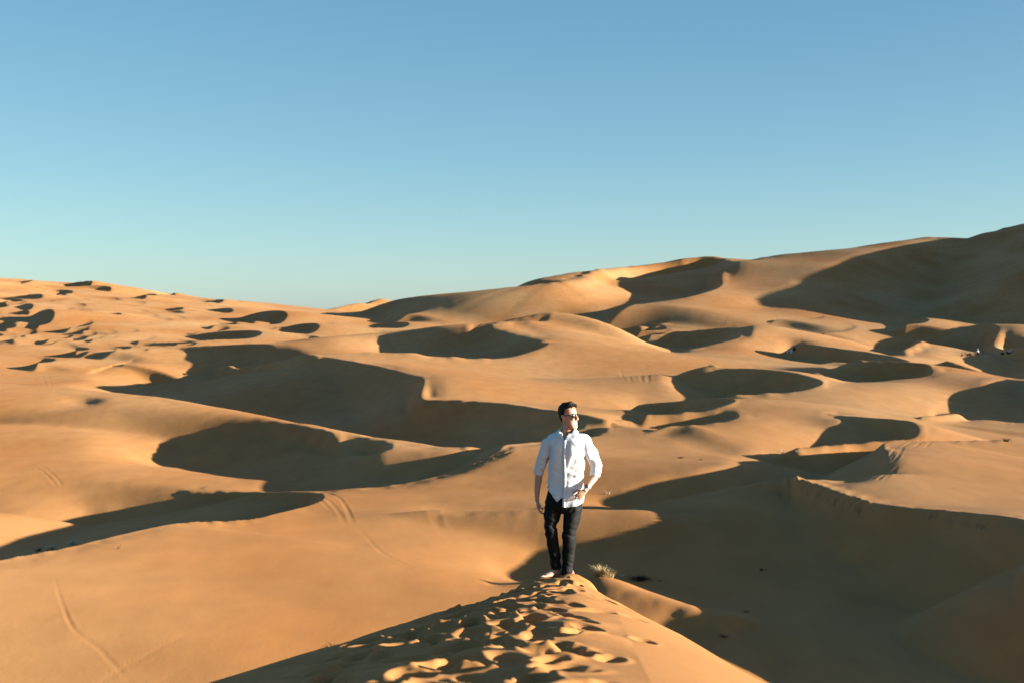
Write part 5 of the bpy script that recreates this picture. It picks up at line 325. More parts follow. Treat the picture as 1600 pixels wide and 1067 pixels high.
[1,1,2,2,4,6,10,17,27,43,64,90,109,115,110,100,91,82,73,65,57,49,42,35,29,24,19,14,10,6,2,-2,-7,-13,-17,-19,-21,-24,-30,-35,-37,-39,-40,-42,-44,-45,-47,-48,-48,-47,-46,-45,-42,-39,-36,-32,-27,-23,-18,-14,-10,-6,-3,-2,-2,-2,-2,-2,-3,-3,-4,-7,-11,-19,-32,-51,-79,-118,-158,-103,-51,-59,-40,-24,-16,-11,-8,-5,-4,-3,-2,-1,-1,-1,0,0,0,0,0,0,0,-1,-2,-6,-13,-23,-34,-47,-51,-38,-18,-3,7,14,18,19,19,18,15,12,9,5,2,-1,-4,-8,-13,-18,-21,-20,-10,3,0,-18,-24,-28,-31,-33,-36,-40,-46,-53,-61,-72,-84,-98,-113,-130,-149,-173,-195,-187,-153,-119,-91,-70,-53,-40,-29,-20,-11,2,13,8,6,7,7,7,6,5,5,4,3,2,2,1,1,1,0,0,0,0,0,0,0,0,0,0,0,0,0,0,0,0,0,0,0,0,0,0,0],
[2,2,2,3,4,6,10,15,23,35,52,70,85,88,83,74,66,57,49,42,34,27,20,14,8,4,-1,-5,-9,-14,-18,-21,-21,-20,-19,-19,-21,-25,-30,-33,-36,-39,-41,-44,-46,-47,-49,-49,-49,-49,-47,-45,-42,-37,-33,-27,-22,-17,-13,-9,-5,-2,1,1,0,0,-1,-1,-2,-2,-4,-7,-11,-19,-31,-50,-76,-109,-144,-126,-58,-51,-35,-21,-14,-9,-6,-4,-3,-2,-1,-1,0,0,0,0,1,1,2,2,2,3,3,2,-1,-6,-14,-25,-34,-25,-5,12,24,32,36,37,36,32,27,21,15,9,3,-2,-8,-14,-22,-30,-39,-46,-46,-16,-6,-28,-40,-44,-46,-46,-46,-47,-49,-52,-58,-66,-75,-86,-99,-113,-128,-148,-165,-157,-124,-91,-65,-46,-33,-24,-18,-14,-11,-5,-8,-9,-6,-3,-2,0,1,1,1,1,1,1,1,0,0,0,0,0,0,0,0,0,0,0,0,0,0,0,0,0,0,0,0,0,0,0,0,0,0],
[3,4,4,5,6,8,11,15,21,30,41,54,64,65,60,52,44,36,29,21,14,6,0,-6,-12,-17,-21,-26,-28,-27,-24,-21,-18,-17,-18,-21,-24,-27,-31,-34,-38,-41,-44,-46,-49,-50,-52,-52,-52,-51,-48,-45,-40,-35,-30,-24,-19,-14,-9,-5,-3,-1,1,1,0,0,-1,-1,-1,-2,-4,-7,-11,-19,-31,-48,-72,-101,-128,-118,-56,-45,-31,-18,-12,-8,-5,-3,-2,-1,-1,0,0,0,1,1,2,3,4,5,7,8,11,13,15,15,13,8,3,9,23,38,50,59,64,62,57,50,42,33,24,14,5,-3,-13,-22,-33,-46,-61,-77,-77,-27,-19,-46,-60,-66,-67,-65,-62,-58,-56,-54,-54,-57,-62,-69,-76,-84,-92,-100,-103,-90,-64,-38,-21,-13,-9,-8,-8,-10,-14,-21,-27,-23,-18,-14,-10,-6,-4,-2,-1,-1,0,0,0,0,0,0,0,0,0,0,0,0,0,0,0,0,0,0,0,0,0,0,0,0,0,0,0,0,0],
[6,6,7,8,10,11,14,17,21,26,34,41,46,46,40,33,26,18,10,2,-6,-15,-22,-26,-30,-31,-29,-26,-24,-19,-16,-15,-16,-18,-20,-23,-26,-29,-33,-36,-40,-43,-47,-50,-52,-54,-55,-55,-54,-52,-49,-45,-41,-36,-31,-26,-21,-15,-9,-5,-3,-2,-2,-1,-1,-1,-1,-1,-2,-2,-4,-7,-12,-19,-31,-47,-70,-97,-116,-93,-54,-41,-26,-16,-10,-6,-4,-2,-1,-1,0,0,0,1,1,2,4,6,8,10,14,17,22,26,32,36,40,41,43,50,61,73,84,92,93,88,79,69,57,45,33,21,8,-5,-18,-32,-46,-61,-73,-64,-31,-27,-42,-71,-87,-97,-95,-89,-81,-74,-67,-59,-53,-50,-49,-49,-49,-48,-44,-36,-23,-6,15,31,33,24,16,9,2,-5,-15,-29,-43,-42,-32,-24,-18,-12,-8,-5,-3,-2,-1,-1,-1,0,0,0,0,0,0,0,0,0,0,0,0,0,0,0,0,0,0,0,0,0,0,0,0,0,0],
[9,10,12,14,15,17,19,21,23,26,29,31,32,29,24,15,8,2,-5,-12,-17,-20,-24,-23,-20,-18,-16,-14,-13,-13,-14,-15,-17,-19,-21,-24,-28,-31,-35,-39,-43,-46,-50,-53,-55,-57,-57,-57,-56,-55,-54,-52,-50,-46,-41,-35,-29,-21,-14,-10,-8,-6,-5,-4,-3,-2,-2,-2,-2,-3,-5,-7,-12,-19,-30,-46,-67,-89,-84,-61,-41,-34,-21,-13,-8,-5,-3,-2,-1,0,0,0,1,2,3,5,7,11,15,20,25,31,38,46,53,61,69,76,84,93,105,117,125,125,119,112,101,87,72,57,42,27,11,-7,-25,-43,-55,-50,-25,-18,-26,-45,-73,-93,-115,-132,-130,-119,-106,-94,-83,-69,-55,-45,-37,-31,-25,-17,-5,10,25,41,57,70,66,50,35,22,10,-1,-13,-27,-47,-56,-49,-35,-26,-18,-12,-8,-5,-3,-2,-2,-1,-1,-1,0,0,0,0,0,0,0,0,0,0,0,0,0,0,0,0,0,0,0,0,0,0,0,0],
[13,15,18,21,23,25,27,27,28,29,28,27,22,17,13,9,3,-1,-4,-6,-9,-10,-10,-10,-10,-10,-10,-10,-11,-12,-13,-14,-16,-19,-22,-25,-29,-32,-36,-40,-44,-48,-51,-54,-56,-58,-60,-62,-65,-68,-70,-71,-70,-66,-60,-52,-43,-34,-26,-20,-16,-12,-9,-7,-6,-4,-3,-3,-3,-4,-6,-8,-13,-19,-29,-43,-57,-62,-54,-42,-36,-25,-16,-10,-6,-4,-2,-1,-1,0,0,1,2,3,5,9,13,19,26,34,43,53,63,74,85,96,107,118,130,142,156,169,173,164,149,135,120,104,86,69,53,35,16,-6,-25,-37,-31,-19,-16,-25,-48,-66,-83,-103,-129,-153,-160,-146,-124,-105,-89,-73,-57,-42,-30,-20,-11,0,12,23,35,45,56,68,71,58,41,26,12,0,-12,-23,-35,-50,-55,-50,-34,-23,-15,-10,-7,-5,-4,-3,-2,-1,-1,-1,-1,0,0,0,0,0,0,0,0,0,0,0,0,0,0,0,0,0,0,0,0,0,0],
[17,21,29,34,35,36,34,32,31,28,24,22,18,13,11,8,5,3,1,-1,-3,-4,-5,-6,-7,-7,-8,-8,-9,-10,-11,-12,-14,-17,-20,-24,-27,-31,-35,-40,-44,-48,-52,-56,-61,-66,-72,-79,-85,-92,-98,-102,-102,-97,-87,-75,-63,-51,-41,-33,-26,-20,-16,-12,-10,-7,-6,-5,-5,-6,-7,-10,-14,-20,-27,-37,-42,-44,-40,-33,-25,-17,-11,-7,-4,-3,-1,-1,0,0,1,1,3,5,9,15,23,33,44,56,69,83,97,112,126,140,155,169,184,198,214,226,223,206,185,164,144,123,104,85,67,45,21,5,-9,-16,-18,-21,-31,-42,-53,-66,-82,-101,-126,-152,-158,-142,-121,-104,-85,-65,-52,-39,-30,-19,-8,2,10,17,24,30,36,44,49,44,30,17,5,-5,-13,-20,-27,-34,-43,-46,-41,-26,-17,-12,-9,-6,-5,-4,-3,-2,-2,-1,-1,-1,0,0,0,0,0,0,0,0,0,0,0,0,0,0,0,0,0,0,0,0,0],
[17,25,35,35,32,31,27,23,21,19,17,15,13,11,9,7,5,3,1,0,-2,-3,-3,-4,-4,-5,-5,-5,-6,-6,-7,-9,-11,-13,-16,-20,-25,-30,-35,-41,-47,-54,-61,-68,-76,-85,-95,-105,-116,-127,-137,-143,-143,-134,-120,-103,-87,-72,-59,-48,-39,-31,-25,-20,-16,-12,-10,-9,-8,-9,-10,-13,-16,-21,-26,-35,-43,-39,-28,-21,-16,-11,-7,-5,-3,-2,-1,0,0,0,1,2,4,7,14,23,36,51,67,83,101,118,136,154,172,190,207,225,241,258,275,287,279,256,234,210,183,153,118,77,42,19,3,-5,-11,-16,-22,-26,-31,-38,-49,-61,-76,-93,-116,-140,-146,-128,-110,-97,-81,-62,-46,-34,-27,-24,-19,-6,0,4,6,9,11,13,14,12,5,-4,-10,-15,-18,-20,-22,-25,-28,-30,-31,-25,-15,-11,-9,-7,-5,-4,-3,-2,-2,-1,-1,-1,0,0,0,0,0,0,0,0,0,0,0,0,0,0,0,0,0,0,0,0,0],
[14,18,22,21,19,18,17,16,15,13,12,11,9,8,6,5,3,2,1,0,-1,-1,-2,-2,-2,-2,-2,-3,-3,-3,-4,-5,-7,-10,-14,-20,-26,-33,-42,-50,-60,-69,-79,-90,-101,-114,-127,-141,-156,-172,-184,-189,-183,-169,-151,-131,-112,-94,-79,-66,-55,-45,-37,-30,-24,-20,-16,-14,-13,-13,-15,-17,-20,-24,-29,-41,-42,-27,-17,-13,-9,-7,-4,-3,-2,-1,-1,0,0,0,1,2,5,9,18,31,47,66,84,104,123,143,162,182,202,222,243,263,283,302,323,338,331,312,291,259,211,156,84,24,5,-7,-4,-4,-7,-11,-15,-19,-25,-32,-41,-52,-65,-81,-101,-121,-125,-108,-91,-78,-67,-56,-46,-39,-32,-29,-27,-18,-12,-11,-11,-12,-15,-17,-20,-24,-28,-31,-32,-30,-27,-24,-21,-20,-20,-19,-18,-15,-12,-10,-8,-6,-5,-4,-3,-2,-2,-1,-1,-1,0,0,0,0,0,0,0,0,0,0,0,0,0,0,0,0,0,0,0,0,0],
[10,11,12,12,12,12,11,11,10,9,8,7,6,5,4,3,2,1,1,0,0,-1,-1,-1,-1,-1,0,0,0,0,-1,-3,-6,-10,-16,-23,-33,-44,-55,-68,-80,-93,-106,-120,-134,-149,-166,-184,-202,-219,-229,-227,-214,-196,-177,-156,-137,-118,-102,-87,-74,-63,-53,-44,-36,-29,-24,-20,-18,-18,-21,-24,-27,-29,-36,-38,-29,-15,-11,-8,-6,-4,-2,-2,-1,-1,0,0,0,0,1,2,5,10,18,31,48,65,84,102,119,137,155,173,191,211,231,251,272,293,313,323,314,297,274,233,177,124,75,34,19,12,6,1,-3,-6,-10,-14,-18,-24,-31,-39,-49,-62,-77,-91,-92,-81,-70,-60,-53,-48,-45,-45,-45,-42,-31,-24,-23,-24,-28,-33,-39,-46,-52,-58,-62,-63,-58,-49,-39,-30,-24,-19,-15,-13,-11,-10,-8,-7,-6,-5,-4,-3,-2,-2,-1,-1,-1,0,0,0,0,0,0,0,0,0,0,0,0,0,0,0,0,0,0,0,0,0,0],
[6,6,7,7,7,7,7,7,6,6,5,4,4,3,2,2,1,1,0,0,0,0,0,0,1,1,2,2,3,3,2,-1,-5,-11,-19,-31,-44,-59,-75,-91,-108,-124,-139,-155,-172,-189,-209,-229,-248,-260,-261,-250,-234,-216,-198,-179,-160,-142,-126,-111,-97,-84,-72,-61,-51,-42,-35,-29,-25,-24,-27,-33,-35,-32,-33,-28,-16,-11,-7,-5,-3,-2,-1,-1,0,0,0,0,0,1,1,2,4,8,14,24,36,50,64,78,91,105,118,131,145,160,176,192,208,224,236,239,227,210,189,159,125,93,67,43,25,13,6,2,-1,-3,-6,-9,-12,-16,-20,-24,-30,-38,-48,-56,-57,-53,-47,-43,-40,-40,-45,-53,-64,-65,-34,-22,-33,-37,-43,-52,-62,-73,-83,-91,-97,-98,-89,-72,-55,-40,-28,-20,-14,-10,-8,-6,-5,-4,-4,-3,-2,-2,-1,-1,-1,-1,0,0,0,0,0,0,0,0,0,0,0,0,0,0,0,0,0,0,0,0,0,0,0],
[3,3,4,4,4,4,4,4,3,3,3,2,2,2,1,1,1,0,0,0,0,0,1,1,2,3,4,6,7,7,5,2,-4,-12,-24,-40,-59,-80,-101,-121,-141,-159,-177,-195,-212,-231,-252,-272,-285,-286,-277,-262,-246,-230,-214,-198,-181,-165,-150,-135,-121,-107,-93,-79,-67,-57,-48,-39,-32,-28,-29,-31,-31,-28,-25,-18,-11,-7,-5,-3,-1,-1,0,0,0,0,0,0,0,1,1,2,3,5,9,15,22,31,40,49,58,67,76,85,95,105,115,125,136,145,151,152,146,135,120,103,84,64,47,31,19,11,6,3,0,-1,-3,-4,-5,-6,-7,-7,-9,-13,-19,-24,-27,-26,-25,-25,-26,-32,-43,-61,-81,-76,-24,-21,-42,-47,-57,-68,-81,-95,-108,-120,-130,-134,-122,-98,-72,-50,-34,-22,-15,-10,-7,-5,-3,-3,-2,-2,-1,-1,-1,-1,0,0,0,0,0,0,0,0,0,0,0,0,0,0,0,0,0,0,0,0,0,0,0,0,0],
[2,2,2,2,2,2,2,2,2,2,1,1,1,1,1,0,0,0,0,0,0,1,1,2,4,6,8,11,13,13,11,6,-2,-14,-30,-51,-76,-103,-130,-156,-179,-200,-218,-237,-255,-273,-290,-302,-303,-295,-281,-266,-251,-237,-222,-208,-194,-180,-166,-153,-139,-124,-110,-97,-85,-74,-63,-52,-39,-29,-20,-16,-21,-21,-18,-12,-8,-4,-2,-1,0,1,1,1,1,1,1,1,1,1,1,1,2,3,5,8,12,17,22,28,34,39,45,51,57,63,69,75,81,86,89,89,87,81,74,64,52,40,29,20,13,8,4,2,1,0,0,1,3,7,13,20,24,21,14,7,3,0,-3,-6,-11,-20,-35,-57,-71,-38,-13,-29,-47,-55,-67,-80,-94,-109,-125,-144,-162,-161,-149,-125,-89,-61,-40,-25,-16,-10,-6,-4,-3,-2,-1,-1,-1,-1,0,0,0,0,0,0,0,0,0,0,0,0,0,0,0,0,0,0,0,0,0,0,0,0,0,0,0],
[1,1,1,1,1,1,1,1,1,1,1,1,0,0,0,0,0,0,0,0,1,1,2,4,6,9,14,18,22,22,18,11,0,-15,-35,-62,-92,-123,-156,-191,-221,-244,-262,-280,-296,-308,-315,-314,-304,-290,-275,-261,-247,-233,-220,-207,-194,-182,-170,-158,-146,-134,-122,-111,-102,-94,-82,-64,-41,-19,-17,-15,-15,-14,-11,-7,-4,-2,1,2,2,3,2,2,2,1,1,1,1,2,1,2,2,2,3,5,7,9,12,15,18,21,25,28,32,35,39,42,45,48,49,49,48,45,41,36,29,23,17,12,8,5,3,2,1,2,3,7,15,28,48,71,81,71,57,45,35,27,21,15,9,3,-8,-10,-7,-2,-11,-39,-50,-61,-74,-87,-102,-119,-141,-162,-155,-159,-157,-145,-102,-68,-44,-27,-17,-10,-6,-4,-3,-2,-1,-1,-1,0,0,0,0,0,0,0,0,0,0,0,0,0,0,0,0,0,0,0,0,0,0,0,0,0,0,0,0],
[0,0,0,0,0,0,0,0,0,0,0,0,0,0,0,0,0,0,0,0,1,2,3,5,9,14,21,28,32,31,25,15,2,-15,-38,-68,-100,-134,-172,-216,-257,-283,-299,-313,-321,-322,-316,-305,-292,-277,-263,-249,-236,-223,-209,-197,-185,-174,-165,-156,-147,-139,-129,-121,-114,-99,-77,-56,-31,-17,-14,-11,-9,-7,-6,-4,-1,2,4,5,5,5,4,3,2,2,2,3,3,3,2,2,2,2,2,3,4,5,6,8,9,11,13,15,17,19,20,22,24,25,26,26,25,23,21,18,15,12,9,6,4,3,2,2,2,4,8,17,33,62,105,147,153,128,106,87,69,52,40,41,30,31,21,19,4,-12,-28,-40,-51,-64,-78,-92,-109,-130,-150,-142,-149,-159,-174,-147,-103,-69,-45,-29,-18,-11,-7,-5,-3,-2,-1,-1,-1,0,0,0,0,0,0,0,0,0,0,0,0,0,0,0,0,0,0,0,0,0,0,0,0,0,0,0,0],
[0,0,0,0,0,0,0,0,0,0,0,0,0,0,0,0,0,0,0,1,1,2,4,7,11,18,27,36,38,34,26,15,3,-13,-36,-67,-101,-136,-175,-221,-268,-296,-307,-311,-310,-302,-290,-277,-264,-251,-238,-225,-213,-201,-189,-178,-169,-162,-157,-154,-151,-147,-138,-122,-88,-41,-26,-31,-22,-14,-8,-4,-3,-3,-3,-2,1,5,9,10,9,7,7,5,6,4,4,4,5,4,4,3,3,2,2,2,2,3,3,4,4,5,6,7,8,9,10,11,12,12,13,13,12,11,10,9,7,6,4,3,2,2,1,2,3,7,15,30,59,106,167,221,227,197,166,132,96,65,38,34,26,21,14,3,-7,-18,-28,-39,-52,-65,-80,-96,-115,-119,-121,-132,-155,-179,-166,-133,-97,-67,-44,-29,-18,-12,-8,-5,-4,-2,-2,-1,-1,0,0,0,0,0,0,0,0,0,0,0,0,0,0,0,0,0,0,0,0,0,0,0,0,0,0,0,0],
[0,0,0,0,0,0,0,0,0,0,0,0,0,0,0,0,0,0,0,1,1,3,5,8,13,20,29,35,35,29,22,13,3,-11,-31,-59,-92,-126,-163,-204,-243,-266,-274,-274,-268,-259,-248,-236,-224,-212,-199,-187,-176,-167,-159,-153,-150,-150,-154,-161,-168,-171,-156,-82,-32,-19,-14,-17,-11,-6,-3,-4,-2,1,-4,-3,1,10,24,31,19,9,8,18,34,26,12,10,12,7,5,4,4,3,3,2,2,2,2,2,2,2,3,3,4,4,5,5,5,5,6,5,5,5,4,4,3,3,2,1,1,1,1,2,5,11,23,47,87,140,196,238,246,222,183,136,95,64,40,27,20,13,7,0,-7,-15,-25,-37,-51,-65,-81,-98,-92,-98,-121,-150,-175,-170,-149,-119,-89,-63,-43,-28,-18,-12,-8,-5,-4,-2,-1,-1,0,0,0,0,0,0,0,0,0,0,0,0,0,0,0,0,0,0,0,0,0,0,0,0,0,0,0,0,0],
[0,0,0,0,0,0,0,0,0,0,0,0,0,0,0,0,0,0,0,1,1,3,5,8,13,18,24,27,25,21,16,9,2,-8,-22,-44,-73,-105,-137,-169,-199,-220,-232,-234,-230,-223,-213,-201,-189,-176,-164,-152,-143,-136,-133,-133,-139,-150,-166,-186,-207,-210,-116,-52,-37,-44,-29,-15,-12,-14,-5,-8,-5,9,4,-3,0,9,21,27,19,4,4,22,41,26,13,21,25,9,8,6,5,4,3,3,2,1,1,1,1,1,1,1,1,2,2,2,2,2,2,2,2,1,1,1,1,1,1,1,1,1,1,3,6,15,32,61,100,141,173,190,187,165,133,102,75,52,34,21,13,8,3,-2,-7,-14,-23,-34,-47,-61,-72,-69,-82,-111,-150,-170,-174,-162,-138,-110,-83,-60,-41,-27,-18,-11,-7,-5,-3,-2,-1,-1,0,0,0,0,0,0,0,0,0,0,0,0,0,0,0,0,0,0,0,0,0,0,0,0,0,0,0,0,0],
[0,0,0,0,0,0,0,0,0,0,0,0,0,0,0,0,0,0,0,1,1,2,4,7,10,13,15,17,16,13,10,6,1,-5,-14,-28,-48,-75,-107,-138,-169,-197,-216,-222,-218,-210,-199,-186,-172,-159,-146,-135,-126,-122,-124,-131,-145,-166,-196,-232,-251,-149,-76,-67,-92,-69,-39,-21,-17,-17,-3,-1,-3,3,0,-3,-2,0,2,-1,-6,-9,-9,-6,-5,-8,-10,-6,-3,-6,0,1,4,5,6,4,2,1,1,0,0,0,0,0,0,0,0,0,-1,-1,-1,-1,-1,-1,-1,-1,-1,0,0,0,0,0,1,3,7,16,32,58,87,111,124,130,126,112,94,75,56,37,21,11,6,2,-1,-4,-8,-12,-18,-26,-37,-41,-35,-67,-101,-138,-157,-170,-173,-160,-135,-108,-81,-58,-40,-27,-17,-11,-7,-4,-3,-1,-1,0,0,0,0,0,0,0,0,0,0,0,0,0,0,0,0,0,0,0,0,0,0,0,0,0,0,0,0,0,0],
[0,0,0,0,0,0,0,0,0,0,0,0,0,0,0,0,0,0,0,0,1,2,3,4,6,7,8,9,9,8,6,4,1,-3,-9,-17,-31,-54,-88,-123,-158,-193,-221,-234,-231,-221,-208,-192,-176,-161,-147,-136,-129,-128,-134,-147,-168,-201,-245,-274,-169,-92,-86,-122,-107,-71,-43,-25,-15,-10,-6,-4,-3,-3,-4,-6,-7,-8,-10,-13,-18,-22,-26,-29,-32,-35,-38,-39,-38,-36,-32,-25,-14,-4,5,8,3,1,0,-1,-1,-1,-1,-1,-1,-1,-2,-2,-3,-3,-4,-4,-4,-4,-3,-3,-2,-2,-1,-1,0,0,1,2,6,12,24,40,57,70,78,83,85,81,71,56,40,18,-3,-7,-1,-3,-6,-6,-9,-11,-13,-18,-22,-19,-54,-94,-126,-145,-161,-175,-180,-168,-143,-112,-83,-59,-40,-26,-17,-10,-6,-4,-2,-1,-1,0,0,0,0,0,0,0,0,0,0,0,0,0,0,0,0,0,0,0,0,0,0,0,0,0,0,0,0,0,0],
[0,0,0,0,0,0,0,0,0,0,0,0,0,0,0,0,0,0,0,0,0,1,1,2,3,4,4,5,5,4,3,2,1,-2,-5,-11,-22,-45,-79,-115,-151,-189,-225,-248,-251,-241,-227,-211,-195,-180,-166,-155,-149,-150,-160,-177,-206,-252,-287,-179,-102,-99,-140,-130,-95,-63,-39,-23,-14,-9,-6,-5,-5,-6,-8,-11,-13,-17,-21,-27,-33,-40,-47,-54,-61,-67,-72,-75,-74,-71,-66,-59,-49,-34,-12,-2,2,-2,-2,-2,-2,-1,-1,-2,-2,-3,-4,-5,-6,-7,-7,-8,-8,-7,-6,-5,-4,-3,-2,-1,-1,0,0,2,4,8,14,22,31,39,45,51,54,55,49,39,26,9,-7,1,8,-5,-7,-6,-12,-17,-19,-26,-20,-44,-85,-116,-135,-151,-168,-183,-189,-180,-155,-120,-88,-62,-42,-27,-17,-10,-6,-3,-2,-1,-1,0,0,0,0,0,0,0,0,0,0,0,0,0,0,0,0,0,0,0,0,0,0,0,0,0,0,0,0,0,0],
[0,0,0,0,0,0,0,0,0,0,0,0,0,0,0,0,0,0,0,0,0,0,1,1,1,2,2,2,2,2,2,1,0,-1,-3,-7,-17,-39,-71,-105,-139,-176,-216,-248,-260,-254,-243,-232,-221,-210,-198,-188,-182,-183,-194,-211,-249,-290,-186,-111,-111,-154,-146,-112,-79,-51,-31,-18,-11,-7,-6,-7,-9,-11,-14,-18,-23,-29,-35,-43,-52,-61,-72,-82,-94,-105,-113,-118,-117,-113,-106,-98,-89,-76,-56,-26,-9,-6,-5,-4,-3,-2,-3,-3,-4,-5,-7,-9,-10,-12,-13,-14,-13,-13,-11,-9,-7,-5,-4,-3,-2,-1,0,1,2,4,7,11,15,20,23,27,29,29,27,21,14,7,3,4,6,0,1,-4,-19,-35,-43,-54,-64,-83,-110,-127,-143,-158,-173,-185,-189,-183,-160,-126,-93,-65,-44,-28,-17,-10,-6,-3,-2,-1,0,0,0,0,0,0,0,0,0,0,0,0,0,0,0,0,0,0,0,0,0,0,0,0,0,0,0,0,0,0,0],
[0,0,0,0,0,0,0,0,0,0,0,0,0,0,0,0,0,0,0,0,0,0,0,0,1,1,1,1,1,1,1,0,0,-1,-2,-5,-13,-33,-62,-93,-124,-158,-196,-234,-258,-262,-257,-254,-253,-250,-242,-232,-224,-221,-227,-245,-281,-194,-120,-123,-169,-161,-126,-91,-61,-38,-22,-12,-8,-6,-7,-10,-14,-19,-24,-30,-37,-45,-53,-63,-74,-87,-100,-115,-131,-147,-161,-166,-164,-157,-149,-142,-135,-122,-93,-47,-19,-11,-8,-5,-4,-4,-4,-5,-7,-9,-12,-14,-17,-19,-21,-22,-22,-21,-18,-15,-12,-9,-6,-4,-3,-2,-1,0,0,1,2,3,5,6,8,8,9,8,6,3,0,-1,-1,-1,1,2,6,-9,-33,-54,-66,-80,-94,-110,-125,-140,-153,-165,-175,-183,-187,-184,-165,-133,-99,-70,-46,-29,-18,-10,-6,-3,-2,-1,0,0,0,0,0,0,0,0,0,0,0,0,0,0,0,0,0,0,0,0,0,0,0,0,0,0,0,0,0,0,0],
[0,0,0,0,0,0,0,0,0,0,0,0,0,0,0,0,0,0,0,0,0,0,0,0,0,0,0,0,0,0,0,0,0,-1,-2,-4,-10,-25,-50,-78,-107,-138,-173,-211,-248,-271,-281,-290,-299,-304,-298,-284,-270,-262,-264,-282,-252,-130,-133,-184,-178,-142,-104,-70,-43,-24,-12,-6,-4,-6,-10,-16,-22,-30,-38,-46,-55,-65,-76,-88,-101,-116,-132,-149,-169,-188,-202,-205,-200,-191,-184,-179,-170,-142,-94,-53,-24,-15,-10,-7,-5,-5,-6,-8,-11,-14,-18,-22,-25,-29,-32,-34,-34,-32,-28,-23,-18,-13,-9,-6,-4,-3,-2,-1,-1,-2,-2,-3,-3,-4,-6,-8,-10,-13,-16,-18,-17,-13,-10,-7,6,14,-7,-31,-56,-72,-85,-98,-112,-126,-140,-153,-165,-175,-183,-190,-197,-198,-181,-146,-108,-75,-49,-31,-18,-10,-6,-3,-1,-1,0,0,0,0,0,0,0,0,0,0,0,0,0,0,0,0,0,0,0,0,0,0,0,0,0,0,0,0,0,0,0],
[0,0,0,0,0,0,0,0,0,0,0,0,0,0,0,0,0,0,0,0,0,0,0,0,0,0,0,0,0,0,0,0,0,0,-1,-4,-9,-20,-36,-59,-86,-114,-146,-182,-224,-263,-289,-307,-325,-339,-345,-334,-315,-306,-312,-278,-162,-147,-192,-189,-158,-121,-85,-53,-27,-9,0,2,0,-6,-15,-24,-35,-46,-57,-68,-79,-90,-103,-116,-131,-148,-165,-184,-202,-216,-222,-219,-211,-204,-199,-190,-156,-110,-75,-41,-23,-14,-10,-7,-6,-7,-9,-12,-16,-21,-25,-30,-35,-40,-45,-49,-52,-50,-43,-34,-26,-19,-13,-9,-6,-4,-3,-3,-4,-5,-7,-9,-12,-15,-20,-25,-31,-37,-43,-46,-41,-27,-8,10,0,-19,-39,-61,-76,-89,-101,-114,-128,-142,-155,-168,-180,-191,-201,-210,-219,-224,-205,-163,-118,-80,-52,-32,-18,-10,-5,-2,-1,0,0,0,0,0,0,0,0,0,0,0,0,0,0,0,0,0,0,0,0,0,0,0,0,0,0,0,0,0,0,0,0],
[0,0,0,0,0,0,0,0,0,0,0,0,0,0,0,0,0,0,0,0,0,0,0,0,0,0,0,0,0,0,0,0,0,0,-1,-3,-8,-16,-26,-39,-59,-84,-113,-145,-182,-216,-239,-258,-283,-312,-341,-350,-339,-338,-310,-168,-138,-188,-194,-171,-142,-110,-74,-37,-7,10,15,11,2,-9,-22,-38,-53,-69,-83,-96,-109,-121,-134,-148,-164,-181,-198,-212,-221,-223,-219,-212,-204,-196,-180,-145,-112,-69,-41,-26,-20,-13,-9,-7,-7,-8,-12,-16,-21,-27,-33,-39,-45,-52,-59,-66,-72,-72,-61,-47,-34,-25,-17,-11,-8,-5,-5,-6,-8,-11,-14,-18,-23,-29,-36,-44,-54,-66,-79,-80,-52,-14,-12,-29,-48,-69,-78,-84,-93,-105,-117,-129,-143,-157,-171,-185,-200,-215,-231,-243,-252,-254,-229,-179,-126,-83,-52,-31,-17,-9,-4,-2,0,0,0,0,0,0,0,0,0,0,0,0,0,0,0,0,0,0,0,0,0,0,0,0,0,0,0,0,0,0,0,0,0],
[0,0,0,0,0,0,0,0,0,0,0,0,0,0,0,0,0,0,0,0,0,0,0,0,0,0,0,0,0,0,0,0,0,0,-1,-2,-5,-10,-16,-22,-31,-48,-69,-93,-119,-145,-169,-192,-218,-250,-285,-310,-313,-308,-204,-151,-168,-197,-180,-160,-134,-102,-62,-18,16,31,28,18,3,-14,-34,-56,-78,-100,-118,-133,-145,-157,-169,-183,-197,-210,-220,-223,-219,-212,-203,-193,-181,-162,-130,-88,-56,-30,-18,-21,-20,-12,-9,-7,-8,-10,-14,-19,-25,-32,-39,-47,-55,-63,-72,-86,-106,-106,-84,-62,-44,-31,-22,-14,-10,-7,-8,-10,-14,-19,-24,-31,-38,-46,-55,-67,-83,-96,-86,-49,-37,-37,-49,-69,-86,-95,-98,-101,-109,-119,-130,-143,-156,-170,-185,-202,-221,-243,-266,-282,-287,-277,-241,-184,-126,-80,-49,-28,-15,-7,-2,0,0,0,0,0,0,0,0,0,0,0,0,0,0,0,0,0,0,0,0,0,0,0,0,0,0,0,0,0,0,0,0,0,0],
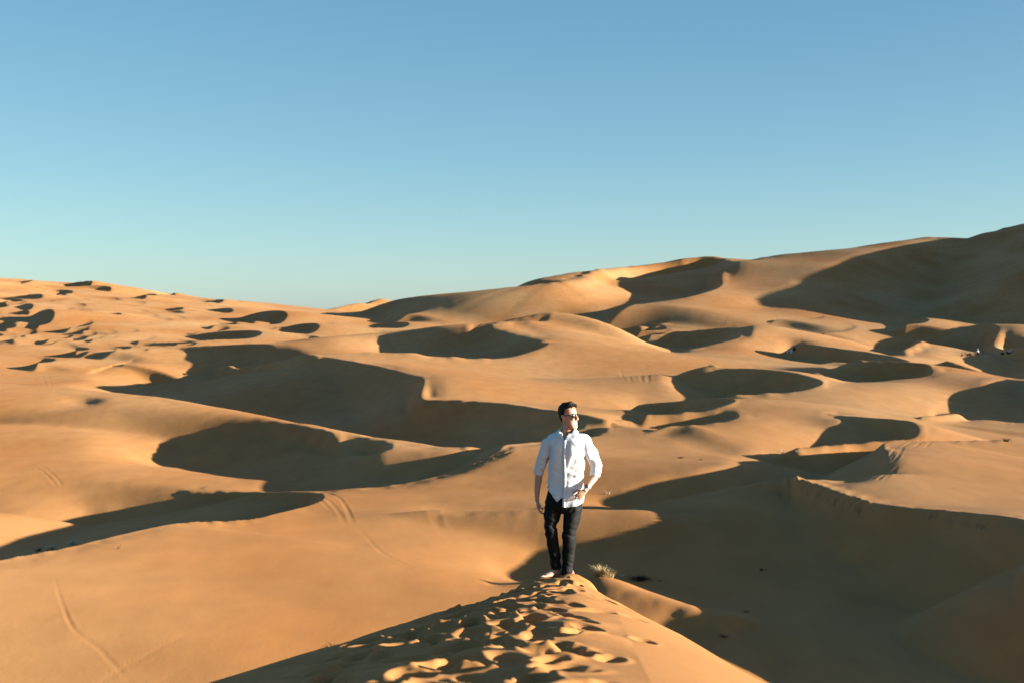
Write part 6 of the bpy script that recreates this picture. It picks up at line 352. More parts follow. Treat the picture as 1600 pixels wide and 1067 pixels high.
[0,0,0,0,0,0,0,0,0,0,0,0,0,0,0,0,0,0,0,0,0,0,0,0,0,0,0,0,0,0,0,0,0,0,0,-1,-2,-5,-8,-10,-13,-20,-31,-44,-63,-87,-113,-138,-162,-188,-215,-234,-238,-197,-135,-150,-180,-168,-151,-131,-104,-70,-29,11,37,42,33,18,0,-21,-48,-77,-107,-135,-160,-177,-187,-196,-205,-215,-222,-225,-223,-215,-204,-192,-180,-163,-139,-114,-75,-33,-9,-7,-13,-20,-17,-11,-8,-7,-8,-11,-16,-22,-29,-36,-45,-54,-64,-75,-89,-107,-131,-134,-110,-78,-54,-37,-26,-17,-11,-9,-11,-16,-23,-30,-38,-46,-55,-67,-81,-94,-88,-58,-48,-48,-55,-74,-84,-92,-102,-111,-114,-116,-122,-131,-141,-153,-166,-181,-197,-218,-242,-269,-297,-313,-307,-280,-234,-174,-115,-70,-40,-21,-11,-4,1,2,1,0,0,0,0,0,0,0,0,0,0,0,0,0,0,0,0,0,0,0,0,0,0,0,0,0,0,0,0,0,0,0,0],
[0,0,0,0,0,0,0,0,0,0,0,0,0,0,0,0,0,0,0,0,0,0,0,0,0,0,0,0,0,0,0,0,0,0,0,0,-1,-2,-3,-4,-5,-8,-12,-19,-30,-46,-65,-86,-107,-126,-144,-155,-167,-143,-103,-124,-121,-107,-91,-71,-47,-20,7,29,39,38,28,14,-4,-28,-58,-90,-123,-157,-192,-221,-232,-233,-234,-234,-231,-222,-208,-191,-173,-156,-138,-117,-94,-52,-14,9,5,-5,-17,-20,-13,-8,-6,-6,-7,-11,-16,-23,-30,-39,-48,-59,-70,-85,-100,-116,-135,-149,-129,-90,-61,-42,-29,-19,-13,-10,-13,-21,-32,-42,-53,-64,-79,-95,-87,-57,-50,-50,-56,-77,-88,-94,-102,-113,-125,-135,-135,-131,-133,-140,-149,-161,-174,-189,-208,-230,-257,-289,-316,-321,-295,-256,-207,-147,-91,-49,-25,-13,-6,-5,3,4,2,0,0,0,0,0,0,0,0,0,0,0,0,0,0,0,0,0,0,0,0,0,0,0,0,0,0,0,0,0,0,0,0],
[0,0,0,0,0,0,0,0,0,0,0,0,0,0,0,0,0,0,0,0,0,0,0,0,0,0,0,0,0,0,0,0,0,0,0,0,0,-1,-1,-1,-2,-3,-5,-8,-13,-21,-31,-43,-56,-70,-82,-94,-122,-124,-83,-73,-63,-50,-38,-25,-9,4,16,25,28,25,18,8,-8,-29,-58,-89,-121,-155,-195,-238,-258,-250,-240,-227,-209,-185,-156,-127,-102,-81,-63,-68,-52,2,19,12,1,-14,-21,-16,-8,-4,-3,-3,-6,-10,-15,-22,-30,-38,-46,-54,-73,-91,-106,-123,-145,-155,-114,-80,-63,-46,-32,-22,-14,-11,-15,-26,-40,-54,-69,-90,-110,-85,-53,-52,-58,-77,-86,-90,-95,-104,-116,-131,-148,-160,-155,-145,-144,-147,-154,-165,-178,-194,-213,-236,-263,-290,-298,-275,-241,-205,-160,-106,-57,-29,-19,-20,-17,-21,-2,2,1,0,0,0,0,0,0,0,0,0,0,0,0,0,0,0,0,0,0,0,0,0,0,0,0,0,0,0,0,0,0,0,0],
[0,0,0,0,0,0,0,0,0,0,0,0,0,0,0,0,0,0,0,0,0,0,0,0,0,0,0,0,0,0,0,0,0,0,0,0,0,0,0,0,-1,-1,-2,-4,-6,-9,-14,-20,-27,-35,-44,-52,-61,-59,-48,-39,-31,-23,-16,-9,-1,6,11,15,16,15,11,3,-8,-25,-47,-74,-102,-133,-170,-209,-224,-212,-193,-168,-135,-99,-65,-39,-22,-11,-5,-40,-36,10,12,3,-11,-19,-17,-4,0,2,1,0,-3,-7,-12,-18,-24,-29,-40,-59,-79,-98,-115,-134,-156,-172,-129,-79,-53,-48,-37,-25,-18,-15,-21,-35,-52,-70,-91,-123,-114,-78,-72,-88,-88,-85,-86,-92,-102,-113,-127,-142,-161,-173,-154,-141,-156,-156,-157,-164,-176,-189,-206,-225,-241,-239,-215,-191,-178,-155,-105,-57,-40,-35,-37,-35,-31,-17,-6,-1,0,0,0,0,0,0,0,0,0,0,0,0,0,0,0,0,0,0,0,0,0,0,0,0,0,0,0,0,0,0,0,0,0],
[0,0,0,0,0,0,0,0,0,0,0,0,0,0,0,0,0,0,0,0,0,0,0,0,0,0,0,0,0,0,0,0,0,0,0,0,0,0,0,0,0,-1,-1,-2,-3,-4,-6,-9,-13,-17,-22,-27,-30,-29,-26,-22,-17,-12,-8,-4,0,3,6,8,9,8,6,1,-6,-16,-30,-46,-65,-85,-106,-121,-122,-111,-95,-72,-45,-20,-2,7,10,10,7,-23,-33,-21,-6,-8,-19,-12,6,12,12,10,7,3,0,-2,-2,-4,-17,-32,-51,-71,-88,-105,-124,-147,-172,-196,-183,-123,-73,-45,-32,-28,-23,-25,-36,-53,-72,-93,-120,-155,-168,-139,-128,-102,-85,-81,-86,-95,-107,-120,-134,-149,-165,-177,-144,-124,-155,-164,-159,-160,-166,-174,-182,-185,-172,-148,-135,-139,-134,-81,-73,-65,-61,-49,-38,-27,-19,-12,-7,-3,-1,-1,0,0,0,0,0,0,0,0,0,0,0,0,0,0,0,0,0,0,0,0,0,0,0,0,0,0,0,0,0,0,0],
[0,0,0,0,0,0,0,0,0,0,0,0,0,0,0,0,0,0,0,0,0,0,0,0,0,0,0,0,0,0,0,0,0,0,0,0,0,0,0,0,0,0,0,-1,-1,-2,-3,-4,-6,-9,-11,-13,-15,-15,-13,-11,-9,-7,-4,-2,0,2,3,4,5,4,3,0,-3,-8,-12,-16,-20,-25,-29,-31,-29,-26,-20,-12,-3,5,8,9,7,4,0,-8,-25,-23,-12,-5,-2,15,28,29,24,16,10,6,3,2,-4,-15,-29,-44,-60,-75,-91,-110,-133,-159,-188,-217,-213,-165,-111,-60,-37,-30,-30,-35,-49,-68,-88,-111,-137,-171,-201,-181,-131,-97,-82,-82,-89,-100,-112,-124,-138,-152,-166,-183,-178,-131,-136,-163,-157,-154,-155,-156,-151,-137,-120,-114,-121,-134,-87,-102,-112,-116,-86,-56,-37,-25,-17,-10,-6,-3,-2,-1,0,0,0,0,0,0,0,0,0,0,0,0,0,0,0,0,0,0,0,0,0,0,0,0,0,0,0,0,0,0,0],
[0,0,0,0,0,0,0,0,0,0,0,0,0,0,0,0,0,0,0,0,0,0,0,0,0,0,0,0,0,0,0,0,0,0,0,0,0,0,0,0,0,0,0,0,-1,-1,-1,-2,-3,-4,-5,-6,-7,-7,-6,-6,-4,-3,-2,-1,0,1,2,2,2,2,1,0,-1,-2,-1,1,4,4,3,3,2,1,1,1,3,4,4,3,0,-3,-5,-7,-9,-11,-5,3,12,16,21,25,22,15,9,5,0,-7,-15,-25,-36,-48,-61,-75,-91,-111,-136,-164,-195,-226,-222,-173,-123,-83,-50,-37,-38,-45,-53,-71,-91,-111,-134,-166,-198,-178,-125,-93,-83,-87,-96,-107,-119,-130,-142,-154,-166,-182,-203,-143,-126,-147,-152,-149,-148,-147,-141,-131,-127,-133,-152,-132,-121,-154,-171,-137,-93,-60,-38,-23,-14,-9,-5,-3,-1,-1,0,0,0,0,0,0,0,0,0,0,0,0,0,0,0,0,0,0,0,0,0,0,0,0,0,0,0,0,0,0,0],
[0,0,0,0,0,0,0,0,0,0,0,0,0,0,0,0,0,0,0,0,0,0,0,0,0,0,0,0,0,0,0,0,0,0,0,0,0,0,0,0,0,0,0,0,0,0,-1,-1,-1,-2,-2,-3,-3,-3,-3,-3,-2,-2,-1,-1,0,0,1,1,1,1,1,0,0,1,2,6,9,9,8,6,5,3,2,1,1,1,-1,-2,-4,-5,-5,-5,-5,-4,-1,3,6,4,8,12,12,9,4,-1,-5,-11,-18,-26,-35,-45,-57,-71,-87,-107,-131,-159,-190,-219,-211,-164,-120,-85,-57,-38,-39,-53,-56,-61,-79,-96,-115,-141,-164,-147,-108,-88,-85,-92,-103,-114,-126,-138,-151,-163,-173,-180,-191,-166,-115,-126,-145,-146,-149,-152,-151,-145,-145,-162,-170,-122,-151,-197,-174,-131,-88,-56,-34,-21,-12,-7,-4,-2,-1,0,0,0,0,0,0,0,0,0,0,0,0,0,0,0,0,0,0,0,0,0,0,0,0,0,0,0,0,0,0,0,0],
[0,0,0,0,0,0,0,0,0,0,0,0,0,0,0,0,0,0,0,0,0,0,0,0,0,0,0,0,0,0,0,0,0,0,0,0,0,0,0,0,0,0,0,0,0,0,0,0,-1,-1,-1,-1,-1,-1,-1,-1,-1,-1,0,0,0,0,0,0,0,0,0,0,1,1,2,4,6,6,5,4,3,2,1,1,0,-1,-2,-3,-4,-4,-3,-3,-2,-2,0,2,4,6,7,8,7,5,1,-3,-7,-12,-17,-24,-31,-40,-50,-62,-78,-98,-120,-145,-174,-196,-182,-142,-108,-80,-57,-39,-37,-61,-66,-45,-57,-71,-86,-101,-108,-98,-84,-80,-86,-96,-107,-119,-132,-146,-161,-177,-191,-193,-184,-164,-112,-111,-138,-145,-150,-157,-163,-161,-160,-184,-145,-133,-192,-205,-171,-121,-77,-47,-28,-17,-9,-5,-3,-1,-1,0,0,0,0,0,0,0,0,0,0,0,0,0,0,0,0,0,0,0,0,0,0,0,0,0,0,0,0,0,0,0,0],
[0,0,0,0,0,0,0,0,0,0,0,0,0,0,0,0,0,0,0,0,0,0,0,0,0,0,0,0,0,0,0,0,0,0,0,0,0,0,0,0,0,0,0,0,0,0,0,0,0,0,0,-1,-1,-1,-1,0,0,0,0,0,0,0,0,0,0,0,0,0,0,1,1,2,2,3,3,2,2,1,0,0,-1,-1,-2,-2,-2,-2,-2,-2,-1,-1,0,1,2,3,4,4,4,2,0,-3,-6,-10,-14,-19,-25,-31,-39,-49,-64,-82,-102,-124,-146,-155,-138,-112,-90,-73,-61,-55,-55,-75,-71,-33,-34,-42,-51,-58,-63,-65,-68,-75,-85,-96,-108,-121,-135,-152,-170,-190,-209,-213,-195,-167,-120,-100,-131,-142,-149,-157,-166,-169,-170,-199,-137,-138,-209,-200,-155,-98,-57,-34,-20,-12,-7,-3,-2,-1,0,0,0,0,0,0,0,0,0,0,0,0,0,0,0,0,0,0,0,0,0,0,0,0,0,0,0,0,0,0,0,0,0],
[0,0,0,0,0,0,0,0,0,0,0,0,0,0,0,0,0,0,0,0,0,0,0,0,0,0,0,0,0,0,0,0,0,0,0,0,0,0,0,0,0,0,0,0,0,0,0,0,0,0,0,0,0,0,0,0,0,0,0,0,0,0,0,0,0,0,0,0,0,0,1,1,1,1,1,1,1,0,0,0,-1,-1,-1,-1,-1,-1,-1,-1,-1,0,0,1,1,2,2,2,2,1,0,-2,-4,-7,-10,-13,-16,-21,-27,-35,-46,-61,-78,-94,-106,-107,-97,-85,-75,-67,-65,-68,-74,-89,-75,-31,-24,-25,-29,-36,-44,-52,-61,-70,-81,-93,-105,-119,-135,-153,-175,-196,-217,-226,-213,-181,-104,-93,-125,-137,-144,-151,-158,-164,-173,-204,-127,-121,-176,-156,-106,-60,-34,-21,-13,-7,-4,-2,0,1,1,1,1,1,1,1,1,1,0,0,0,0,0,0,0,0,0,0,0,0,0,0,0,0,0,0,0,0,0,0,0,0,0],
[0,0,0,0,0,0,0,0,0,0,0,0,0,0,0,0,0,0,0,0,0,0,0,0,0,0,0,0,0,0,0,0,0,0,0,0,0,0,0,0,0,0,0,0,0,0,0,0,0,0,0,0,0,0,0,0,0,0,0,0,0,0,0,0,0,0,0,0,0,0,0,0,0,0,0,0,0,0,0,0,0,-1,-1,-1,-1,-1,-1,-1,0,0,0,0,1,1,1,1,1,0,0,-1,-2,-4,-5,-7,-10,-13,-17,-23,-31,-40,-51,-61,-68,-71,-69,-67,-64,-63,-63,-65,-72,-82,-66,-33,-22,-18,-20,-26,-35,-44,-53,-63,-74,-86,-100,-114,-130,-151,-174,-196,-218,-233,-224,-178,-81,-89,-121,-126,-131,-136,-142,-149,-166,-190,-105,-81,-112,-82,-49,-29,-18,-12,-7,-3,-1,1,2,3,3,3,3,3,3,2,2,1,1,1,0,0,0,0,0,0,0,0,0,0,0,0,0,0,0,0,0,0,0,0,0,0,0],
[0,0,0,0,0,0,0,0,0,0,0,0,0,0,0,0,0,0,0,0,0,0,0,0,0,0,0,0,0,0,0,0,0,0,0,0,0,0,0,0,0,0,0,0,0,0,0,0,0,0,0,0,0,0,0,0,0,0,0,0,0,0,0,0,0,0,0,0,0,0,0,0,0,0,0,0,0,0,0,0,0,0,0,0,0,0,0,0,0,0,0,0,0,0,0,0,0,0,0,-1,-1,-2,-3,-4,-5,-7,-10,-14,-19,-25,-32,-39,-45,-51,-55,-59,-58,-64,-62,-65,-64,-63,-45,-28,-19,-14,-14,-19,-26,-35,-44,-54,-65,-77,-91,-106,-123,-143,-168,-191,-216,-233,-219,-178,-111,-112,-113,-109,-110,-113,-118,-127,-146,-166,-92,-55,-64,-38,-22,-15,-10,-6,-2,0,3,4,5,6,7,7,7,6,5,4,3,2,2,1,1,1,0,0,0,0,0,0,0,0,0,0,0,0,0,0,0,0,0,0,0,0,0],
[0,0,0,0,0,0,0,0,0,0,0,0,0,0,0,0,0,0,0,0,0,0,0,0,0,0,0,0,0,0,0,0,0,0,0,0,0,0,0,0,0,0,0,0,0,0,0,0,0,0,0,0,0,0,0,0,0,0,0,0,0,0,0,0,0,0,0,0,0,0,0,0,0,0,0,0,0,0,0,0,0,0,0,0,0,0,0,0,0,0,0,0,0,0,0,0,0,0,0,0,-1,-1,-1,-2,-3,-4,-6,-8,-11,-15,-20,-25,-32,-42,-52,-59,-54,-58,-56,-51,-44,-37,-29,-20,-14,-10,-10,-12,-17,-24,-33,-42,-53,-66,-79,-94,-111,-131,-155,-179,-206,-221,-201,-165,-130,-108,-94,-87,-84,-86,-91,-101,-119,-139,-106,-60,-49,-30,-17,-10,-5,-1,2,5,8,10,11,13,14,14,14,13,11,9,6,5,3,2,2,1,1,1,0,0,0,0,0,0,0,0,0,0,0,0,0,0,0,0,0,0,0],
[0,0,0,0,0,0,0,0,0,0,0,0,0,0,0,0,0,0,0,0,0,0,0,0,0,0,0,0,0,0,0,0,0,0,0,0,0,0,0,0,0,0,0,0,0,0,0,0,0,0,0,0,0,0,0,0,0,0,0,0,0,0,0,0,0,0,0,0,0,0,0,0,0,0,0,0,0,0,0,0,0,0,0,0,0,0,0,0,0,0,0,0,0,0,0,0,0,0,0,0,0,0,-1,-1,-1,-2,-3,-4,-6,-9,-12,-16,-22,-32,-38,-39,-37,-36,-34,-31,-27,-23,-18,-13,-9,-7,-6,-7,-10,-14,-21,-29,-39,-51,-65,-79,-95,-114,-135,-158,-185,-199,-178,-142,-110,-87,-73,-65,-62,-62,-66,-75,-89,-103,-95,-65,-47,-29,-16,-7,-1,5,9,13,17,20,22,24,25,25,24,22,19,15,11,8,6,4,3,2,2,1,1,1,0,0,0,0,0,0,0,0,0,0,0,0,0,0,0,0,0],
[0,0,0,0,0,0,0,0,0,0,0,0,0,0,0,0,0,0,0,0,0,0,0,0,0,0,0,0,0,0,0,0,0,0,0,0,0,0,0,0,0,0,0,0,0,0,0,0,0,0,0,0,0,0,0,0,0,0,0,0,0,0,0,0,0,0,0,0,0,0,0,0,0,0,0,0,0,0,0,0,0,0,0,0,0,0,0,0,0,0,0,0,0,0,0,0,0,0,0,0,0,0,0,0,-1,-1,-2,-2,-4,-5,-7,-10,-14,-17,-21,-22,-22,-21,-20,-18,-16,-13,-10,-8,-6,-4,-3,-4,-5,-7,-11,-15,-23,-34,-46,-61,-76,-93,-111,-132,-154,-164,-146,-115,-87,-66,-53,-47,-45,-45,-47,-53,-61,-67,-60,-52,-38,-23,-11,-2,6,13,20,26,31,36,39,42,43,42,39,35,30,23,18,13,9,7,5,4,3,2,1,1,1,1,0,0,0,0,0,0,0,0,0,0,0,0,0,0,0],
[0,0,0,0,0,0,0,0,0,0,0,0,0,0,0,0,0,0,0,0,0,0,0,0,0,0,0,0,0,0,0,0,0,0,0,0,0,0,0,0,0,0,0,0,0,0,0,0,0,0,0,0,0,0,0,0,0,0,0,0,0,0,0,0,0,0,0,0,0,0,0,0,0,0,0,0,0,0,0,0,0,0,0,0,0,0,0,0,0,0,0,0,0,0,0,0,0,0,0,0,0,0,0,0,0,0,-1,-1,-2,-3,-4,-6,-8,-10,-11,-12,-12,-12,-11,-10,-9,-7,-6,-4,-3,-2,-2,-2,-2,-3,-4,-5,-9,-16,-27,-39,-53,-68,-82,-97,-110,-112,-98,-80,-61,-46,-38,-33,-32,-32,-34,-37,-41,-45,-41,-36,-25,-14,-3,7,17,27,37,46,54,61,66,69,70,67,61,53,44,34,26,19,14,10,8,6,5,3,3,2,2,1,1,1,0,0,0,0,0,0,0,0,0,0,0,0,0],
[0,0,0,0,0,0,0,0,0,0,0,0,0,0,0,0,0,0,0,0,0,0,0,0,0,0,0,0,0,0,0,0,0,0,0,0,0,0,0,0,0,0,0,0,0,0,0,0,0,0,0,0,0,0,0,0,0,0,0,0,0,0,0,0,0,0,0,0,0,0,0,0,0,0,0,0,0,0,0,0,0,0,0,0,0,0,0,0,0,0,0,0,0,0,0,0,0,0,0,0,0,0,0,0,0,0,0,-1,-1,-1,-2,-3,-4,-5,-6,-6,-6,-6,-6,-5,-4,-4,-3,-2,-2,-1,-1,-1,-1,-1,-1,0,-1,-6,-13,-22,-31,-40,-50,-57,-60,-58,-52,-45,-37,-30,-25,-23,-23,-24,-26,-26,-27,-30,-27,-21,-13,-4,6,19,33,48,63,76,87,96,102,106,106,100,88,74,60,47,37,25,18,14,11,9,7,5,4,3,3,2,1,1,1,1,0,0,0,0,0,0,0,0,0,0,0],
[0,0,0,0,0,0,0,0,0,0,0,0,0,0,0,0,0,0,0,0,0,0,0,0,0,0,0,0,0,0,0,0,0,0,0,0,0,0,0,0,0,0,0,0,0,0,0,0,0,0,0,0,0,0,0,0,0,0,0,0,0,0,0,0,0,0,0,0,0,0,0,0,0,0,0,0,0,0,0,0,0,0,0,0,0,0,0,0,0,0,0,0,0,0,0,0,0,0,0,0,0,0,0,0,0,0,0,0,0,-1,-1,-1,-2,-2,-3,-3,-3,-3,-3,-3,-2,-2,-2,-2,-1,-1,-1,-1,-1,0,0,1,1,-2,-6,-11,-15,-20,-24,-27,-28,-27,-25,-23,-20,-17,-16,-16,-17,-20,-25,-22,-18,-18,-15,-11,-5,4,16,32,53,76,97,112,122,129,133,133,129,120,104,85,70,64,45,29,21,17,13,11,8,7,5,4,3,3,2,2,1,1,1,0,0,0,0,0,0,0,0,0,0],
[0,0,0,0,0,0,0,0,0,0,0,0,0,0,0,0,0,0,0,0,0,0,0,0,0,0,0,0,0,0,0,0,0,0,0,0,0,0,0,0,0,0,0,0,0,0,0,0,0,0,0,0,0,0,0,0,0,0,0,0,0,0,0,0,0,0,0,0,0,0,0,0,0,0,0,0,0,0,0,0,0,0,0,0,0,0,0,0,0,0,0,0,0,0,0,0,0,0,0,1,1,1,1,1,1,1,1,1,0,0,0,0,-1,-1,-1,-1,-1,-1,-1,-2,-2,-2,-2,-2,-2,-1,-1,-1,-1,-1,0,0,0,-1,-3,-5,-7,-9,-11,-12,-13,-13,-12,-11,-10,-9,-9,-10,-13,-17,-26,-20,-14,-11,-9,-5,1,10,23,44,70,98,118,129,133,133,130,124,116,106,95,80,58,45,31,26,21,17,14,11,9,7,6,5,4,3,2,2,1,1,1,1,0,0,0,0,0,0,0,0,0],
[0,0,0,0,0,0,0,0,0,0,0,0,0,0,0,0,0,0,0,0,0,0,0,0,0,0,0,0,0,0,0,0,0,0,0,0,0,0,0,0,0,0,0,0,0,0,0,0,0,0,0,0,0,0,0,0,0,0,0,0,0,0,0,0,0,0,0,0,0,0,0,0,0,0,0,0,0,0,0,0,0,0,0,0,0,0,0,0,0,0,0,0,0,0,0,0,0,1,1,1,2,2,3,3,3,3,2,2,1,1,1,0,0,0,0,0,0,-1,-1,-1,-2,-2,-2,-3,-3,-3,-3,-2,-2,-2,-1,-1,-1,-1,-2,-2,-3,-4,-5,-5,-5,-5,-5,-5,-5,-5,-5,-6,-8,-10,-13,-11,-9,-7,-4,-1,4,12,25,44,69,91,105,109,107,103,98,91,84,80,78,55,33,29,27,23,19,16,13,11,9,7,6,5,4,3,3,2,2,1,1,1,0,0,0,0,0,0,0,0,0],
[0,0,0,0,0,0,0,0,0,0,0,0,0,0,0,0,0,0,0,0,0,0,0,0,0,0,0,0,0,0,0,0,0,0,0,0,0,0,0,0,0,0,0,0,0,0,0,0,0,0,0,0,0,0,0,0,0,0,0,0,0,0,0,0,0,0,0,0,0,0,0,0,0,0,0,0,0,0,0,0,0,0,0,0,0,0,0,0,0,0,0,0,0,0,0,0,1,1,2,3,4,5,7,7,7,6,4,3,2,2,1,1,1,1,1,1,0,0,-1,-2,-3,-4,-4,-5,-5,-5,-5,-5,-4,-3,-3,-2,-1,-1,-1,-1,-1,-2,-2,-2,-2,-2,-2,-2,-2,-2,-3,-4,-5,-6,-6,-6,-5,-4,-2,1,5,11,21,34,50,63,70,72,70,67,63,58,55,50,37,25,25,24,21,19,16,14,11,10,8,7,5,5,4,3,2,2,2,1,1,1,1,0,0,0,0,0,0,0,0],
[0,0,0,0,0,0,0,0,0,0,0,0,0,0,0,0,0,0,0,0,0,0,0,0,0,0,0,0,0,0,0,0,0,0,0,0,0,0,0,0,0,0,0,0,0,0,0,0,0,0,0,0,0,0,0,0,0,0,0,0,0,0,0,0,0,0,0,0,0,0,0,0,0,0,0,0,0,0,0,0,0,0,0,0,0,0,0,0,0,0,0,0,0,0,0,1,1,2,3,5,7,11,14,16,16,12,8,5,4,3,3,3,3,2,2,2,1,0,-1,-3,-5,-6,-8,-9,-10,-10,-10,-9,-8,-6,-5,-3,-2,-2,-1,-1,-1,-1,-1,-1,-1,-1,-1,-1,-1,-1,-1,-2,-2,-3,-3,-3,-2,-2,0,1,4,8,14,21,29,36,40,41,40,37,34,35,30,15,11,16,16,16,15,14,12,11,9,8,7,6,5,4,3,3,2,2,2,1,1,1,1,0,0,0,0,0,0,0,0],
[0,0,0,0,0,0,0,0,0,0,0,0,0,0,0,0,0,0,0,0,0,0,0,0,0,0,0,0,0,0,0,0,0,0,0,0,0,0,0,0,0,0,0,0,0,0,0,0,0,0,0,0,0,0,0,0,0,0,0,0,0,0,0,0,0,0,0,0,0,0,0,0,0,0,0,0,0,0,0,0,0,1,1,1,1,1,1,1,1,1,1,1,1,1,1,1,2,3,5,8,13,20,27,31,29,21,14,8,5,4,4,5,5,5,4,4,2,0,-2,-5,-8,-12,-15,-17,-19,-19,-18,-16,-13,-10,-8,-5,-3,-2,-1,-1,0,0,0,0,0,0,0,0,0,-1,-1,-1,-1,-1,-1,-1,-1,-1,0,1,3,5,8,12,16,18,20,19,17,14,11,12,1,-6,3,6,9,10,10,9,9,8,7,6,5,5,4,3,3,2,2,2,1,1,1,1,1,0,0,0,0,0,0,0,0],
[0,0,0,0,0,0,0,0,0,0,0,0,0,0,0,0,0,0,0,0,0,0,0,0,0,0,0,0,0,0,0,0,0,0,0,0,0,0,0,0,0,0,0,0,0,0,0,0,0,0,0,0,0,0,0,0,0,0,0,0,0,0,0,0,0,0,0,0,0,0,0,0,0,0,0,0,0,1,1,1,1,1,1,2,2,2,2,2,2,2,1,1,1,1,1,1,2,4,7,13,21,33,45,51,45,31,18,10,7,6,7,8,9,9,8,7,5,2,-2,-7,-13,-19,-25,-30,-32,-32,-30,-27,-22,-17,-12,-8,-5,-3,-1,-1,0,0,0,0,0,0,0,0,0,0,0,0,-1,-1,-1,-1,0,0,0,1,2,3,4,6,7,8,7,5,2,-3,-9,-22,-25,-11,-5,0,3,4,5,5,5,5,5,4,4,4,3,3,2,2,2,2,1,1,1,1,1,0,0,0,0,0,0,0,0],
[0,0,0,0,0,0,0,0,0,0,0,0,0,0,0,0,0,0,0,0,0,0,0,0,0,0,0,0,0,0,0,0,0,0,0,0,0,0,0,0,0,0,0,0,0,0,0,0,0,0,0,0,0,0,0,0,0,0,0,0,0,0,0,0,0,0,0,0,0,0,0,0,0,0,0,1,1,1,2,2,2,3,3,4,4,4,4,4,4,3,3,3,2,2,2,2,2,4,8,16,29,47,65,71,58,36,19,9,4,6,10,13,14,15,14,12,9,4,-2,-10,-19,-30,-40,-48,-53,-53,-49,-42,-34,-25,-17,-10,-5,-2,-1,0,0,1,0,0,0,0,0,0,0,0,0,0,0,0,0,0,0,0,0,0,1,1,2,2,2,2,0,-3,-9,-16,-26,-38,-30,-17,-10,-4,-1,1,2,2,3,3,3,3,3,3,2,2,2,2,1,1,1,1,1,1,1,0,0,0,0,0,0,0,0],
[0,0,0,0,0,0,0,0,0,0,0,0,0,0,0,0,0,0,0,0,0,0,0,0,0,0,0,0,0,0,0,0,0,0,0,0,0,0,0,0,0,0,0,0,0,0,0,0,0,0,0,0,0,0,0,0,0,0,0,0,0,0,0,0,0,0,0,0,0,0,0,0,0,1,1,1,2,3,3,4,5,6,7,8,8,8,9,8,8,7,6,5,4,3,2,2,2,3,7,14,28,47,64,67,50,27,9,1,-1,7,12,17,22,25,24,21,15,8,0,-11,-24,-39,-55,-69,-78,-78,-71,-58,-44,-29,-18,-9,-4,0,1,2,2,2,1,1,1,0,0,0,0,0,0,0,0,0,0,0,0,0,0,0,0,0,1,0,0,-1,-4,-8,-15,-25,-49,-53,-31,-20,-12,-7,-4,-2,-1,0,1,1,2,2,2,2,2,2,1,1,1,1,1,1,1,1,0,0,0,0,0,0,0,0,0],
[0,0,0,0,0,0,0,0,0,0,0,0,0,0,0,0,0,0,0,0,0,0,0,0,0,0,0,0,0,0,0,0,0,0,0,0,0,0,0,0,0,0,0,0,0,0,0,0,0,0,0,0,0,0,0,0,0,0,0,0,0,0,0,0,0,0,0,0,0,0,0,0,1,1,2,3,4,6,7,9,11,13,14,16,17,17,17,16,15,14,12,10,8,6,4,2,0,0,0,3,10,19,27,27,14,-1,-13,-17,-16,-9,0,9,19,28,31,33,25,15,4,-8,-23,-40,-58,-77,-90,-90,-77,-59,-39,-22,-10,-2,3,5,6,6,6,5,4,3,2,1,1,0,0,0,0,0,0,0,0,0,0,0,0,0,0,0,0,0,-1,-3,-5,-9,-16,-26,-50,-50,-30,-19,-12,-8,-6,-4,-3,-1,-1,0,1,1,1,1,1,1,1,1,1,1,1,1,1,0,0,0,0,0,0,0,0,0,0],
[0,0,0,0,0,0,0,0,0,0,0,0,0,0,0,0,0,0,0,0,0,0,0,0,0,0,0,0,0,0,0,0,0,0,0,0,0,0,0,0,0,0,0,0,0,0,0,0,0,0,0,0,0,0,0,0,0,0,0,0,0,0,0,0,0,0,0,0,0,0,1,1,2,3,4,6,8,11,15,18,22,25,28,30,32,32,31,29,27,24,20,17,13,10,6,3,-1,-5,-10,-15,-20,-25,-28,-32,-38,-44,-47,-46,-40,-31,-20,-8,5,17,25,30,29,23,12,0,-14,-29,-44,-58,-66,-63,-49,-31,-13,1,10,14,16,17,16,15,13,11,8,6,4,2,1,1,0,0,0,0,0,0,0,0,0,0,0,0,0,0,0,-1,-1,-3,-5,-8,-14,-20,-33,-35,-24,-16,-11,-8,-6,-5,-3,-2,-1,-1,0,0,0,1,1,1,1,1,1,1,1,0,0,0,0,0,0,0,0,0,0,0,0],
[0,0,0,0,0,0,0,0,0,0,0,0,0,0,0,0,0,0,0,0,0,0,0,0,0,0,0,0,0,0,0,0,0,0,0,0,0,0,0,0,0,0,0,0,0,0,0,0,0,0,0,0,0,0,0,0,0,0,0,0,0,0,0,0,0,0,0,0,0,0,1,2,3,5,8,11,16,22,29,35,41,46,51,53,55,54,52,48,43,38,32,26,20,15,10,4,-1,-9,-19,-31,-45,-61,-76,-87,-94,-95,-92,-84,-73,-59,-43,-25,-7,10,23,31,34,29,19,9,-1,-11,-19,-22,-20,-11,2,17,30,37,39,39,37,35,32,29,25,21,16,12,8,5,3,2,1,1,0,0,0,0,0,0,0,0,0,0,0,0,0,-1,-1,-2,-4,-6,-9,-13,-16,-17,-15,-12,-9,-7,-6,-5,-3,-3,-2,-1,-1,0,0,0,0,0,0,0,0,0,0,0,0,0,0,0,0,0,0,0,0,0,0],
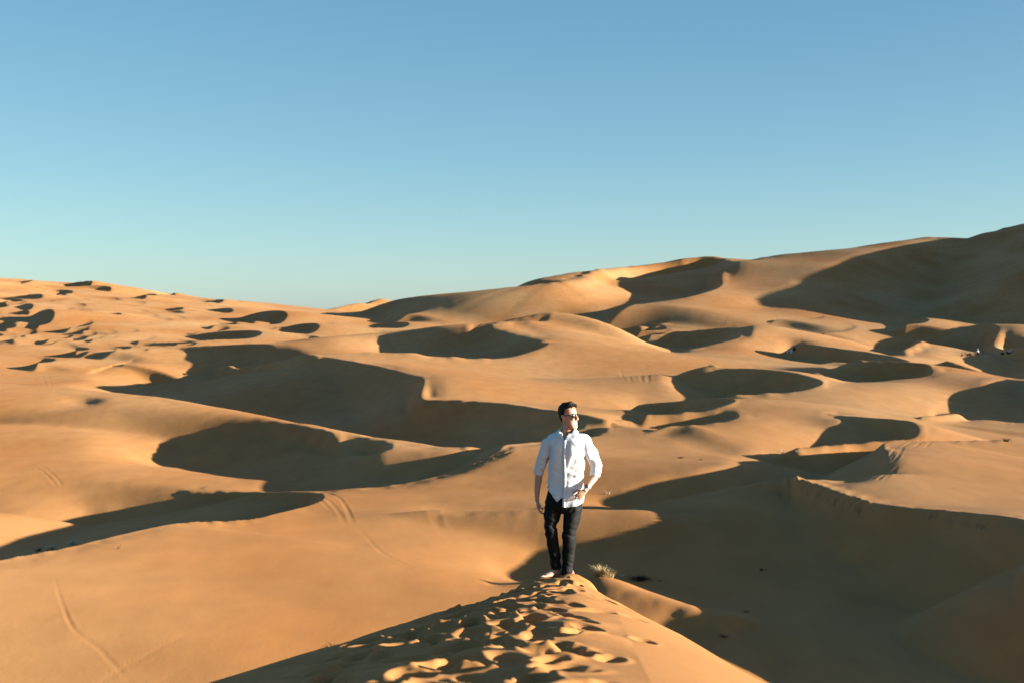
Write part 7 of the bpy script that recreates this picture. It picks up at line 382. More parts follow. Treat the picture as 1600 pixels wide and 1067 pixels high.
[0,0,0,0,0,0,0,0,0,0,0,0,0,0,0,0,0,0,0,0,0,0,0,0,0,0,0,0,0,0,0,0,0,0,0,0,0,0,0,0,0,0,0,0,0,0,0,0,0,0,0,0,0,0,0,0,0,0,0,0,0,0,0,0,0,0,0,0,0,1,2,3,5,9,14,21,30,41,51,61,69,75,78,79,78,75,71,65,58,50,42,34,27,20,14,8,1,-9,-23,-40,-60,-82,-104,-123,-138,-146,-144,-133,-116,-96,-73,-47,-19,7,28,40,45,41,28,17,9,4,3,7,16,29,45,61,74,78,75,69,64,58,53,47,41,35,28,21,14,9,6,4,2,1,1,1,0,0,0,0,0,0,0,0,0,0,0,0,-1,-1,-2,-3,-5,-6,-7,-6,-8,-8,-7,-6,-5,-4,-3,-3,-2,-1,-1,-1,0,0,0,0,0,0,0,0,0,0,0,0,0,0,0,0,0,0,0,0,0],
[0,0,0,0,0,0,0,0,0,0,0,0,0,0,0,0,0,0,0,0,0,0,0,0,0,0,0,0,0,0,0,0,0,0,0,0,0,0,0,0,0,0,0,0,0,0,0,0,0,0,0,0,0,0,0,0,0,0,0,0,0,0,0,0,0,0,0,0,1,1,2,4,8,14,23,36,51,67,80,90,95,97,96,93,89,83,76,68,60,51,43,35,28,22,17,12,6,-2,-17,-41,-66,-91,-117,-140,-161,-179,-189,-185,-166,-140,-109,-75,-37,0,30,49,55,48,34,23,15,13,17,24,36,51,69,88,105,113,109,101,93,86,77,69,60,51,42,33,24,17,11,8,5,3,2,1,1,0,0,0,0,0,0,0,0,0,0,0,0,0,-1,-1,-2,-2,-1,-3,-5,-5,-5,-5,-4,-3,-3,-2,-2,-1,-1,-1,-1,0,0,0,0,0,0,0,0,0,0,0,0,0,0,0,0,0,0,0,0],
[0,0,0,0,0,0,0,0,0,0,0,0,0,0,0,0,0,0,0,0,0,0,0,0,0,0,0,0,0,0,0,0,0,0,0,0,0,0,0,0,0,0,0,0,0,0,0,0,0,0,0,0,0,0,0,0,0,0,0,0,0,0,0,0,0,0,0,0,1,1,3,6,12,21,36,55,75,90,100,104,103,99,93,85,77,69,60,51,43,34,25,21,14,6,8,12,13,12,2,-19,-53,-91,-122,-148,-171,-191,-208,-217,-208,-182,-148,-109,-68,-28,7,31,38,29,19,23,16,17,24,35,48,64,82,102,123,138,141,136,128,118,107,95,83,71,59,48,38,29,22,16,11,7,4,2,1,1,1,0,0,0,0,0,0,0,0,0,0,1,1,0,0,1,-2,-6,-5,-4,-4,-4,-3,-3,-2,-2,-2,-1,-1,-1,-1,0,0,0,0,0,0,0,0,0,0,0,0,0,0,0,0,0,0,0,0],
[0,0,0,0,0,0,0,0,0,0,0,0,0,0,0,0,0,0,0,0,0,0,0,0,0,0,0,0,0,0,0,0,0,0,0,0,0,0,0,0,0,0,0,0,0,0,0,0,0,0,0,0,0,0,0,0,0,0,0,0,0,0,0,0,0,0,0,0,1,2,4,7,14,27,46,69,87,97,98,94,87,78,68,57,46,33,23,10,5,2,-3,1,8,13,19,26,28,22,10,-5,-29,-66,-117,-150,-173,-193,-210,-222,-226,-211,-179,-143,-107,-74,-44,-23,-15,-18,-10,18,14,18,28,40,54,70,88,108,130,149,163,168,166,157,143,128,112,97,83,70,59,48,38,29,20,13,8,5,3,2,1,1,0,0,0,-1,-1,0,0,1,1,2,2,2,3,6,-5,-6,-3,-3,-3,-3,-2,-2,-2,-2,-1,-1,-1,-1,-1,0,0,0,0,0,0,0,0,0,0,0,0,0,0,0,0,0,0,0,0],
[0,0,0,0,0,0,0,0,0,0,0,0,0,0,0,0,0,0,0,0,0,0,0,0,0,0,0,0,0,0,0,0,0,0,0,0,0,0,0,0,0,0,0,0,0,0,0,0,0,0,0,0,0,0,0,0,0,0,0,0,0,0,0,0,0,0,0,0,1,2,3,7,14,27,47,66,78,79,74,64,53,41,28,15,2,-6,-8,-9,-10,-3,3,13,29,46,57,58,49,33,7,-27,-33,-49,-89,-143,-171,-191,-208,-223,-232,-226,-202,-173,-147,-122,-101,-84,-73,-65,-25,14,10,18,30,43,56,72,89,107,126,145,162,177,186,187,176,159,141,124,109,94,81,68,56,44,32,21,13,9,6,4,2,1,0,0,-1,-1,-1,-1,0,1,2,4,4,3,0,-2,-5,-2,-2,-2,-2,-2,-2,-2,-1,-1,-1,-1,-1,-1,-1,0,0,0,0,0,0,0,0,0,0,0,0,0,0,0,0,0,0,0,0],
[0,0,0,0,0,0,0,0,0,0,0,0,0,0,0,0,0,0,0,0,0,0,0,0,0,0,0,0,0,0,0,0,0,0,0,0,0,0,0,0,0,0,0,0,0,0,0,0,0,0,0,0,0,0,0,0,0,0,0,0,0,0,-1,-1,-1,0,0,0,0,1,3,5,11,21,33,45,49,46,37,24,6,-4,-7,-8,-10,-10,-8,-5,-1,5,14,29,52,75,88,85,69,46,18,-21,-41,-49,-74,-123,-165,-189,-211,-230,-243,-240,-223,-202,-183,-165,-148,-133,-120,-102,-39,-1,-2,15,30,42,54,68,83,98,114,131,147,163,177,188,190,180,166,150,134,118,103,89,75,61,47,33,22,15,10,7,4,2,1,-1,-2,-3,-3,-2,-1,1,4,7,9,7,0,-3,-1,-1,-1,-1,-1,-1,-1,-1,-1,-1,-1,-1,-1,-1,0,0,0,0,0,0,0,0,0,0,0,0,0,0,0,0,0,0,0,0,0],
[0,0,0,0,0,0,0,0,0,0,0,0,0,0,0,0,0,0,0,0,0,0,0,0,0,0,0,0,0,0,0,0,0,0,0,0,0,0,0,0,0,0,0,0,0,0,0,0,0,0,0,0,0,0,0,0,0,0,-1,-1,-1,-1,-1,-1,-1,-1,-1,-1,0,0,1,3,6,10,15,19,17,11,-2,-13,-16,-13,-9,-6,-5,-5,-4,-2,2,9,21,41,69,96,109,104,86,60,32,-1,-26,-36,-63,-107,-156,-187,-218,-245,-258,-253,-240,-225,-210,-196,-182,-168,-153,-132,-75,-33,-15,11,27,38,49,61,74,87,100,114,129,143,158,172,184,189,186,177,163,147,131,114,98,82,66,50,37,26,18,13,8,5,2,-1,-3,-5,-6,-5,-3,1,6,12,18,10,3,1,1,0,0,0,-1,-1,-1,-1,-1,-1,-1,-1,-1,0,0,0,0,0,0,0,0,0,0,0,0,0,0,0,0,0,0,0,0,0,0],
[0,0,0,0,0,0,0,0,0,0,0,0,0,0,0,0,0,0,0,0,0,0,0,0,0,0,0,0,0,0,0,0,0,0,0,0,0,0,0,0,0,0,0,0,0,0,0,0,0,0,0,0,0,0,0,0,-1,-1,-1,-2,-2,-2,-2,-2,-2,-2,-2,-2,-1,-1,0,0,1,1,1,-3,-11,-14,-15,-14,-9,-6,-4,-4,-4,-3,-2,0,4,11,24,45,74,101,114,110,95,72,46,16,-18,-17,-43,-92,-142,-181,-222,-251,-258,-252,-243,-233,-222,-211,-199,-187,-172,-151,-110,-71,-28,6,24,36,45,55,66,77,88,100,113,125,138,151,164,176,184,187,184,176,163,147,129,111,93,75,58,43,32,22,15,9,4,-1,-5,-8,-10,-9,-6,0,9,14,11,6,3,2,1,1,0,0,0,0,0,0,0,0,0,0,0,0,0,0,0,0,0,0,0,0,0,0,0,0,0,0,0,0,0,0,0,0,0],
[0,0,0,0,0,0,0,0,0,0,0,0,0,0,0,0,0,0,0,0,0,0,0,0,0,0,0,0,0,0,0,0,0,0,0,0,0,0,0,0,0,0,0,0,0,0,0,0,0,0,0,0,0,0,0,-1,-1,-2,-2,-3,-4,-4,-5,-5,-4,-4,-4,-3,-2,-2,-1,-1,-2,-5,-8,-12,-14,-12,-9,-6,-5,-4,-3,-3,-2,-2,0,1,5,11,21,39,63,86,98,98,90,76,57,33,2,-22,-16,-59,-113,-155,-191,-215,-223,-224,-223,-219,-214,-206,-197,-186,-173,-154,-130,-93,-26,8,25,35,44,52,60,69,78,87,96,106,116,126,137,147,158,167,174,177,176,170,159,143,125,106,87,68,50,36,25,15,7,0,-6,-10,-12,-10,-5,1,6,7,4,3,2,2,1,1,1,0,0,0,0,0,0,0,0,0,0,0,0,0,0,0,0,0,0,0,0,0,0,0,0,0,0,0,0,0,0,0,0],
[0,0,0,0,0,0,0,0,0,0,0,0,0,0,0,0,0,0,0,0,0,0,0,0,0,0,0,0,0,0,0,0,0,0,0,0,0,0,0,0,0,0,0,0,0,0,0,0,0,0,0,0,0,0,-1,-1,-2,-3,-4,-5,-7,-8,-8,-8,-8,-7,-6,-5,-4,-2,-1,-1,-3,-3,-5,-6,-6,-5,-5,-4,-3,-3,-2,-2,-1,-1,0,2,4,9,16,28,43,58,67,71,71,66,56,40,19,-10,-9,-24,-66,-116,-140,-154,-162,-168,-173,-178,-179,-176,-170,-161,-149,-131,-106,-53,7,19,24,28,38,44,49,56,62,67,73,80,87,95,104,113,122,132,141,148,155,158,157,152,142,128,111,90,70,52,37,24,13,3,-6,-11,-11,-7,-3,0,2,3,2,2,2,2,1,1,1,0,0,0,0,0,0,0,0,0,0,0,0,0,0,0,0,0,0,0,0,0,0,0,0,0,0,0,0,0,0,0,0],
[0,0,0,0,0,0,0,0,0,0,0,0,0,0,0,0,0,0,0,0,0,0,0,0,0,0,0,0,0,0,0,0,0,0,0,0,0,0,0,0,0,0,0,0,0,0,0,0,0,0,0,0,0,-1,-1,-2,-3,-4,-6,-9,-11,-14,-15,-15,-13,-11,-9,-10,-9,-3,1,0,-1,-2,-2,-3,-3,-3,-3,-3,-2,-2,-1,-1,-1,0,0,1,3,6,11,17,25,34,40,45,47,46,43,35,23,3,-17,-3,-33,-71,-99,-112,-117,-120,-123,-127,-129,-129,-125,-118,-107,-92,-61,-8,21,16,18,22,28,25,27,30,30,31,33,39,45,53,61,71,81,91,100,108,115,120,123,124,122,115,103,87,70,54,38,20,8,-2,-12,-11,-9,-4,0,2,2,2,2,2,2,1,1,1,1,0,0,0,0,0,0,0,0,0,0,0,0,0,0,0,0,0,0,0,0,0,0,0,0,0,0,0,0,0,0,0,0],
[0,0,0,0,0,0,0,0,0,0,0,0,0,0,0,0,0,0,0,0,0,0,0,0,0,0,0,0,0,0,0,0,0,0,0,0,0,0,0,0,0,0,0,0,0,0,0,0,0,0,0,0,0,-1,-1,-2,-4,-6,-9,-13,-18,-22,-25,-25,-20,-14,-10,-15,-14,-6,-2,-1,-2,-2,-2,-2,-2,-2,-2,-2,-1,-1,-1,-1,0,0,0,1,2,4,6,10,14,19,23,26,28,28,27,23,16,5,-13,-22,-11,-26,-50,-76,-86,-89,-90,-90,-90,-88,-84,-78,-71,-60,-40,-6,9,9,16,20,22,21,19,13,9,7,3,-1,-2,-3,0,8,18,35,47,57,67,73,77,79,78,73,64,52,41,29,6,-17,-15,-9,-10,-5,2,5,6,5,4,3,2,2,1,1,1,1,0,0,0,0,0,0,0,0,0,0,0,0,0,0,0,0,0,0,0,0,0,0,0,0,0,0,0,0,0,0,0,0,0],
[0,0,0,0,0,0,0,0,0,0,0,0,0,0,0,0,0,0,0,0,0,0,0,0,0,0,0,0,0,0,0,0,0,0,0,0,0,0,0,0,0,0,0,0,0,0,0,0,0,0,0,0,0,-1,-2,-3,-5,-8,-12,-18,-26,-40,-47,-39,-28,-18,-11,-12,-10,-6,-3,-2,-2,-2,-1,-1,-1,-1,-1,-1,-1,-1,0,0,0,0,0,1,1,2,4,5,8,10,12,14,15,16,15,12,8,1,-8,-20,-29,-11,-12,-29,-44,-57,-60,-63,-63,-59,-52,-48,-45,-39,-27,-5,3,3,8,11,13,14,13,12,9,6,0,-5,-10,-20,-24,-23,-23,-17,-9,-3,2,10,16,21,25,26,19,8,-2,-10,-19,-27,-22,-15,-8,2,12,9,6,6,4,3,2,2,1,1,1,1,0,0,0,0,0,0,0,0,0,0,0,0,0,0,0,0,0,0,0,0,0,0,0,0,0,0,0,0,0,0,0,0,0],
[0,0,0,0,0,0,0,0,0,0,0,0,0,0,0,0,0,0,0,0,0,0,0,0,0,0,0,0,0,0,0,0,0,0,0,0,0,0,0,0,0,0,0,0,0,0,0,0,0,0,0,0,-1,-1,-2,-3,-5,-9,-14,-21,-42,-56,-54,-41,-27,-17,-12,-9,-6,-4,-3,-2,-1,-1,-1,-1,-1,-1,-1,0,0,0,0,0,0,0,0,0,1,1,2,3,4,5,6,7,8,8,8,6,4,0,-5,-11,-17,-20,-10,6,-2,-9,-13,-20,-18,-6,6,-4,-14,-3,8,6,3,2,4,7,8,9,9,8,6,3,1,-2,-5,-8,-10,-12,-16,-16,-17,-22,-23,-18,-14,-12,-12,-11,-11,-12,-14,-17,-18,-20,-18,-14,-6,4,8,0,0,2,2,2,1,1,1,1,1,1,0,0,0,0,0,0,0,0,0,0,0,0,0,0,0,0,0,0,0,0,0,0,0,0,0,0,0,0,0,0,0,0,0],
[0,0,0,0,0,0,0,0,0,0,0,0,0,0,0,0,0,0,0,0,0,0,0,0,0,0,0,0,0,0,0,0,0,0,0,0,0,0,0,0,0,0,0,0,0,0,0,0,0,0,0,0,-1,-1,-2,-3,-5,-8,-13,-19,-34,-39,-33,-26,-19,-14,-9,-6,-4,-3,-2,-1,-1,-1,-1,0,0,0,0,0,0,0,0,0,0,0,0,0,0,1,1,1,2,3,3,4,4,4,4,3,2,0,-3,-6,-8,-10,-11,-9,-3,2,10,10,15,23,30,25,21,24,19,8,3,2,4,5,6,6,6,5,4,2,1,-1,-3,-4,-6,-7,-8,-8,-9,-10,-9,-8,-7,-8,-11,-11,-11,-9,-6,-7,-10,-10,-9,-6,-2,2,2,0,0,1,1,1,1,1,1,1,1,1,0,0,0,0,0,0,0,0,0,0,0,0,0,0,0,0,0,0,0,0,0,0,0,0,0,0,0,0,0,0,0,0,0],
[0,0,0,0,0,0,0,0,0,0,0,0,0,0,0,0,0,0,0,0,0,0,0,0,0,0,0,0,0,0,0,0,0,0,0,0,0,0,0,0,0,0,0,0,0,0,0,0,0,0,0,0,-1,-1,-2,-3,-5,-7,-10,-13,-17,-19,-19,-16,-13,-9,-6,-4,-3,-2,-1,-1,-1,0,0,0,0,0,0,0,0,0,0,0,0,0,0,0,0,0,0,1,1,1,1,2,2,2,2,1,1,0,-1,-3,-4,-5,-5,-4,-4,-4,-3,-2,1,5,11,15,16,15,9,5,3,3,3,4,4,4,4,3,2,1,0,0,-1,-2,-3,-3,-4,-4,-5,-5,-5,-5,-5,-5,-5,-6,-6,-5,-5,-5,-6,-6,-5,-4,-2,0,0,0,0,0,1,1,1,1,1,1,1,0,0,0,0,0,0,0,0,0,0,0,0,0,0,0,0,0,0,0,0,0,0,0,0,0,0,0,0,0,0,0,0,0,0],
[0,0,0,0,0,0,0,0,0,0,0,0,0,0,0,0,0,0,0,0,0,0,0,0,0,0,0,0,0,0,0,0,0,0,0,0,0,0,0,0,0,0,0,0,0,0,0,0,0,0,0,0,0,-1,-2,-3,-4,-6,-7,-9,-10,-11,-11,-9,-8,-6,-4,-3,-2,-1,-1,-1,0,0,0,0,0,0,0,0,0,0,0,0,0,0,0,0,0,0,0,0,0,1,1,1,1,1,1,1,0,0,-1,-1,-2,-2,-2,-2,-2,-1,-1,0,2,4,6,8,8,7,6,4,3,3,3,3,3,3,3,2,1,1,0,0,-1,-1,-1,-2,-2,-2,-2,-2,-3,-3,-3,-3,-3,-3,-3,-3,-3,-3,-3,-3,-3,-2,-1,-1,-1,0,0,0,0,0,1,1,0,0,0,0,0,0,0,0,0,0,0,0,0,0,0,0,0,0,0,0,0,0,0,0,0,0,0,0,0,0,0,0,0,0,0,0,0],
[0,0,0,0,0,0,0,0,0,0,0,0,0,0,0,0,0,0,0,0,0,0,0,0,0,0,0,0,0,0,0,0,0,0,0,0,0,0,0,0,0,0,0,0,0,0,0,0,0,0,0,0,0,-1,-1,-2,-3,-4,-5,-6,-7,-7,-7,-6,-4,-3,-2,-2,-1,-1,0,0,0,0,0,0,0,0,0,0,0,0,0,0,0,0,0,0,0,0,0,0,0,0,0,0,0,0,0,0,0,0,0,0,-1,-1,-1,-1,-1,0,0,1,1,2,3,4,4,4,3,3,2,2,2,2,2,2,2,1,1,1,0,0,0,0,-1,-1,-1,-1,-1,-1,-1,-1,-1,-1,-2,-2,-2,-2,-2,-2,-2,-2,-1,-1,-1,-1,0,0,0,0,0,0,0,0,0,0,0,0,0,0,0,0,0,0,0,0,0,0,0,0,0,0,0,0,0,0,0,0,0,0,0,0,0,0,0,0,0,0,0,0,0],
[0,0,0,0,0,0,0,0,0,0,0,0,0,0,0,0,0,0,0,0,0,0,0,0,0,0,0,0,0,0,0,0,0,0,0,0,0,0,0,0,0,0,0,0,0,0,0,0,0,0,0,0,0,0,-1,-1,-2,-3,-3,-4,-4,-4,-4,-3,-3,-2,-1,-1,-1,0,0,0,0,0,0,0,0,0,0,0,0,0,0,0,0,0,0,0,0,0,0,0,0,0,0,0,0,0,0,0,0,0,0,0,0,0,0,0,0,0,0,0,1,1,2,2,2,2,2,2,1,1,1,1,1,1,1,1,0,0,0,0,0,0,0,0,0,0,0,-1,-1,-1,-1,-1,-1,-1,-1,-1,-1,-1,-1,-1,-1,-1,0,0,0,0,0,0,0,0,0,0,0,0,0,0,0,0,0,0,0,0,0,0,0,0,0,0,0,0,0,0,0,0,0,0,0,0,0,0,0,0,0,0,0,0,0,0,0],
[0,0,0,0,0,0,0,0,0,0,0,0,0,0,0,0,0,0,0,0,0,0,0,0,0,0,0,0,0,0,0,0,0,0,0,0,0,0,0,0,0,0,0,0,0,0,0,0,0,0,0,0,0,0,0,-1,-1,-2,-2,-2,-2,-2,-2,-2,-1,-1,-1,0,0,0,0,0,0,0,0,0,0,0,0,0,0,0,0,0,0,0,0,0,0,0,0,0,0,0,0,0,0,0,0,0,0,0,0,0,0,0,0,0,0,0,0,0,1,1,1,1,1,1,1,1,1,1,1,1,1,1,0,0,0,0,0,0,0,0,0,0,0,0,0,0,0,0,0,0,0,0,0,0,0,0,0,0,0,0,0,0,0,0,0,0,0,0,0,0,0,0,0,0,0,0,0,0,0,0,0,0,0,0,0,0,0,0,0,0,0,0,0,0,0,0,0,0,0,0,0,0,0,0,0,0,0],
[0,0,0,0,0,0,0,0,0,0,0,0,0,0,0,0,0,0,0,0,0,0,0,0,0,0,0,0,0,0,0,0,0,0,0,0,0,0,0,0,0,0,0,0,0,0,0,0,0,0,0,0,0,0,0,0,-1,-1,-1,-1,-1,-1,-1,-1,-1,0,0,0,0,0,0,0,0,0,0,0,0,0,0,0,0,0,0,0,0,0,0,0,0,0,0,0,0,0,0,0,0,0,0,0,0,0,0,0,0,0,0,0,0,0,0,0,0,0,0,0,0,0,0,0,0,0,0,0,0,0,0,0,0,0,0,0,0,0,0,0,0,0,0,0,0,0,0,0,0,0,0,0,0,0,0,0,0,0,0,0,0,0,0,0,0,0,0,0,0,0,0,0,0,0,0,0,0,0,0,0,0,0,0,0,0,0,0,0,0,0,0,0,0,0,0,0,0,0,0,0,0,0,0,0,0],
[0,0,0,0,0,0,0,0,0,0,0,0,0,0,0,0,0,0,0,0,0,0,0,0,0,0,0,0,0,0,0,0,0,0,0,0,0,0,0,0,0,0,0,0,0,0,0,0,0,0,0,0,0,0,0,0,0,0,0,-1,-1,-1,0,0,0,0,0,0,0,0,0,0,0,0,0,0,0,0,0,0,0,0,0,0,0,0,0,0,0,0,0,0,0,0,0,0,0,0,0,0,0,0,0,0,0,0,0,0,0,0,0,0,0,0,0,0,0,0,0,0,0,0,0,0,0,0,0,0,0,0,0,0,0,0,0,0,0,0,0,0,0,0,0,0,0,0,0,0,0,0,0,0,0,0,0,0,0,0,0,0,0,0,0,0,0,0,0,0,0,0,0,0,0,0,0,0,0,0,0,0,0,0,0,0,0,0,0,0,0,0,0,0,0,0,0,0,0,0,0,0,0],
[0,0,0,0,0,0,0,0,0,0,0,0,0,0,0,0,0,0,0,0,0,0,0,0,0,0,0,0,0,0,0,0,0,0,0,0,0,0,0,0,0,0,0,0,0,0,0,0,0,0,0,0,0,0,0,0,0,0,0,0,0,0,0,0,0,0,0,0,0,0,0,0,0,0,0,0,0,0,0,0,0,0,0,0,0,0,0,0,0,0,0,0,0,0,0,0,0,0,0,0,0,0,0,0,0,0,0,0,0,0,0,0,0,0,0,0,0,0,0,0,0,0,0,0,0,0,0,0,0,0,0,0,0,0,0,0,0,0,0,0,0,0,0,0,0,0,0,0,0,0,0,0,0,0,0,0,0,0,0,0,0,0,0,0,0,0,0,0,0,0,0,0,0,0,0,0,0,0,0,0,0,0,0,0,0,0,0,0,0,0,0,0,0,0,0,0,0,0,0,0,0],
[0,0,0,0,0,0,0,0,0,0,0,0,0,0,0,0,0,0,0,0,0,0,0,0,0,0,0,0,0,0,0,0,0,0,0,0,0,0,0,0,0,0,0,0,0,0,0,0,0,0,0,0,0,0,0,0,0,0,0,0,0,0,0,0,0,0,0,0,0,0,0,0,0,0,0,0,0,0,0,0,0,0,0,0,0,0,0,0,0,0,0,0,0,0,0,0,0,0,0,0,0,0,0,0,0,0,0,0,0,0,0,0,0,0,0,0,0,0,0,0,0,0,0,0,0,0,0,0,0,0,0,0,0,0,0,0,0,0,0,0,0,0,0,0,0,0,0,0,0,0,0,0,0,0,0,0,0,0,0,0,0,0,0,0,0,0,0,0,0,0,0,0,0,0,0,0,0,0,0,0,0,0,0,0,0,0,0,0,0,0,0,0,0,0,0,0,0,0,0,0,0],
[0,0,0,0,0,0,0,0,0,0,0,0,0,0,0,0,0,0,0,0,0,0,0,0,0,0,0,0,0,0,0,0,0,0,0,0,0,0,0,0,0,0,0,0,0,0,0,0,0,0,0,0,0,0,0,0,0,0,0,0,0,0,0,0,0,0,0,0,0,0,0,0,0,0,0,0,0,0,0,0,0,0,0,0,0,0,0,0,0,0,0,0,0,0,0,0,0,0,0,0,0,0,0,0,0,0,0,0,0,0,0,0,0,0,0,0,0,0,0,0,0,0,0,0,0,0,0,0,0,0,0,0,0,0,0,0,0,0,0,0,0,0,0,0,0,0,0,0,0,0,0,0,0,0,0,0,0,0,0,0,0,0,0,0,0,0,0,0,0,0,0,0,0,0,0,0,0,0,0,0,0,0,0,0,0,0,0,0,0,0,0,0,0,0,0,0,0,0,0,0,0],
[0,0,0,0,0,0,0,0,0,0,0,0,0,0,0,0,0,0,0,0,0,0,0,0,0,0,0,0,0,0,0,0,0,0,0,0,0,0,0,0,0,0,0,0,0,0,0,0,0,0,0,0,0,0,0,0,0,0,0,0,0,0,0,0,0,0,0,0,0,0,0,0,0,0,0,0,0,0,0,0,0,0,0,0,0,0,0,0,0,0,0,0,0,0,0,0,0,0,0,0,0,0,0,0,0,0,0,0,0,0,0,0,0,0,0,0,0,0,0,0,0,0,0,0,0,0,0,0,0,0,0,0,0,0,0,0,0,0,0,0,0,0,0,0,0,0,0,0,0,0,0,0,0,0,0,0,0,0,0,0,0,0,0,0,0,0,0,0,0,0,0,0,0,0,0,0,0,0,0,0,0,0,0,0,0,0,0,0,0,0,0,0,0,0,0,0,0,0,0,0,0]], float) * 4e-5
DELTA_ROWS, DELTA_COLS = DELTA.shape
DELTA_U0, DELTA_DU, DELTA_L0, DELTA_DL = -300.0, 12.0, 2.995732, 0.02390434
# ---------------------------------------------------------------- fine correction of the dune field (smooth height offsets, metres per metre of distance)
def cubic_w(t):
    return [(-t + 2 * t * t - t ** 3) / 2, (2 - 5 * t * t + 3 * t ** 3) / 2, (t + 4 * t * t - 3 * t ** 3) / 2, (-t * t + t ** 3) / 2]
def delta_at(x, y):
    yy = np.maximum(y, 20.0)
    fj = np.clip((800 + FPX * x / yy - DELTA_U0) / DELTA_DU, 1, DELTA_COLS - 2.01); fk = np.clip((np.log(yy) - DELTA_L0) / DELTA_DL, 1, DELTA_ROWS - 2.01)
    j = fj.astype(np.int64); k = fk.astype(np.int64); wj = cubic_w(fj - j); wk = cubic_w(fk - k)
    out = np.zeros_like(yy)
    for a in range(4):
        row = np.zeros_like(yy)
        for b in range(4):
            row += wj[b] * DELTA[np.clip(k + a - 1, 0, DELTA_ROWS - 1), np.clip(j + b - 1, 0, DELTA_COLS - 1)]
        out += wk[a] * row
    return out * yy * np.clip((y - 20) / 4, 0, 1) * (1 - sstep(1000, 1150, y))
def height(x, y):
    x = np.atleast_1d(np.asarray(x, float)); y = np.atleast_1d(np.asarray(y, float))
    return terrain(x, y) + delta_at(x, y)

# ---------------------------------------------------------------- sand sheet
us = np.concatenate([np.linspace(-3400, -400, 34)[:-1], np.linspace(-400, -60, 60)[:-1], np.arange(-60, 1660, 2.0), np.linspace(1660, 2100, 70)[:-1], np.linspace(2100, 5000, 34)])
Ds = np.concatenate([np.linspace(-45, 3.6, 40)[:-1], np.arange(3.6, 15.6, 0.03), np.arange(15.6, 40, 0.22), np.geomspace(40, 130, 240)[:-1],
                     np.geomspace(130, 420, 215)[:-1], np.geomspace(420, 1250, 260)[:-1], np.geomspace(1250, 2200, 30)[:-1], np.linspace(2200, 2900, 70)[:-1], np.geomspace(2900, 9000, 25)])
GU, GD = np.meshgrid(us, Ds)
GX = (GU - 800) / FPX * np.sqrt(GD ** 2 + 36.0)
GZ = height(GX.ravel(), GD.ravel()).reshape(GX.shape)

# trampled footprints on the near ridge: pits with pushed-up rims, softened with age
def stamp(cx, cy, ang, ln, wd, depth, rim, skew=0.0):
    R = ln * 2.2
    k0, k1 = np.searchsorted(Ds, [cy - R, cy + R])
    if k1 - k0 < 2: return
    row = GX[(k0 + k1) // 2]; j0, j1 = np.searchsorted(row, [cx - R, cx + R])
    if j1 - j0 < 2: return
    sl = (slice(k0, k1), slice(j0, j1))
    dx = GX[sl] - cx; dy = GD[sl] - cy; c, s = math.cos(ang), math.sin(ang)
    a = (dx * c + dy * s) / ln; b = (-dx * s + dy * c) / wd
    r = np.sqrt(a * a + b * b) + 1e-6
    pit = -depth * np.exp(-(r ** 3.0) * .8)
    rm = rim * np.exp(-((r - 1.25) / .38) ** 2) * (1 + skew * a / r)
    GZ[sl] += pit + rm
def ridge_x(y):
    return np.interp(y, [0, 5, 9, 12, 14.6, 20, 30], [0.0, 0.16, 0.35, 0.47, 0.56, 1.0, 2.2])
rng = random.Random(21)
near = (GD > 3.4) & (GD < 15.5) & (np.abs(GX) < 6)
lat = GX - ridge_x(GD)
soft = (vnoise(GX / .44, GD / .5, 11) * .085 + vnoise(GX / .2, GD / .2, 12) * .02 + vnoise(GX / .09, GD / .09, 13) * .005)
band = np.clip(1 - np.abs(lat + .42) / .75, 0, 1) ** .7
wide = np.clip(1 - np.abs(lat + .95) / 1.2, 0, 1)
GZ[near] += (soft * np.maximum(band, wide * .55))[near]
y = 3.7
while y < 14.3:
    for _ in range(6):
        cx = float(ridge_x(y)) - .40 + rng.gauss(0, .36); 
        stamp(cx, y + rng.uniform(-.2, .2), math.pi / 2 + rng.gauss(0, .4), rng.uniform(.12, .16), rng.uniform(.05, .08), rng.uniform(.018, .04), rng.uniform(.005, .012), rng.uniform(-.6, .6))
    if rng.random() < .8:
        stamp(float(ridge_x(y)) - rng.uniform(.9, 1.8), y + rng.uniform(-.2, .2), math.pi / 2 + rng.gauss(0, .5), rng.uniform(.16, .24), rng.uniform(.08, .13), rng.uniform(.012, .03), .006)
    y += .21

# trodden level spot under the walking man
MAN_X, MAN_Y = 0.489, 14.5
MAN_Z = float(crest_z(np.array([MAN_Y]))[0])
q = np.sqrt((GX - MAN_X + .02) ** 2 + ((GD - MAN_Y + .05) / 1.0) ** 2)
wgt = 1 - sstep(.22, .5, q); m = wgt > 0
GZ[m] = GZ[m] * (1 - wgt[m]) + (MAN_Z - .012 + vnoise(GX[m] / .12, GD[m] / .12, 31) * .012) * wgt[m]
stamp(MAN_X + .10, MAN_Y - .17, 0.1, .13, .06, -.065, 0)
stamp(MAN_X - .05, MAN_Y - .30, 0.4, .20, .08, -.02, 0)
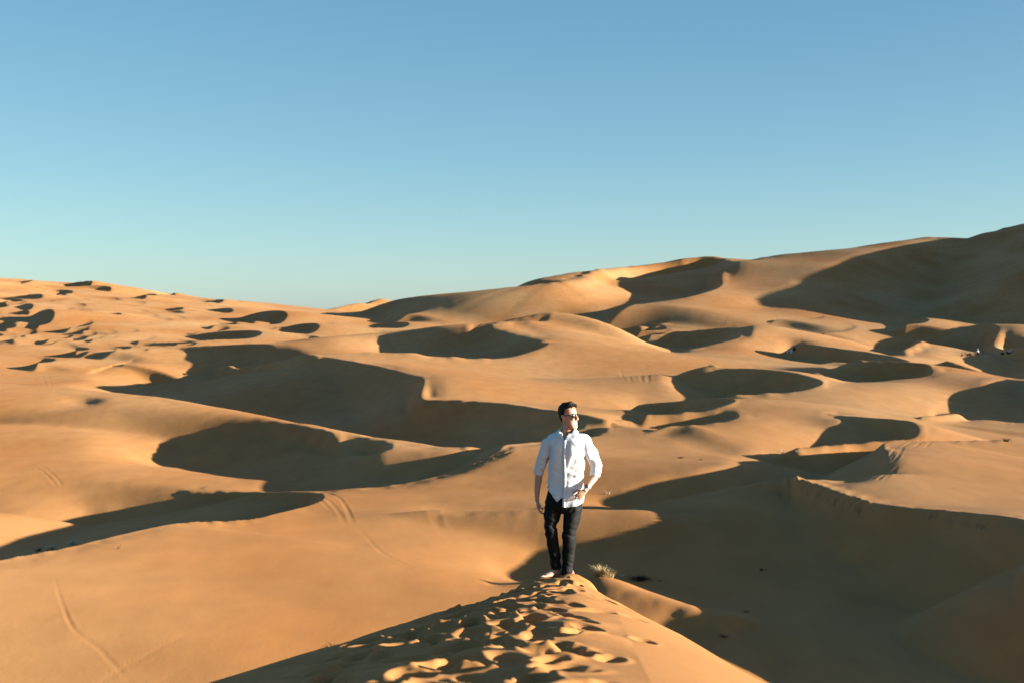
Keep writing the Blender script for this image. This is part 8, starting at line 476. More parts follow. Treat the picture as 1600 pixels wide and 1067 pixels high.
# sight lines from the camera's standpoint to the ground, used to set plants, tracks and people on the sand
def ground_points(pix, d0=16.0, d1=900.0):
    k0, k1 = np.searchsorted(Ds, [d0, d1]); q = Ds[k0:k1]; rows = np.arange(k0, k1); out = []
    for px, py in pix:
        x = (px - 800) / FPX * q; u = 800 + (px - 800) * q / np.sqrt(q * q + 36.0)
        j = np.clip(np.searchsorted(us, u), 0, len(us) - 1); z = GZ[rows, j]
        hit = z >= CAM_Z - (py - HY) / FPX * q
        k = int(np.argmax(hit)) if hit.any() else len(q) - 1
        out.append((x[k], q[k]))
    return out
def groove(pts, width, depth, rim):
    c = catmull([(a, b) for a, b in pts], 6)
    x0, y0 = c.min(0) - width * 4; x1, y1 = c.max(0) + width * 4
    k0, k1 = np.searchsorted(Ds, [y0, y1])
    if k1 <= k0: return
    j0 = min(np.searchsorted(GX[k0], x0), np.searchsorted(GX[k1 - 1], x0)); j1 = max(np.searchsorted(GX[k0], x1), np.searchsorted(GX[k1 - 1], x1))
    if j1 <= j0: return
    sl = (slice(k0, k1), slice(j0, j1)); gx, gy = GX[sl], GD[sl]; best = np.full(gx.shape, 1e9); along = np.zeros(gx.shape)
    for i, (a, b) in enumerate(zip(c[:-1], c[1:])):
        d = b - a; t = np.clip(((gx - a[0]) * d[0] + (gy - a[1]) * d[1]) / (d @ d + 1e-9), 0, 1)
        d2 = (gx - a[0] - d[0] * t) ** 2 + (gy - a[1] - d[1] * t) ** 2; m = d2 < best; best[m] = d2[m]; along[m] = ((i + t) / (len(c) - 1))[m]
    r = np.sqrt(best) / width; fade = np.clip(np.minimum(along, 1 - along) * 3.5, 0, 1) * (.75 + .5 * vnoise(gx * 1.7, gy * .9, 91))
    GZ[sl] += (-depth * np.exp(-r * r) + rim * np.exp(-((r - 1.7) / .6) ** 2)) * fade
TRACKS = [  # picture points, width, depth, rim
    ([(455, 771), (500, 769), (524, 775), (538, 788), (547, 806), (553, 822)], .16, .10, .06), ([(470, 772), (503, 777), (520, 788), (531, 803), (540, 822)], .16, .08, .05),
    ([(430, 771), (478, 776), (505, 786), (522, 800)], .14, .07, .04), ([(553, 822), (575, 842), (600, 866), (640, 885), (700, 900), (742, 908)], .16, .05, .03),
    ([(588, 868), (615, 882), (650, 893)], .14, .04, .03), ([(84, 900), (98, 945), (116, 984), (150, 1012), (180, 1042), (215, 1078)], .09, .07, .03), ([(120, 1085), (150, 1070), (200, 1040), (268, 1003), (330, 975)], .09, .055, .03),
    ([(42, 722), (64, 735), (82, 752), (90, 762)], .2, .08, .05), ([(50, 719), (72, 733), (90, 750), (98, 762)], .2, .08, .05), ([(60, 580), (68, 592), (77, 606)], .3, .14, .1), ([(70, 580), (77, 592), (84, 606)], .3, .14, .1),
    ([(1229, 741), (1237, 754), (1242, 770), (1243, 788)], .22, .40, .6), ([(560, 795), (600, 783), (650, 776), (700, 774)], .2, .05, .03), ([(665, 790), (680, 808), (690, 830)], .3, .06, .04),
    ([(1440, 676), (1425, 690), (1405, 703)], .16, .09, .09), ([(1452, 677), (1440, 690), (1423, 702)], .16, .09, .09), ([(1466, 678), (1455, 690), (1440, 702)], .16, .08, .08), ([(1395, 733), (1383, 742), (1368, 752)], .14, .10, .10), ([(1404, 730), (1395, 740), (1382, 750)], .14, .1, .1),
    ([(1400, 698), (1392, 710), (1380, 722)], .14, .08, .08), ([(1412, 697), (1405, 710), (1396, 722)], .14, .08, .08),
    ([(968, 577), (972, 585), (976, 594)], .35, .16, .1), ([(978, 580), (984, 590), (988, 600)], .35, .16, .1), ([(1000, 582), (1002, 590), (1006, 598)], .35, .16, .1), ([(1012, 583), (1013, 591), (1015, 598)], .35, .16, .1)]
allp = [p for t in TRACKS for p in t[0]]; hp = ground_points(allp); i0 = 0
for t in TRACKS:
    groove(hp[i0:i0 + len(t[0])], t[1] * .6, t[2] * .14, t[3] * .13); i0 += len(t[0])
# trodden crests: rows of footprints along the brinks
rng = random.Random(8)
for line, rows, dn in (([(1244, 744), (1270, 757), (1300, 768), (1330, 778), (1350, 785)], 4, 8), ([(1440, 799), (1480, 803), (1515, 810), (1545, 818)], 2, 5), ([(525, 563), (580, 572), (640, 587), (660, 594), (657, 612)], 1, 1), ([(480, 664), (520, 673), (560, 682), (590, 688)], 1, 3), ([(700, 738), (740, 722), (772, 712), (800, 702)], 2, 4)):
    pp = []
    for (ax, ay), (bx, by) in zip(line[:-1], line[1:]):
        for k in range(7):
            for r in range(rows):
                t = rng.random(); pp.append((ax + (bx - ax) * t + rng.uniform(-3, 3), ay + (by - ay) * t + rng.uniform(0, dn) + r * dn * .4))
    for x, y in ground_points(pp): stamp(x, y, rng.uniform(0, 3.1), .22, .16, rng.uniform(.018, .04), .012)

def grid_mesh(name, X, Y, Z):
    R, C = X.shape
    me = bpy.data.meshes.new(name)
    me.vertices.add(R * C); me.vertices.foreach_set("co", np.stack([X, Y, Z], -1).astype(np.float32).ravel())
    i = np.arange(R * C).reshape(R, C)
    q = np.stack([i[:-1, :-1], i[:-1, 1:], i[1:, 1:], i[1:, :-1]], -1).reshape(-1)
    n = len(q) // 4
    me.loops.add(n * 4); me.loops.foreach_set("vertex_index", q.astype(np.int32))
    me.polygons.add(n); me.polygons.foreach_set("loop_start", np.arange(0, n * 4, 4, dtype=np.int32)); me.polygons.foreach_set("loop_total", np.full(n, 4, np.int32))
    me.polygons.foreach_set("use_smooth", np.ones(n, bool))
    me.update(); me.validate()
    return me
def mat_nodes(name):
    m = bpy.data.materials.new(name); m.use_nodes = True
    t = m.node_tree; b = t.nodes["Principled BSDF"]
    return m, t, b
def node(t, typ, **kw):
    n = t.nodes.new(typ)
    for k, v in kw.items(): setattr(n, k, v)
    return n
def sand_material():
    m, t, b = mat_nodes("sand")
    L = t.links.new
    geo = node(t, "ShaderNodeNewGeometry")
    def noise(scale, detail, vec=None, rough=.55):
        n = node(t, "ShaderNodeTexNoise"); n.inputs["Scale"].default_value = scale; n.inputs["Detail"].default_value = detail; n.inputs["Roughness"].default_value = rough
        L(vec or geo.outputs["Position"], n.inputs["Vector"]); return n
    mp = node(t, "ShaderNodeMapping"); mp.inputs["Scale"].default_value = (1, .45, 1.6); L(geo.outputs["Position"], mp.inputs["Vector"])
    big = noise(.035, 5, mp.outputs[0]); mid = noise(.6, 4, mp.outputs[0]); fine = noise(60, 3)
    r1 = node(t, "ShaderNodeValToRGB"); r1.color_ramp.elements[0].position = .36; r1.color_ramp.elements[1].position = .66
    r1.color_ramp.elements[0].color = (.322, .130, .036, 1); r1.color_ramp.elements[1].color = (.388, .198, .078, 1)
    L(big.outputs[0], r1.inputs[0])
    r2 = node(t, "ShaderNodeMapRange"); r2.inputs["From Min"].default_value = .3; r2.inputs["From Max"].default_value = .7; r2.inputs["To Min"].default_value = .9; r2.inputs["To Max"].default_value = 1.08
    L(mid.outputs[0], r2.inputs[0])
    r3 = node(t, "ShaderNodeMapRange"); r3.inputs["From Min"].default_value = .25; r3.inputs["From Max"].default_value = .75; r3.inputs["To Min"].default_value = .9; r3.inputs["To Max"].default_value = 1.08
    L(fine.outputs[0], r3.inputs[0])
    mu = node(t, "ShaderNodeMath", operation='MULTIPLY'); L(r2.outputs[0], mu.inputs[0]); L(r3.outputs[0], mu.inputs[1])
    mx = node(t, "ShaderNodeVectorMath", operation='SCALE'); L(r1.outputs[0], mx.inputs[0]); L(mu.outputs[0], mx.inputs["Scale"])
    L(mx.outputs[0], b.inputs["Base Color"])
    b.inputs["Roughness"].default_value = .9; b.inputs["Specular IOR Level"].default_value = .12
    b.inputs["Diffuse Roughness"].default_value = .3
    bn = noise(9, 6, None, .6); bp = node(t, "ShaderNodeBump"); bp.inputs["Strength"].default_value = .25; bp.inputs["Distance"].default_value = .012
    L(bn.outputs[0], bp.inputs["Height"])
    wn = noise(1.1, 4, mp.outputs[0]); b2 = node(t, "ShaderNodeBump"); b2.inputs["Strength"].default_value = .35; b2.inputs["Distance"].default_value = .03
    L(wn.outputs[0], b2.inputs["Height"]); L(b2.outputs[0], bp.inputs["Normal"]); L(bp.outputs[0], b.inputs["Normal"])
    return m
SAND = sand_material()
ground_me = grid_mesh("sand_ground", GX, GD, GZ); ground_me.materials.append(SAND)
ground = bpy.data.objects.new("sand_dunes", ground_me); scene.collection.objects.link(ground)
ground["kind"] = "structure"; ground["label"] = "rolling orange sand dunes with sharp crests and dark lee slopes"

# ================================================================ helpers for things
def link(o, parent=None):
    scene.collection.objects.link(o)
    if parent: o.parent = parent
    return o
def empty(name, loc, label, cat, group=None, rz=0):
    o = bpy.data.objects.new(name, None); o.location = loc; o.rotation_euler = (0, 0, rz); o.empty_display_size = .1
    link(o); o["label"] = label; o["category"] = cat
    if group: o["group"] = group
    return o
def mesh_obj(name, verts, faces, mat, parent=None, smooth=True):
    me = bpy.data.meshes.new(name); me.from_pydata([tuple(v) for v in verts], [], faces); me.update()
    if smooth: me.polygons.foreach_set("use_smooth", [True] * len(me.polygons))
    me.materials.append(mat)
    return link(bpy.data.objects.new(name, me), parent)
class Geo:
    def __init__(s): s.v = []; s.f = []
    def add(s, verts, faces):
        k = len(s.v); s.v += [tuple(p) for p in verts]; s.f += [tuple(i + k for i in f) for f in faces]
    def tube(s, rings, n=20, ref=(1, 0, 0), caps=True, power=2.0):
        """rings: (x, y, z, ra, rb): ra along ref, rb across."""
        P = [Vector(r[:3]) for r in rings]; ref = Vector(ref); vs = []; fs = []
        for i, r in enumerate(rings):
            t = (P[min(i + 1, len(P) - 1)] - P[max(i - 1, 0)]).normalized()
            a = ref - t * ref.dot(t)
            if a.length < 1e-4: a = Vector((0, 1, 0)) - t * t.y
            a.normalize(); b = t.cross(a)
            for k in range(n):
                w = 2 * math.pi * k / n; c, sn = math.cos(w), math.sin(w)
                if power != 2.0:
                    c = math.copysign(abs(c) ** (2 / power), c); sn = math.copysign(abs(sn) ** (2 / power), sn)
                vs.append(P[i] + a * (r[3] * c) + b * (r[4] * sn))
        for i in range(len(rings) - 1):
            for k in range(n):
                fs.append((i * n + k, i * n + (k + 1) % n, (i + 1) * n + (k + 1) % n, (i + 1) * n + k))
        if caps:
            vs.append(P[0]); vs.append(P[-1]); c0 = len(vs) - 2; c1 = c0 + 1; l = (len(rings) - 1) * n
            for k in range(n):
                fs.append((c0, (k + 1) % n, k)); fs.append((c1, l + k, l + (k + 1) % n))
        s.add(vs, fs)
    def ball(s, c, r, n=14, m=9, M=None):
        vs = []; fs = []
        for i in range(m + 1):
            ph = math.pi * i / m
            for k in range(n):
                th = 2 * math.pi * k / n
                p = Vector((r[0] * math.sin(ph) * math.cos(th), r[1] * math.sin(ph) * math.sin(th), r[2] * math.cos(ph)))
                if M: p = M @ p
                vs.append(Vector(c) + p)
        for i in range(m):
            for k in range(n):
                fs.append((i * n + k, (i + 1) * n + k, (i + 1) * n + (k + 1) % n, i * n + (k + 1) % n))
        s.add(vs, fs)
    def obj(s, name, mat, parent=None, smooth=True): return mesh_obj(name, s.v, s.f, mat, parent, smooth)
def remeshed(geo, name, mat, parent, voxel, smooth_it=2, smooth_f=.5, wrinkle=None):
    o = geo.obj("tmp_" + name, mat)
    md = o.modifiers.new("r", 'REMESH'); md.mode = 'VOXEL'; md.voxel_size = voxel
    if smooth_it:
        sm = o.modifiers.new("s", 'SMOOTH'); sm.iterations = smooth_it; sm.factor = smooth_f
    dg = bpy.context.evaluated_depsgraph_get(); me = bpy.data.meshes.new_from_object(o.evaluated_get(dg), depsgraph=dg)
    bpy.data.objects.remove(o); me.name = name
    if wrinkle:
        n = len(me.vertices); co = np.empty(n * 3, np.float32); no = np.empty(n * 3, np.float32)
        me.vertices.foreach_get("co", co); me.vertices.foreach_get("normal", no); co = co.reshape(-1, 3).astype(float); no = no.reshape(-1, 3)
        me.vertices.foreach_set("co", (co + no * wrinkle(co, no)[:, None]).astype(np.float32).ravel())
    me.polygons.foreach_set("use_smooth", [True] * len(me.polygons)); me.update()
    if not me.materials: me.materials.append(mat)
    return link(bpy.data.objects.new(name, me), parent)
def simple_mat(name, col, rough=.7, spec=.3, var=.12, scale=30, bump=0.0, sheen=0.0, skin_depth=0.0):
    m, t, b = mat_nodes(name); L = t.links.new
    tc = node(t, "ShaderNodeTexCoord"); n = node(t, "ShaderNodeTexNoise"); n.inputs["Scale"].default_value = scale; n.inputs["Detail"].default_value = 4
    L(tc.outputs["Object"], n.inputs["Vector"])
    r = node(t, "ShaderNodeMapRange"); r.inputs["From Min"].default_value = .3; r.inputs["From Max"].default_value = .7
    r.inputs["To Min"].default_value = 1 - var; r.inputs["To Max"].default_value = 1 + var; L(n.outputs[0], r.inputs[0])
    s = node(t, "ShaderNodeVectorMath", operation='SCALE'); s.inputs[0].default_value = col[:3]; L(r.outputs[0], s.inputs["Scale"]); L(s.outputs[0], b.inputs["Base Color"])
    b.inputs["Roughness"].default_value = rough; b.inputs["Specular IOR Level"].default_value = spec
    if skin_depth: b.inputs["Subsurface Weight"].default_value = skin_depth; b.inputs["Subsurface Radius"].default_value = (.01, .004, .002); b.inputs["Subsurface Scale"].default_value = .6
    if bump:
        bp = node(t, "ShaderNodeBump"); bp.inputs["Strength"].default_value = bump; bp.inputs["Distance"].default_value = .004
        L(n.outputs[0], bp.inputs["Height"]); L(bp.outputs[0], b.inputs["Normal"])
    return m

# ================================================================ the walking man
SKIN = simple_mat("skin", (.40, .205, .135), .5, .35, .08, 40, .05, skin_depth=.1)
SHIRT = simple_mat("white_cotton", (.56, .555, .56), .85, .15, .02, 140, .08)
DENIM = simple_mat("black_denim", (.004, .004, .0045), .75, .16, .25, 90, .15)
HAIR = simple_mat("dark_hair", (.006, .004, .003), .6, .2, .4, 160, .5)
LENS = simple_mat("dark_lens", (.006, .005, .005), .12, .25, .05)
FRAME = simple_mat("brown_frame", (.02, .012, .008), .3, .5, .1)
STEEL = simple_mat("watch_steel", (.5, .48, .45), .25, .6, .05)
STRAP = simple_mat("dark_leather", (.035, .015, .01), .6, .3, .15)
BUTTON = simple_mat("shirt_button", (.5, .5, .5), .4, .4, .05)
man = empty("person", (MAN_X, MAN_Y, MAN_Z), "man in white shirt and black trousers walking barefoot on the ridge, looking right", "person", rz=math.radians(-14)); man.scale = (.965, 1, 1)
def V(px, py, y=0.0): return Vector(((px - 875) * .006526, y, (905 - py) * .006526))
# ---- body: one continuous skin surface
G = Geo()
hc = V(888.5, 656) + Vector((.0, 0.0, 0)); YAW = math.radians(70); TILT = math.radians(-4)
HM = Matrix.Rotation(YAW, 3, 'Z') @ Matrix.Rotation(TILT, 3, 'X')
def H(x, y, z): return hc + HM @ Vector((x, y, z))
# skull slices in head space (face to -y): z, half width, front y, back y
SLICES = [(-.128, .018, -.088, -.060), (-.118, .038, -.094, -.030), (-.100, .052, -.097, .000), (-.075, .062, -.096, .040), (-.045, .068, -.095, .075),
      (-.015, .072, -.093, .092), (.015, .075, -.094, .100), (.045, .076, -.094, .102), (.075, .074, -.086, .098), (.100, .064, -.068, .084), (.118, .046, -.042, .060), (.128, .02, -.012, .026)]
def head_points(bulge=0.0, n=28):
    vs = []
    for z, w, f, b in SLICES:
        for k in range(n):
            a = 2 * math.pi * k / n; c, s = math.cos(a), math.sin(a); expo = 2 / 2.3
            x = (w + bulge) * math.copysign(abs(c) ** expo, c); y = (f + b) / 2 + ((b - f) / 2 + bulge) * math.copysign(abs(s) ** expo, s)
            vs.append(H(x, y, z))
    return vs
n = 28; vs = head_points(); fs = [(i * n + k, i * n + (k + 1) % n, (i + 1) * n + (k + 1) % n, (i + 1) * n + k) for i in range(len(SLICES) - 1) for k in range(n)]
vs += [H(0, -.074, -.130), H(0, .007, .130)]
fs += [(len(vs) - 2, (k + 1) % n, k) for k in range(n)] + [(len(vs) - 1, (len(SLICES) - 1) * n + k, (len(SLICES) - 1) * n + (k + 1) % n) for k in range(n)]
G.add(vs, fs)
def hb(x, y, z, rx, ry, rz, n=12, m=8): G.ball(H(x, y, z), (rx, ry, rz), n, m, HM)
# nose: bridge, tip, wings
a = [(0, -.092, .022, .009, .010), (0, -.101, .006, .010, .011), (0, -.110, -.012, .012, .012), (0, -.114, -.026, .014, .013), (0, -.106, -.036, .012, .008)]
G.tube([tuple(H(*p[:3])) + p[3:] for p in a], 12, ref=HM @ Vector((1, 0, 0)))
for s in (-1, 1):
    hb(s * .012, -.103, -.030, .008, .009, .007)
    hb(s * .033, -.084, .026, .020, .012, .007)          # brow
    hb(s * .036, -.080, -.022, .020, .016, .016)         # cheekbone
    hb(s * .033, -.086, .012, .014, .010, .010)          # eyelid
    G.tube([tuple(H(s * .073, .008, -.030)) + (.006, .010), tuple(H(s * .080, .012, -.012)) + (.008, .014), tuple(H(s * .084, .017, .008)) + (.008, .019), tuple(H(s * .082, .018, .026)) + (.006, .014)], 12, ref=HM @ Vector((1, 0, 0)))
hb(0, -.096, -.062, .024, .009, .0055); hb(0, -.094, -.074, .021, .010, .006); hb(0, -.090, -.104, .024, .014, .016)   # lips, chin
# neck and trunk
nb = V(886.5, 690, .02)
G.tube([tuple(H(0, .010, -.060)) + (.050, .058), tuple(H(0, .010, -.10)) + (.053, .058)] + [tuple(nb + Vector((0, 0, .04))) + (.058, .060), tuple(nb) + (.075, .07), tuple(V(887, 700, .02)) + (.10, .075)], 20)
G.tube([tuple(V(887, 693, .02)) + (.10, .055), tuple(V(887, 705, .0)) + (.14, .085), tuple(V(887, 725, .0)) + (.15, .10), tuple(V(885, 755, .0)) + (.14, .09), tuple(V(881, 785, .0)) + (.15, .095), tuple(V(880, 797, .0)) + (.12, .09)], 24)
G.tube([tuple(V(882, 690, -.062)) + (.010, .010), tuple(V(899, 687, -.045)) + (.010, .010)], 8)
# arms
def arm(pts): G.tube(pts, 16)
arm([tuple(V(868, 697, .01)) + (.04, .04), tuple(V(857.5, 703, .01)) + (.043, .045), tuple(V(847, 722, .02)) + (.045, .048), tuple(V(840, 744, .02)) + (.039, .042), tuple(V(839, 756, .005)) + (.039, .042), tuple(V(838, 770, -.02)) + (.031, .035), tuple(V(838.5, 784, -.04)) + (.022, .029), tuple(V(839, 788, -.045)) + (.022, .029)])
arm([tuple(V(906, 695, .01)) + (.04, .04), tuple(V(916, 701, .01)) + (.043, .045), tuple(V(927, 718, .03)) + (.045, .048), tuple(V(934.5, 742, .05)) + (.040, .042), tuple(V(931, 750, .0)) + (.039, .039), tuple(V(926, 758, -.07)) + (.032, .033), tuple(V(921.5, 766, -.14)) + (.027, .024), tuple(V(920, 768.5, -.155)) + (.027, .024)])
def hand(w, d, s, phint, curls, spread=.35, scale=1.0):
    d = Vector(d).normalized(); s = Vector(s); s = (s - d * s.dot(d)).normalized(); p = d.cross(s)
    if p.dot(Vector(phint)) < 0: p = -p
    k = scale
    G.tube([tuple(w - d * .012) + (.027 * k, .019 * k), tuple(w + d * .02 * k) + (.033 * k, .018 * k), tuple(w + d * .055 * k) + (.042 * k, .017 * k), tuple(w + d * .088 * k + p * .004) + (.041 * k, .014 * k)], 16, ref=s)
    for i, (sideways, ln) in enumerate(((.031, .072), (.0105, .082), (-.0105, .076), (-.031, .060))):
        pos = w + d * (.080 - abs(sideways) * .12) * k + s * sideways * k; ang = curls[i] * .6; r = .0092 - .0007 * i
        dirv = (d + s * sideways * spread).normalized(); ring = [tuple(pos) + (r * 1.05, r * 1.05)]
        for j, fr in enumerate((.45, .32, .23)):
            dd = dirv * math.cos(ang) + p * math.sin(ang); pos = pos + dd * ln * fr * k; rr = r * (1 - .10 * (j + 1)); ring.append(tuple(pos) + (rr, rr)); ang += curls[i]
        G.tube(ring, 10, ref=s); e = ring[-1]; G.ball(e[:3], (e[3],) * 3, 8, 6)
    b = w + d * .024 * k + s * .026 * k + p * .004
    t1 = b + (d * .55 + s * .62 + p * .35).normalized() * .042 * k; t2 = t1 + (d * .85 + s * .1 + p * .4).normalized() * .032 * k; t3 = t2 + (d * .9 - s * .12 + p * .45).normalized() * .024 * k
    G.tube([tuple(b) + (.015, .015), tuple(t1) + (.0115, .0115), tuple(t2) + (.0105, .0105), tuple(t3) + (.008, .008)], 10, ref=p); G.ball(t3, (.008,) * 3, 8, 6)
hand(V(839, 787, -.043), (.16, -.10, -1), (.25, -1, 0), (1, 0, 0), (.35, .45, .5, .55))
hand(V(920.3, 768, -.152), (-.72, -.28, -.62), (-.5, -.25, .75), (.1, 1, -.2), (.5, .62, .72, .8), scale=.98)
# legs (inside the trousers) and feet
G.tube([tuple(V(868, 790, 0)) + (.08, .085), tuple(V(863, 812, -.02)) + (.07, .075), tuple(V(862, 829, -.05)) + (.052, .055), tuple(V(864.5, 858, -.01)) + (.045, .05), tuple(V(868, 886, .02)) + (.034, .036), tuple(V(869.5, 897, .02)) + (.034, .036)], 16)
G.tube([tuple(V(893, 790, 0)) + (.08, .085), tuple(V(893.5, 815, .0)) + (.07, .075), tuple(V(891, 843, -.02)) + (.052, .055), tuple(V(889, 870, .02)) + (.045, .05), tuple(V(887, 896, .05)) + (.034, .036), tuple(V(886.5, 902, .05)) + (.034, .036)], 16)
def foot(ank, d, L=.25):
    d = Vector(d).normalized(); s = Vector((-d.y, d.x, 0))
    G.tube([tuple(ank - d * .055 + Vector((0, 0, -.035))) + (.026, .026), tuple(ank - d * .03 + Vector((0, 0, -.03))) + (.034, .038), tuple(ank + d * .04 + Vector((0, 0, -.026))) + (.037, .040), tuple(ank + d * .10 + Vector((0, 0, -.040))) + (.042, .028), tuple(ank + d * .145 + Vector((0, 0, -.047))) + (.045, .020), tuple(ank + d * .165 + Vector((0, 0, -.050))) + (.042, .015)], 16, ref=s)
    for i, (o, l, r) in enumerate(((.032, .052, .0125), (.012, .046, .009), (-.004, .040, .0085), (-.019, .034, .008), (-.033, .027, .0075))):
        q = ank + d * .155 + s * o + Vector((0, 0, -.052)); G.tube([tuple(q) + (r, r), tuple(q + d * l * .6 + Vector((0, 0, .006))) + (r, r), tuple(q + d * l + Vector((0, 0, -.002))) + (r * .8, r * .8)], 9, ref=s); G.ball(q + d * l + Vector((0, 0, -.002)), (r * .82,) * 3, 8, 6)
foot(Vector((-.036, .015, .062)), (-.72, -.62, 0))
foot(Vector((.075, .13, .058)), (.35, -1, 0))
body = remeshed(G, "body", SKIN, man, .0036, 2, .5)
# ---- shirt: torso shell with open collar, tails, sleeves
SR = [(1.492, .080, .0, .074, .066), (1.475, .080, .01, .105, .078), (1.455, .079, .01, .165, .092), (1.43, .079, .008, .208, .104), (1.39, .080, .0, .224, .118), (1.34, .081, .0, .216, .126), (1.28, .082, -.002, .200, .130),
      (1.18, .080, -.002, .190, .126), (1.08, .070, -.0, .184, .122), (1.0, .064, 0, .187, .122), (.92, .060, 0, .194, .128), (.82, .056, .0, .200, .132), (.70, .054, .0, .206, .136)]
SRz = np.array([r[0] for r in SR])[::-1]; SRv = np.array([r[1:] for r in SR])[::-1]
def shirt_slice(z): return [np.interp(z, SRz, SRv[:, i]) for i in range(4)]
HEMX = [-.16, -.136, -.08, .01, .056, .0635, .066, .19, .235, .262, .29]; HEMZ = [.95, .93, .865, .775, .822, .83, .722, .742, .776, .87, .95]
NC, NR = 168, 110; th = np.linspace(0, 2 * np.pi, NC, endpoint=False)
TH, VV = np.meshgrid(th, np.linspace(0, 1, NR)); 
cx, cy, rx, ry = shirt_slice(np.full_like(TH, .8))
xf = cx + rx * np.cos(TH); hem = np.where(np.sin(TH) > -.15, np.interp(xf, HEMX, HEMZ), .80 + .10 * np.abs(np.cos(TH)) ** 3)
ZZ = 1.492 + (hem - 1.492) * VV
cx, cy, rx, ry = shirt_slice(ZZ)
cc, ss = np.cos(TH), np.sin(TH); expo = 2 / 2.25
XX = cx + rx * np.sign(cc) * np.abs(cc) ** expo; YY = cy - ry * np.sign(ss) * np.abs(ss) ** expo
# folds: pulled diagonally from shoulders and gathered at the waist
f1 = vnoise(XX * 9 + ZZ * 7, ZZ * 3.2 - XX * 5 + YY * 8, 41) * .026 + vnoise(XX * 22 - ZZ * 9, ZZ * 9 + YY * 15, 42) * .013
f2 = vnoise(XX * 6 + 9, ZZ * 26 + XX * 9, 43) * .026 * np.exp(-((ZZ - .98) / .13) ** 2)
f3 = np.abs(vnoise((XX - .3) * 16 + ZZ * 12, ZZ * 4, 45)) * -.034 * np.exp(-((XX - .22) / .1) ** 2 - ((ZZ - 1.27) / .15) ** 2) + np.abs(vnoise((XX + .1) * 16 - ZZ * 12, ZZ * 4, 46)) * -.030 * np.exp(-((XX + .06) / .1) ** 2 - ((ZZ - 1.25) / .15) ** 2)
pec = .012 * np.exp(-((np.abs(XX - .08) - .085) / .06) ** 2 - ((ZZ - 1.30) / .07) ** 2) * (ss > 0)
step = .006 * (XX > .0655) * (ss > 0)                     # the buttoned panel lies over the other one
flare = .02 * np.clip((.95 - ZZ) / .2, 0, 1)
dsp = (f1 + f2 + f3) * np.clip((1.49 - ZZ) / .06, 0, 1) + pec + step + flare
XX = XX + dsp * cc; YY = YY - dsp * ss
vs = list(zip(XX.ravel(), YY.ravel(), ZZ.ravel())); fs = []
for i in range(NR - 1):
    for k in range(NC):
        k2 = (k + 1) % NC; zc = ZZ[i, k]
        if zc > 1.466: continue
        if ss[i, k] > 0 and abs(XX[i, k] - .078) < max(0, (zc - 1.400)) * .46: continue   # open neck
        fs.append((i * NC + k, i * NC + k2, (i + 1) * NC + k2, (i + 1) * NC + k))
SG = Geo(); SG.add(vs, fs)
def sleeve(pts, seed, n=30):
    R = catmull([tuple(p[0]) + p[1:] for p in pts], 9); g = Geo(); g.tube([tuple(r) for r in R], n, caps=False)
    A = np.array(g.v).reshape(len(R), n, 3); C = R[:, None, :3]; t = np.linspace(0, 1, len(R))[:, None]; an = np.arange(n)[None, :] / n
    w = 1 + (vnoise(an * 7 + t * 3, t * 9 - an * 4 + seed, seed) * .30 + vnoise(an * 4, t * 16 + an * 3, seed + 1) * .20) * np.clip(t * 4, 0, 1) * np.clip((1 - t) * 6, .25, 1)
    A = C + (A - C) * w[..., None]; SG.add(A.reshape(-1, 3).tolist(), g.f)
sleeve([(V(872, 690, .01), .045, .06), (V(859.5, 696, .01), .069, .078), (V(850, 713, .015), .068, .077), (V(843, 730, .02), .060, .068), (V(839.5, 741, .02), .051, .058)], 51)
sleeve([(V(902, 688, .01), .045, .06), (V(914, 693.5, .01), .069, .078), (V(923.5, 709, .02), .068, .077), (V(931.5, 727, .035), .062, .07), (V(933.5, 739, .04), .055, .06)], 57)
shirt = SG.obj("shirt", SHIRT, man); so = shirt.modifiers.new("t", 'SOLIDIFY'); so.thickness = .003; so.offset = -1
def cuff(a, b, r0, r1):
    g = Geo(); R = catmull([tuple(a) + r0, tuple(a.lerp(b, .15)) + tuple(x * 1.10 for x in r0), tuple(a.lerp(b, .6)) + tuple(x * 1.09 for x in r1), tuple(b) + tuple(x * 1.06 for x in r1), tuple(b) + tuple(x * .86 for x in r1)], 4)
    g.tube([tuple(r) for r in R], 30, caps=False); g.v = [tuple(np.array(p) + .003 * np.array([vnoise(np.array([p[2] * 60 + i * .9]), np.array([p[0] * 30]), 61)[0]] * 3)) for i, p in enumerate(g.v)]
    c = g.obj("cuff", SHIRT, shirt); m = c.modifiers.new("t", 'SOLIDIFY'); m.thickness = .003
cuff(V(840, 738.5, .02), V(838.8, 747.5, .018), (.050, .056), (.047, .053))
cuff(V(933.2, 736.5, .04), V(931.5, 747, .025), (.054, .058), (.051, .056))
# collar: two folded leaves round the neck
cg = Geo()
for side in (-1, 1):
    top = catmull([(0, .072, 1.527), (.055, .048, 1.522), (.074, -.004, 1.507), (.064, -.056, 1.474), (.038, -.092, 1.438), (.012, -.113, 1.406)], 5)
    low = catmull([(0, .100, 1.487), (.085, .070, 1.482), (.118, .004, 1.471), (.125, -.052, 1.451), (.122, -.080, 1.437), (.116 if side > 0 else .095, -.098, 1.420)], 5)
    rows = []
    for p, q in zip(top, low):
        inn = p * np.array([.93, .93, 1]) + np.array([0, 0, -.03]); rol = p + (q - p) * .12 + np.array([0, 0, .006]); mid = p + (q - p) * .55 + np.array([0, -.004, .004])
        rows.append([inn, p, rol, mid, q])
    vs = [(.079 + side * v[0], v[1], v[2]) for r in rows for v in r]; k = len(rows[0])
    cg.add(vs, [(i * k + j, i * k + j + 1, (i + 1) * k + j + 1, (i + 1) * k + j) for i in range(len(rows) - 1) for j in range(k - 1)])
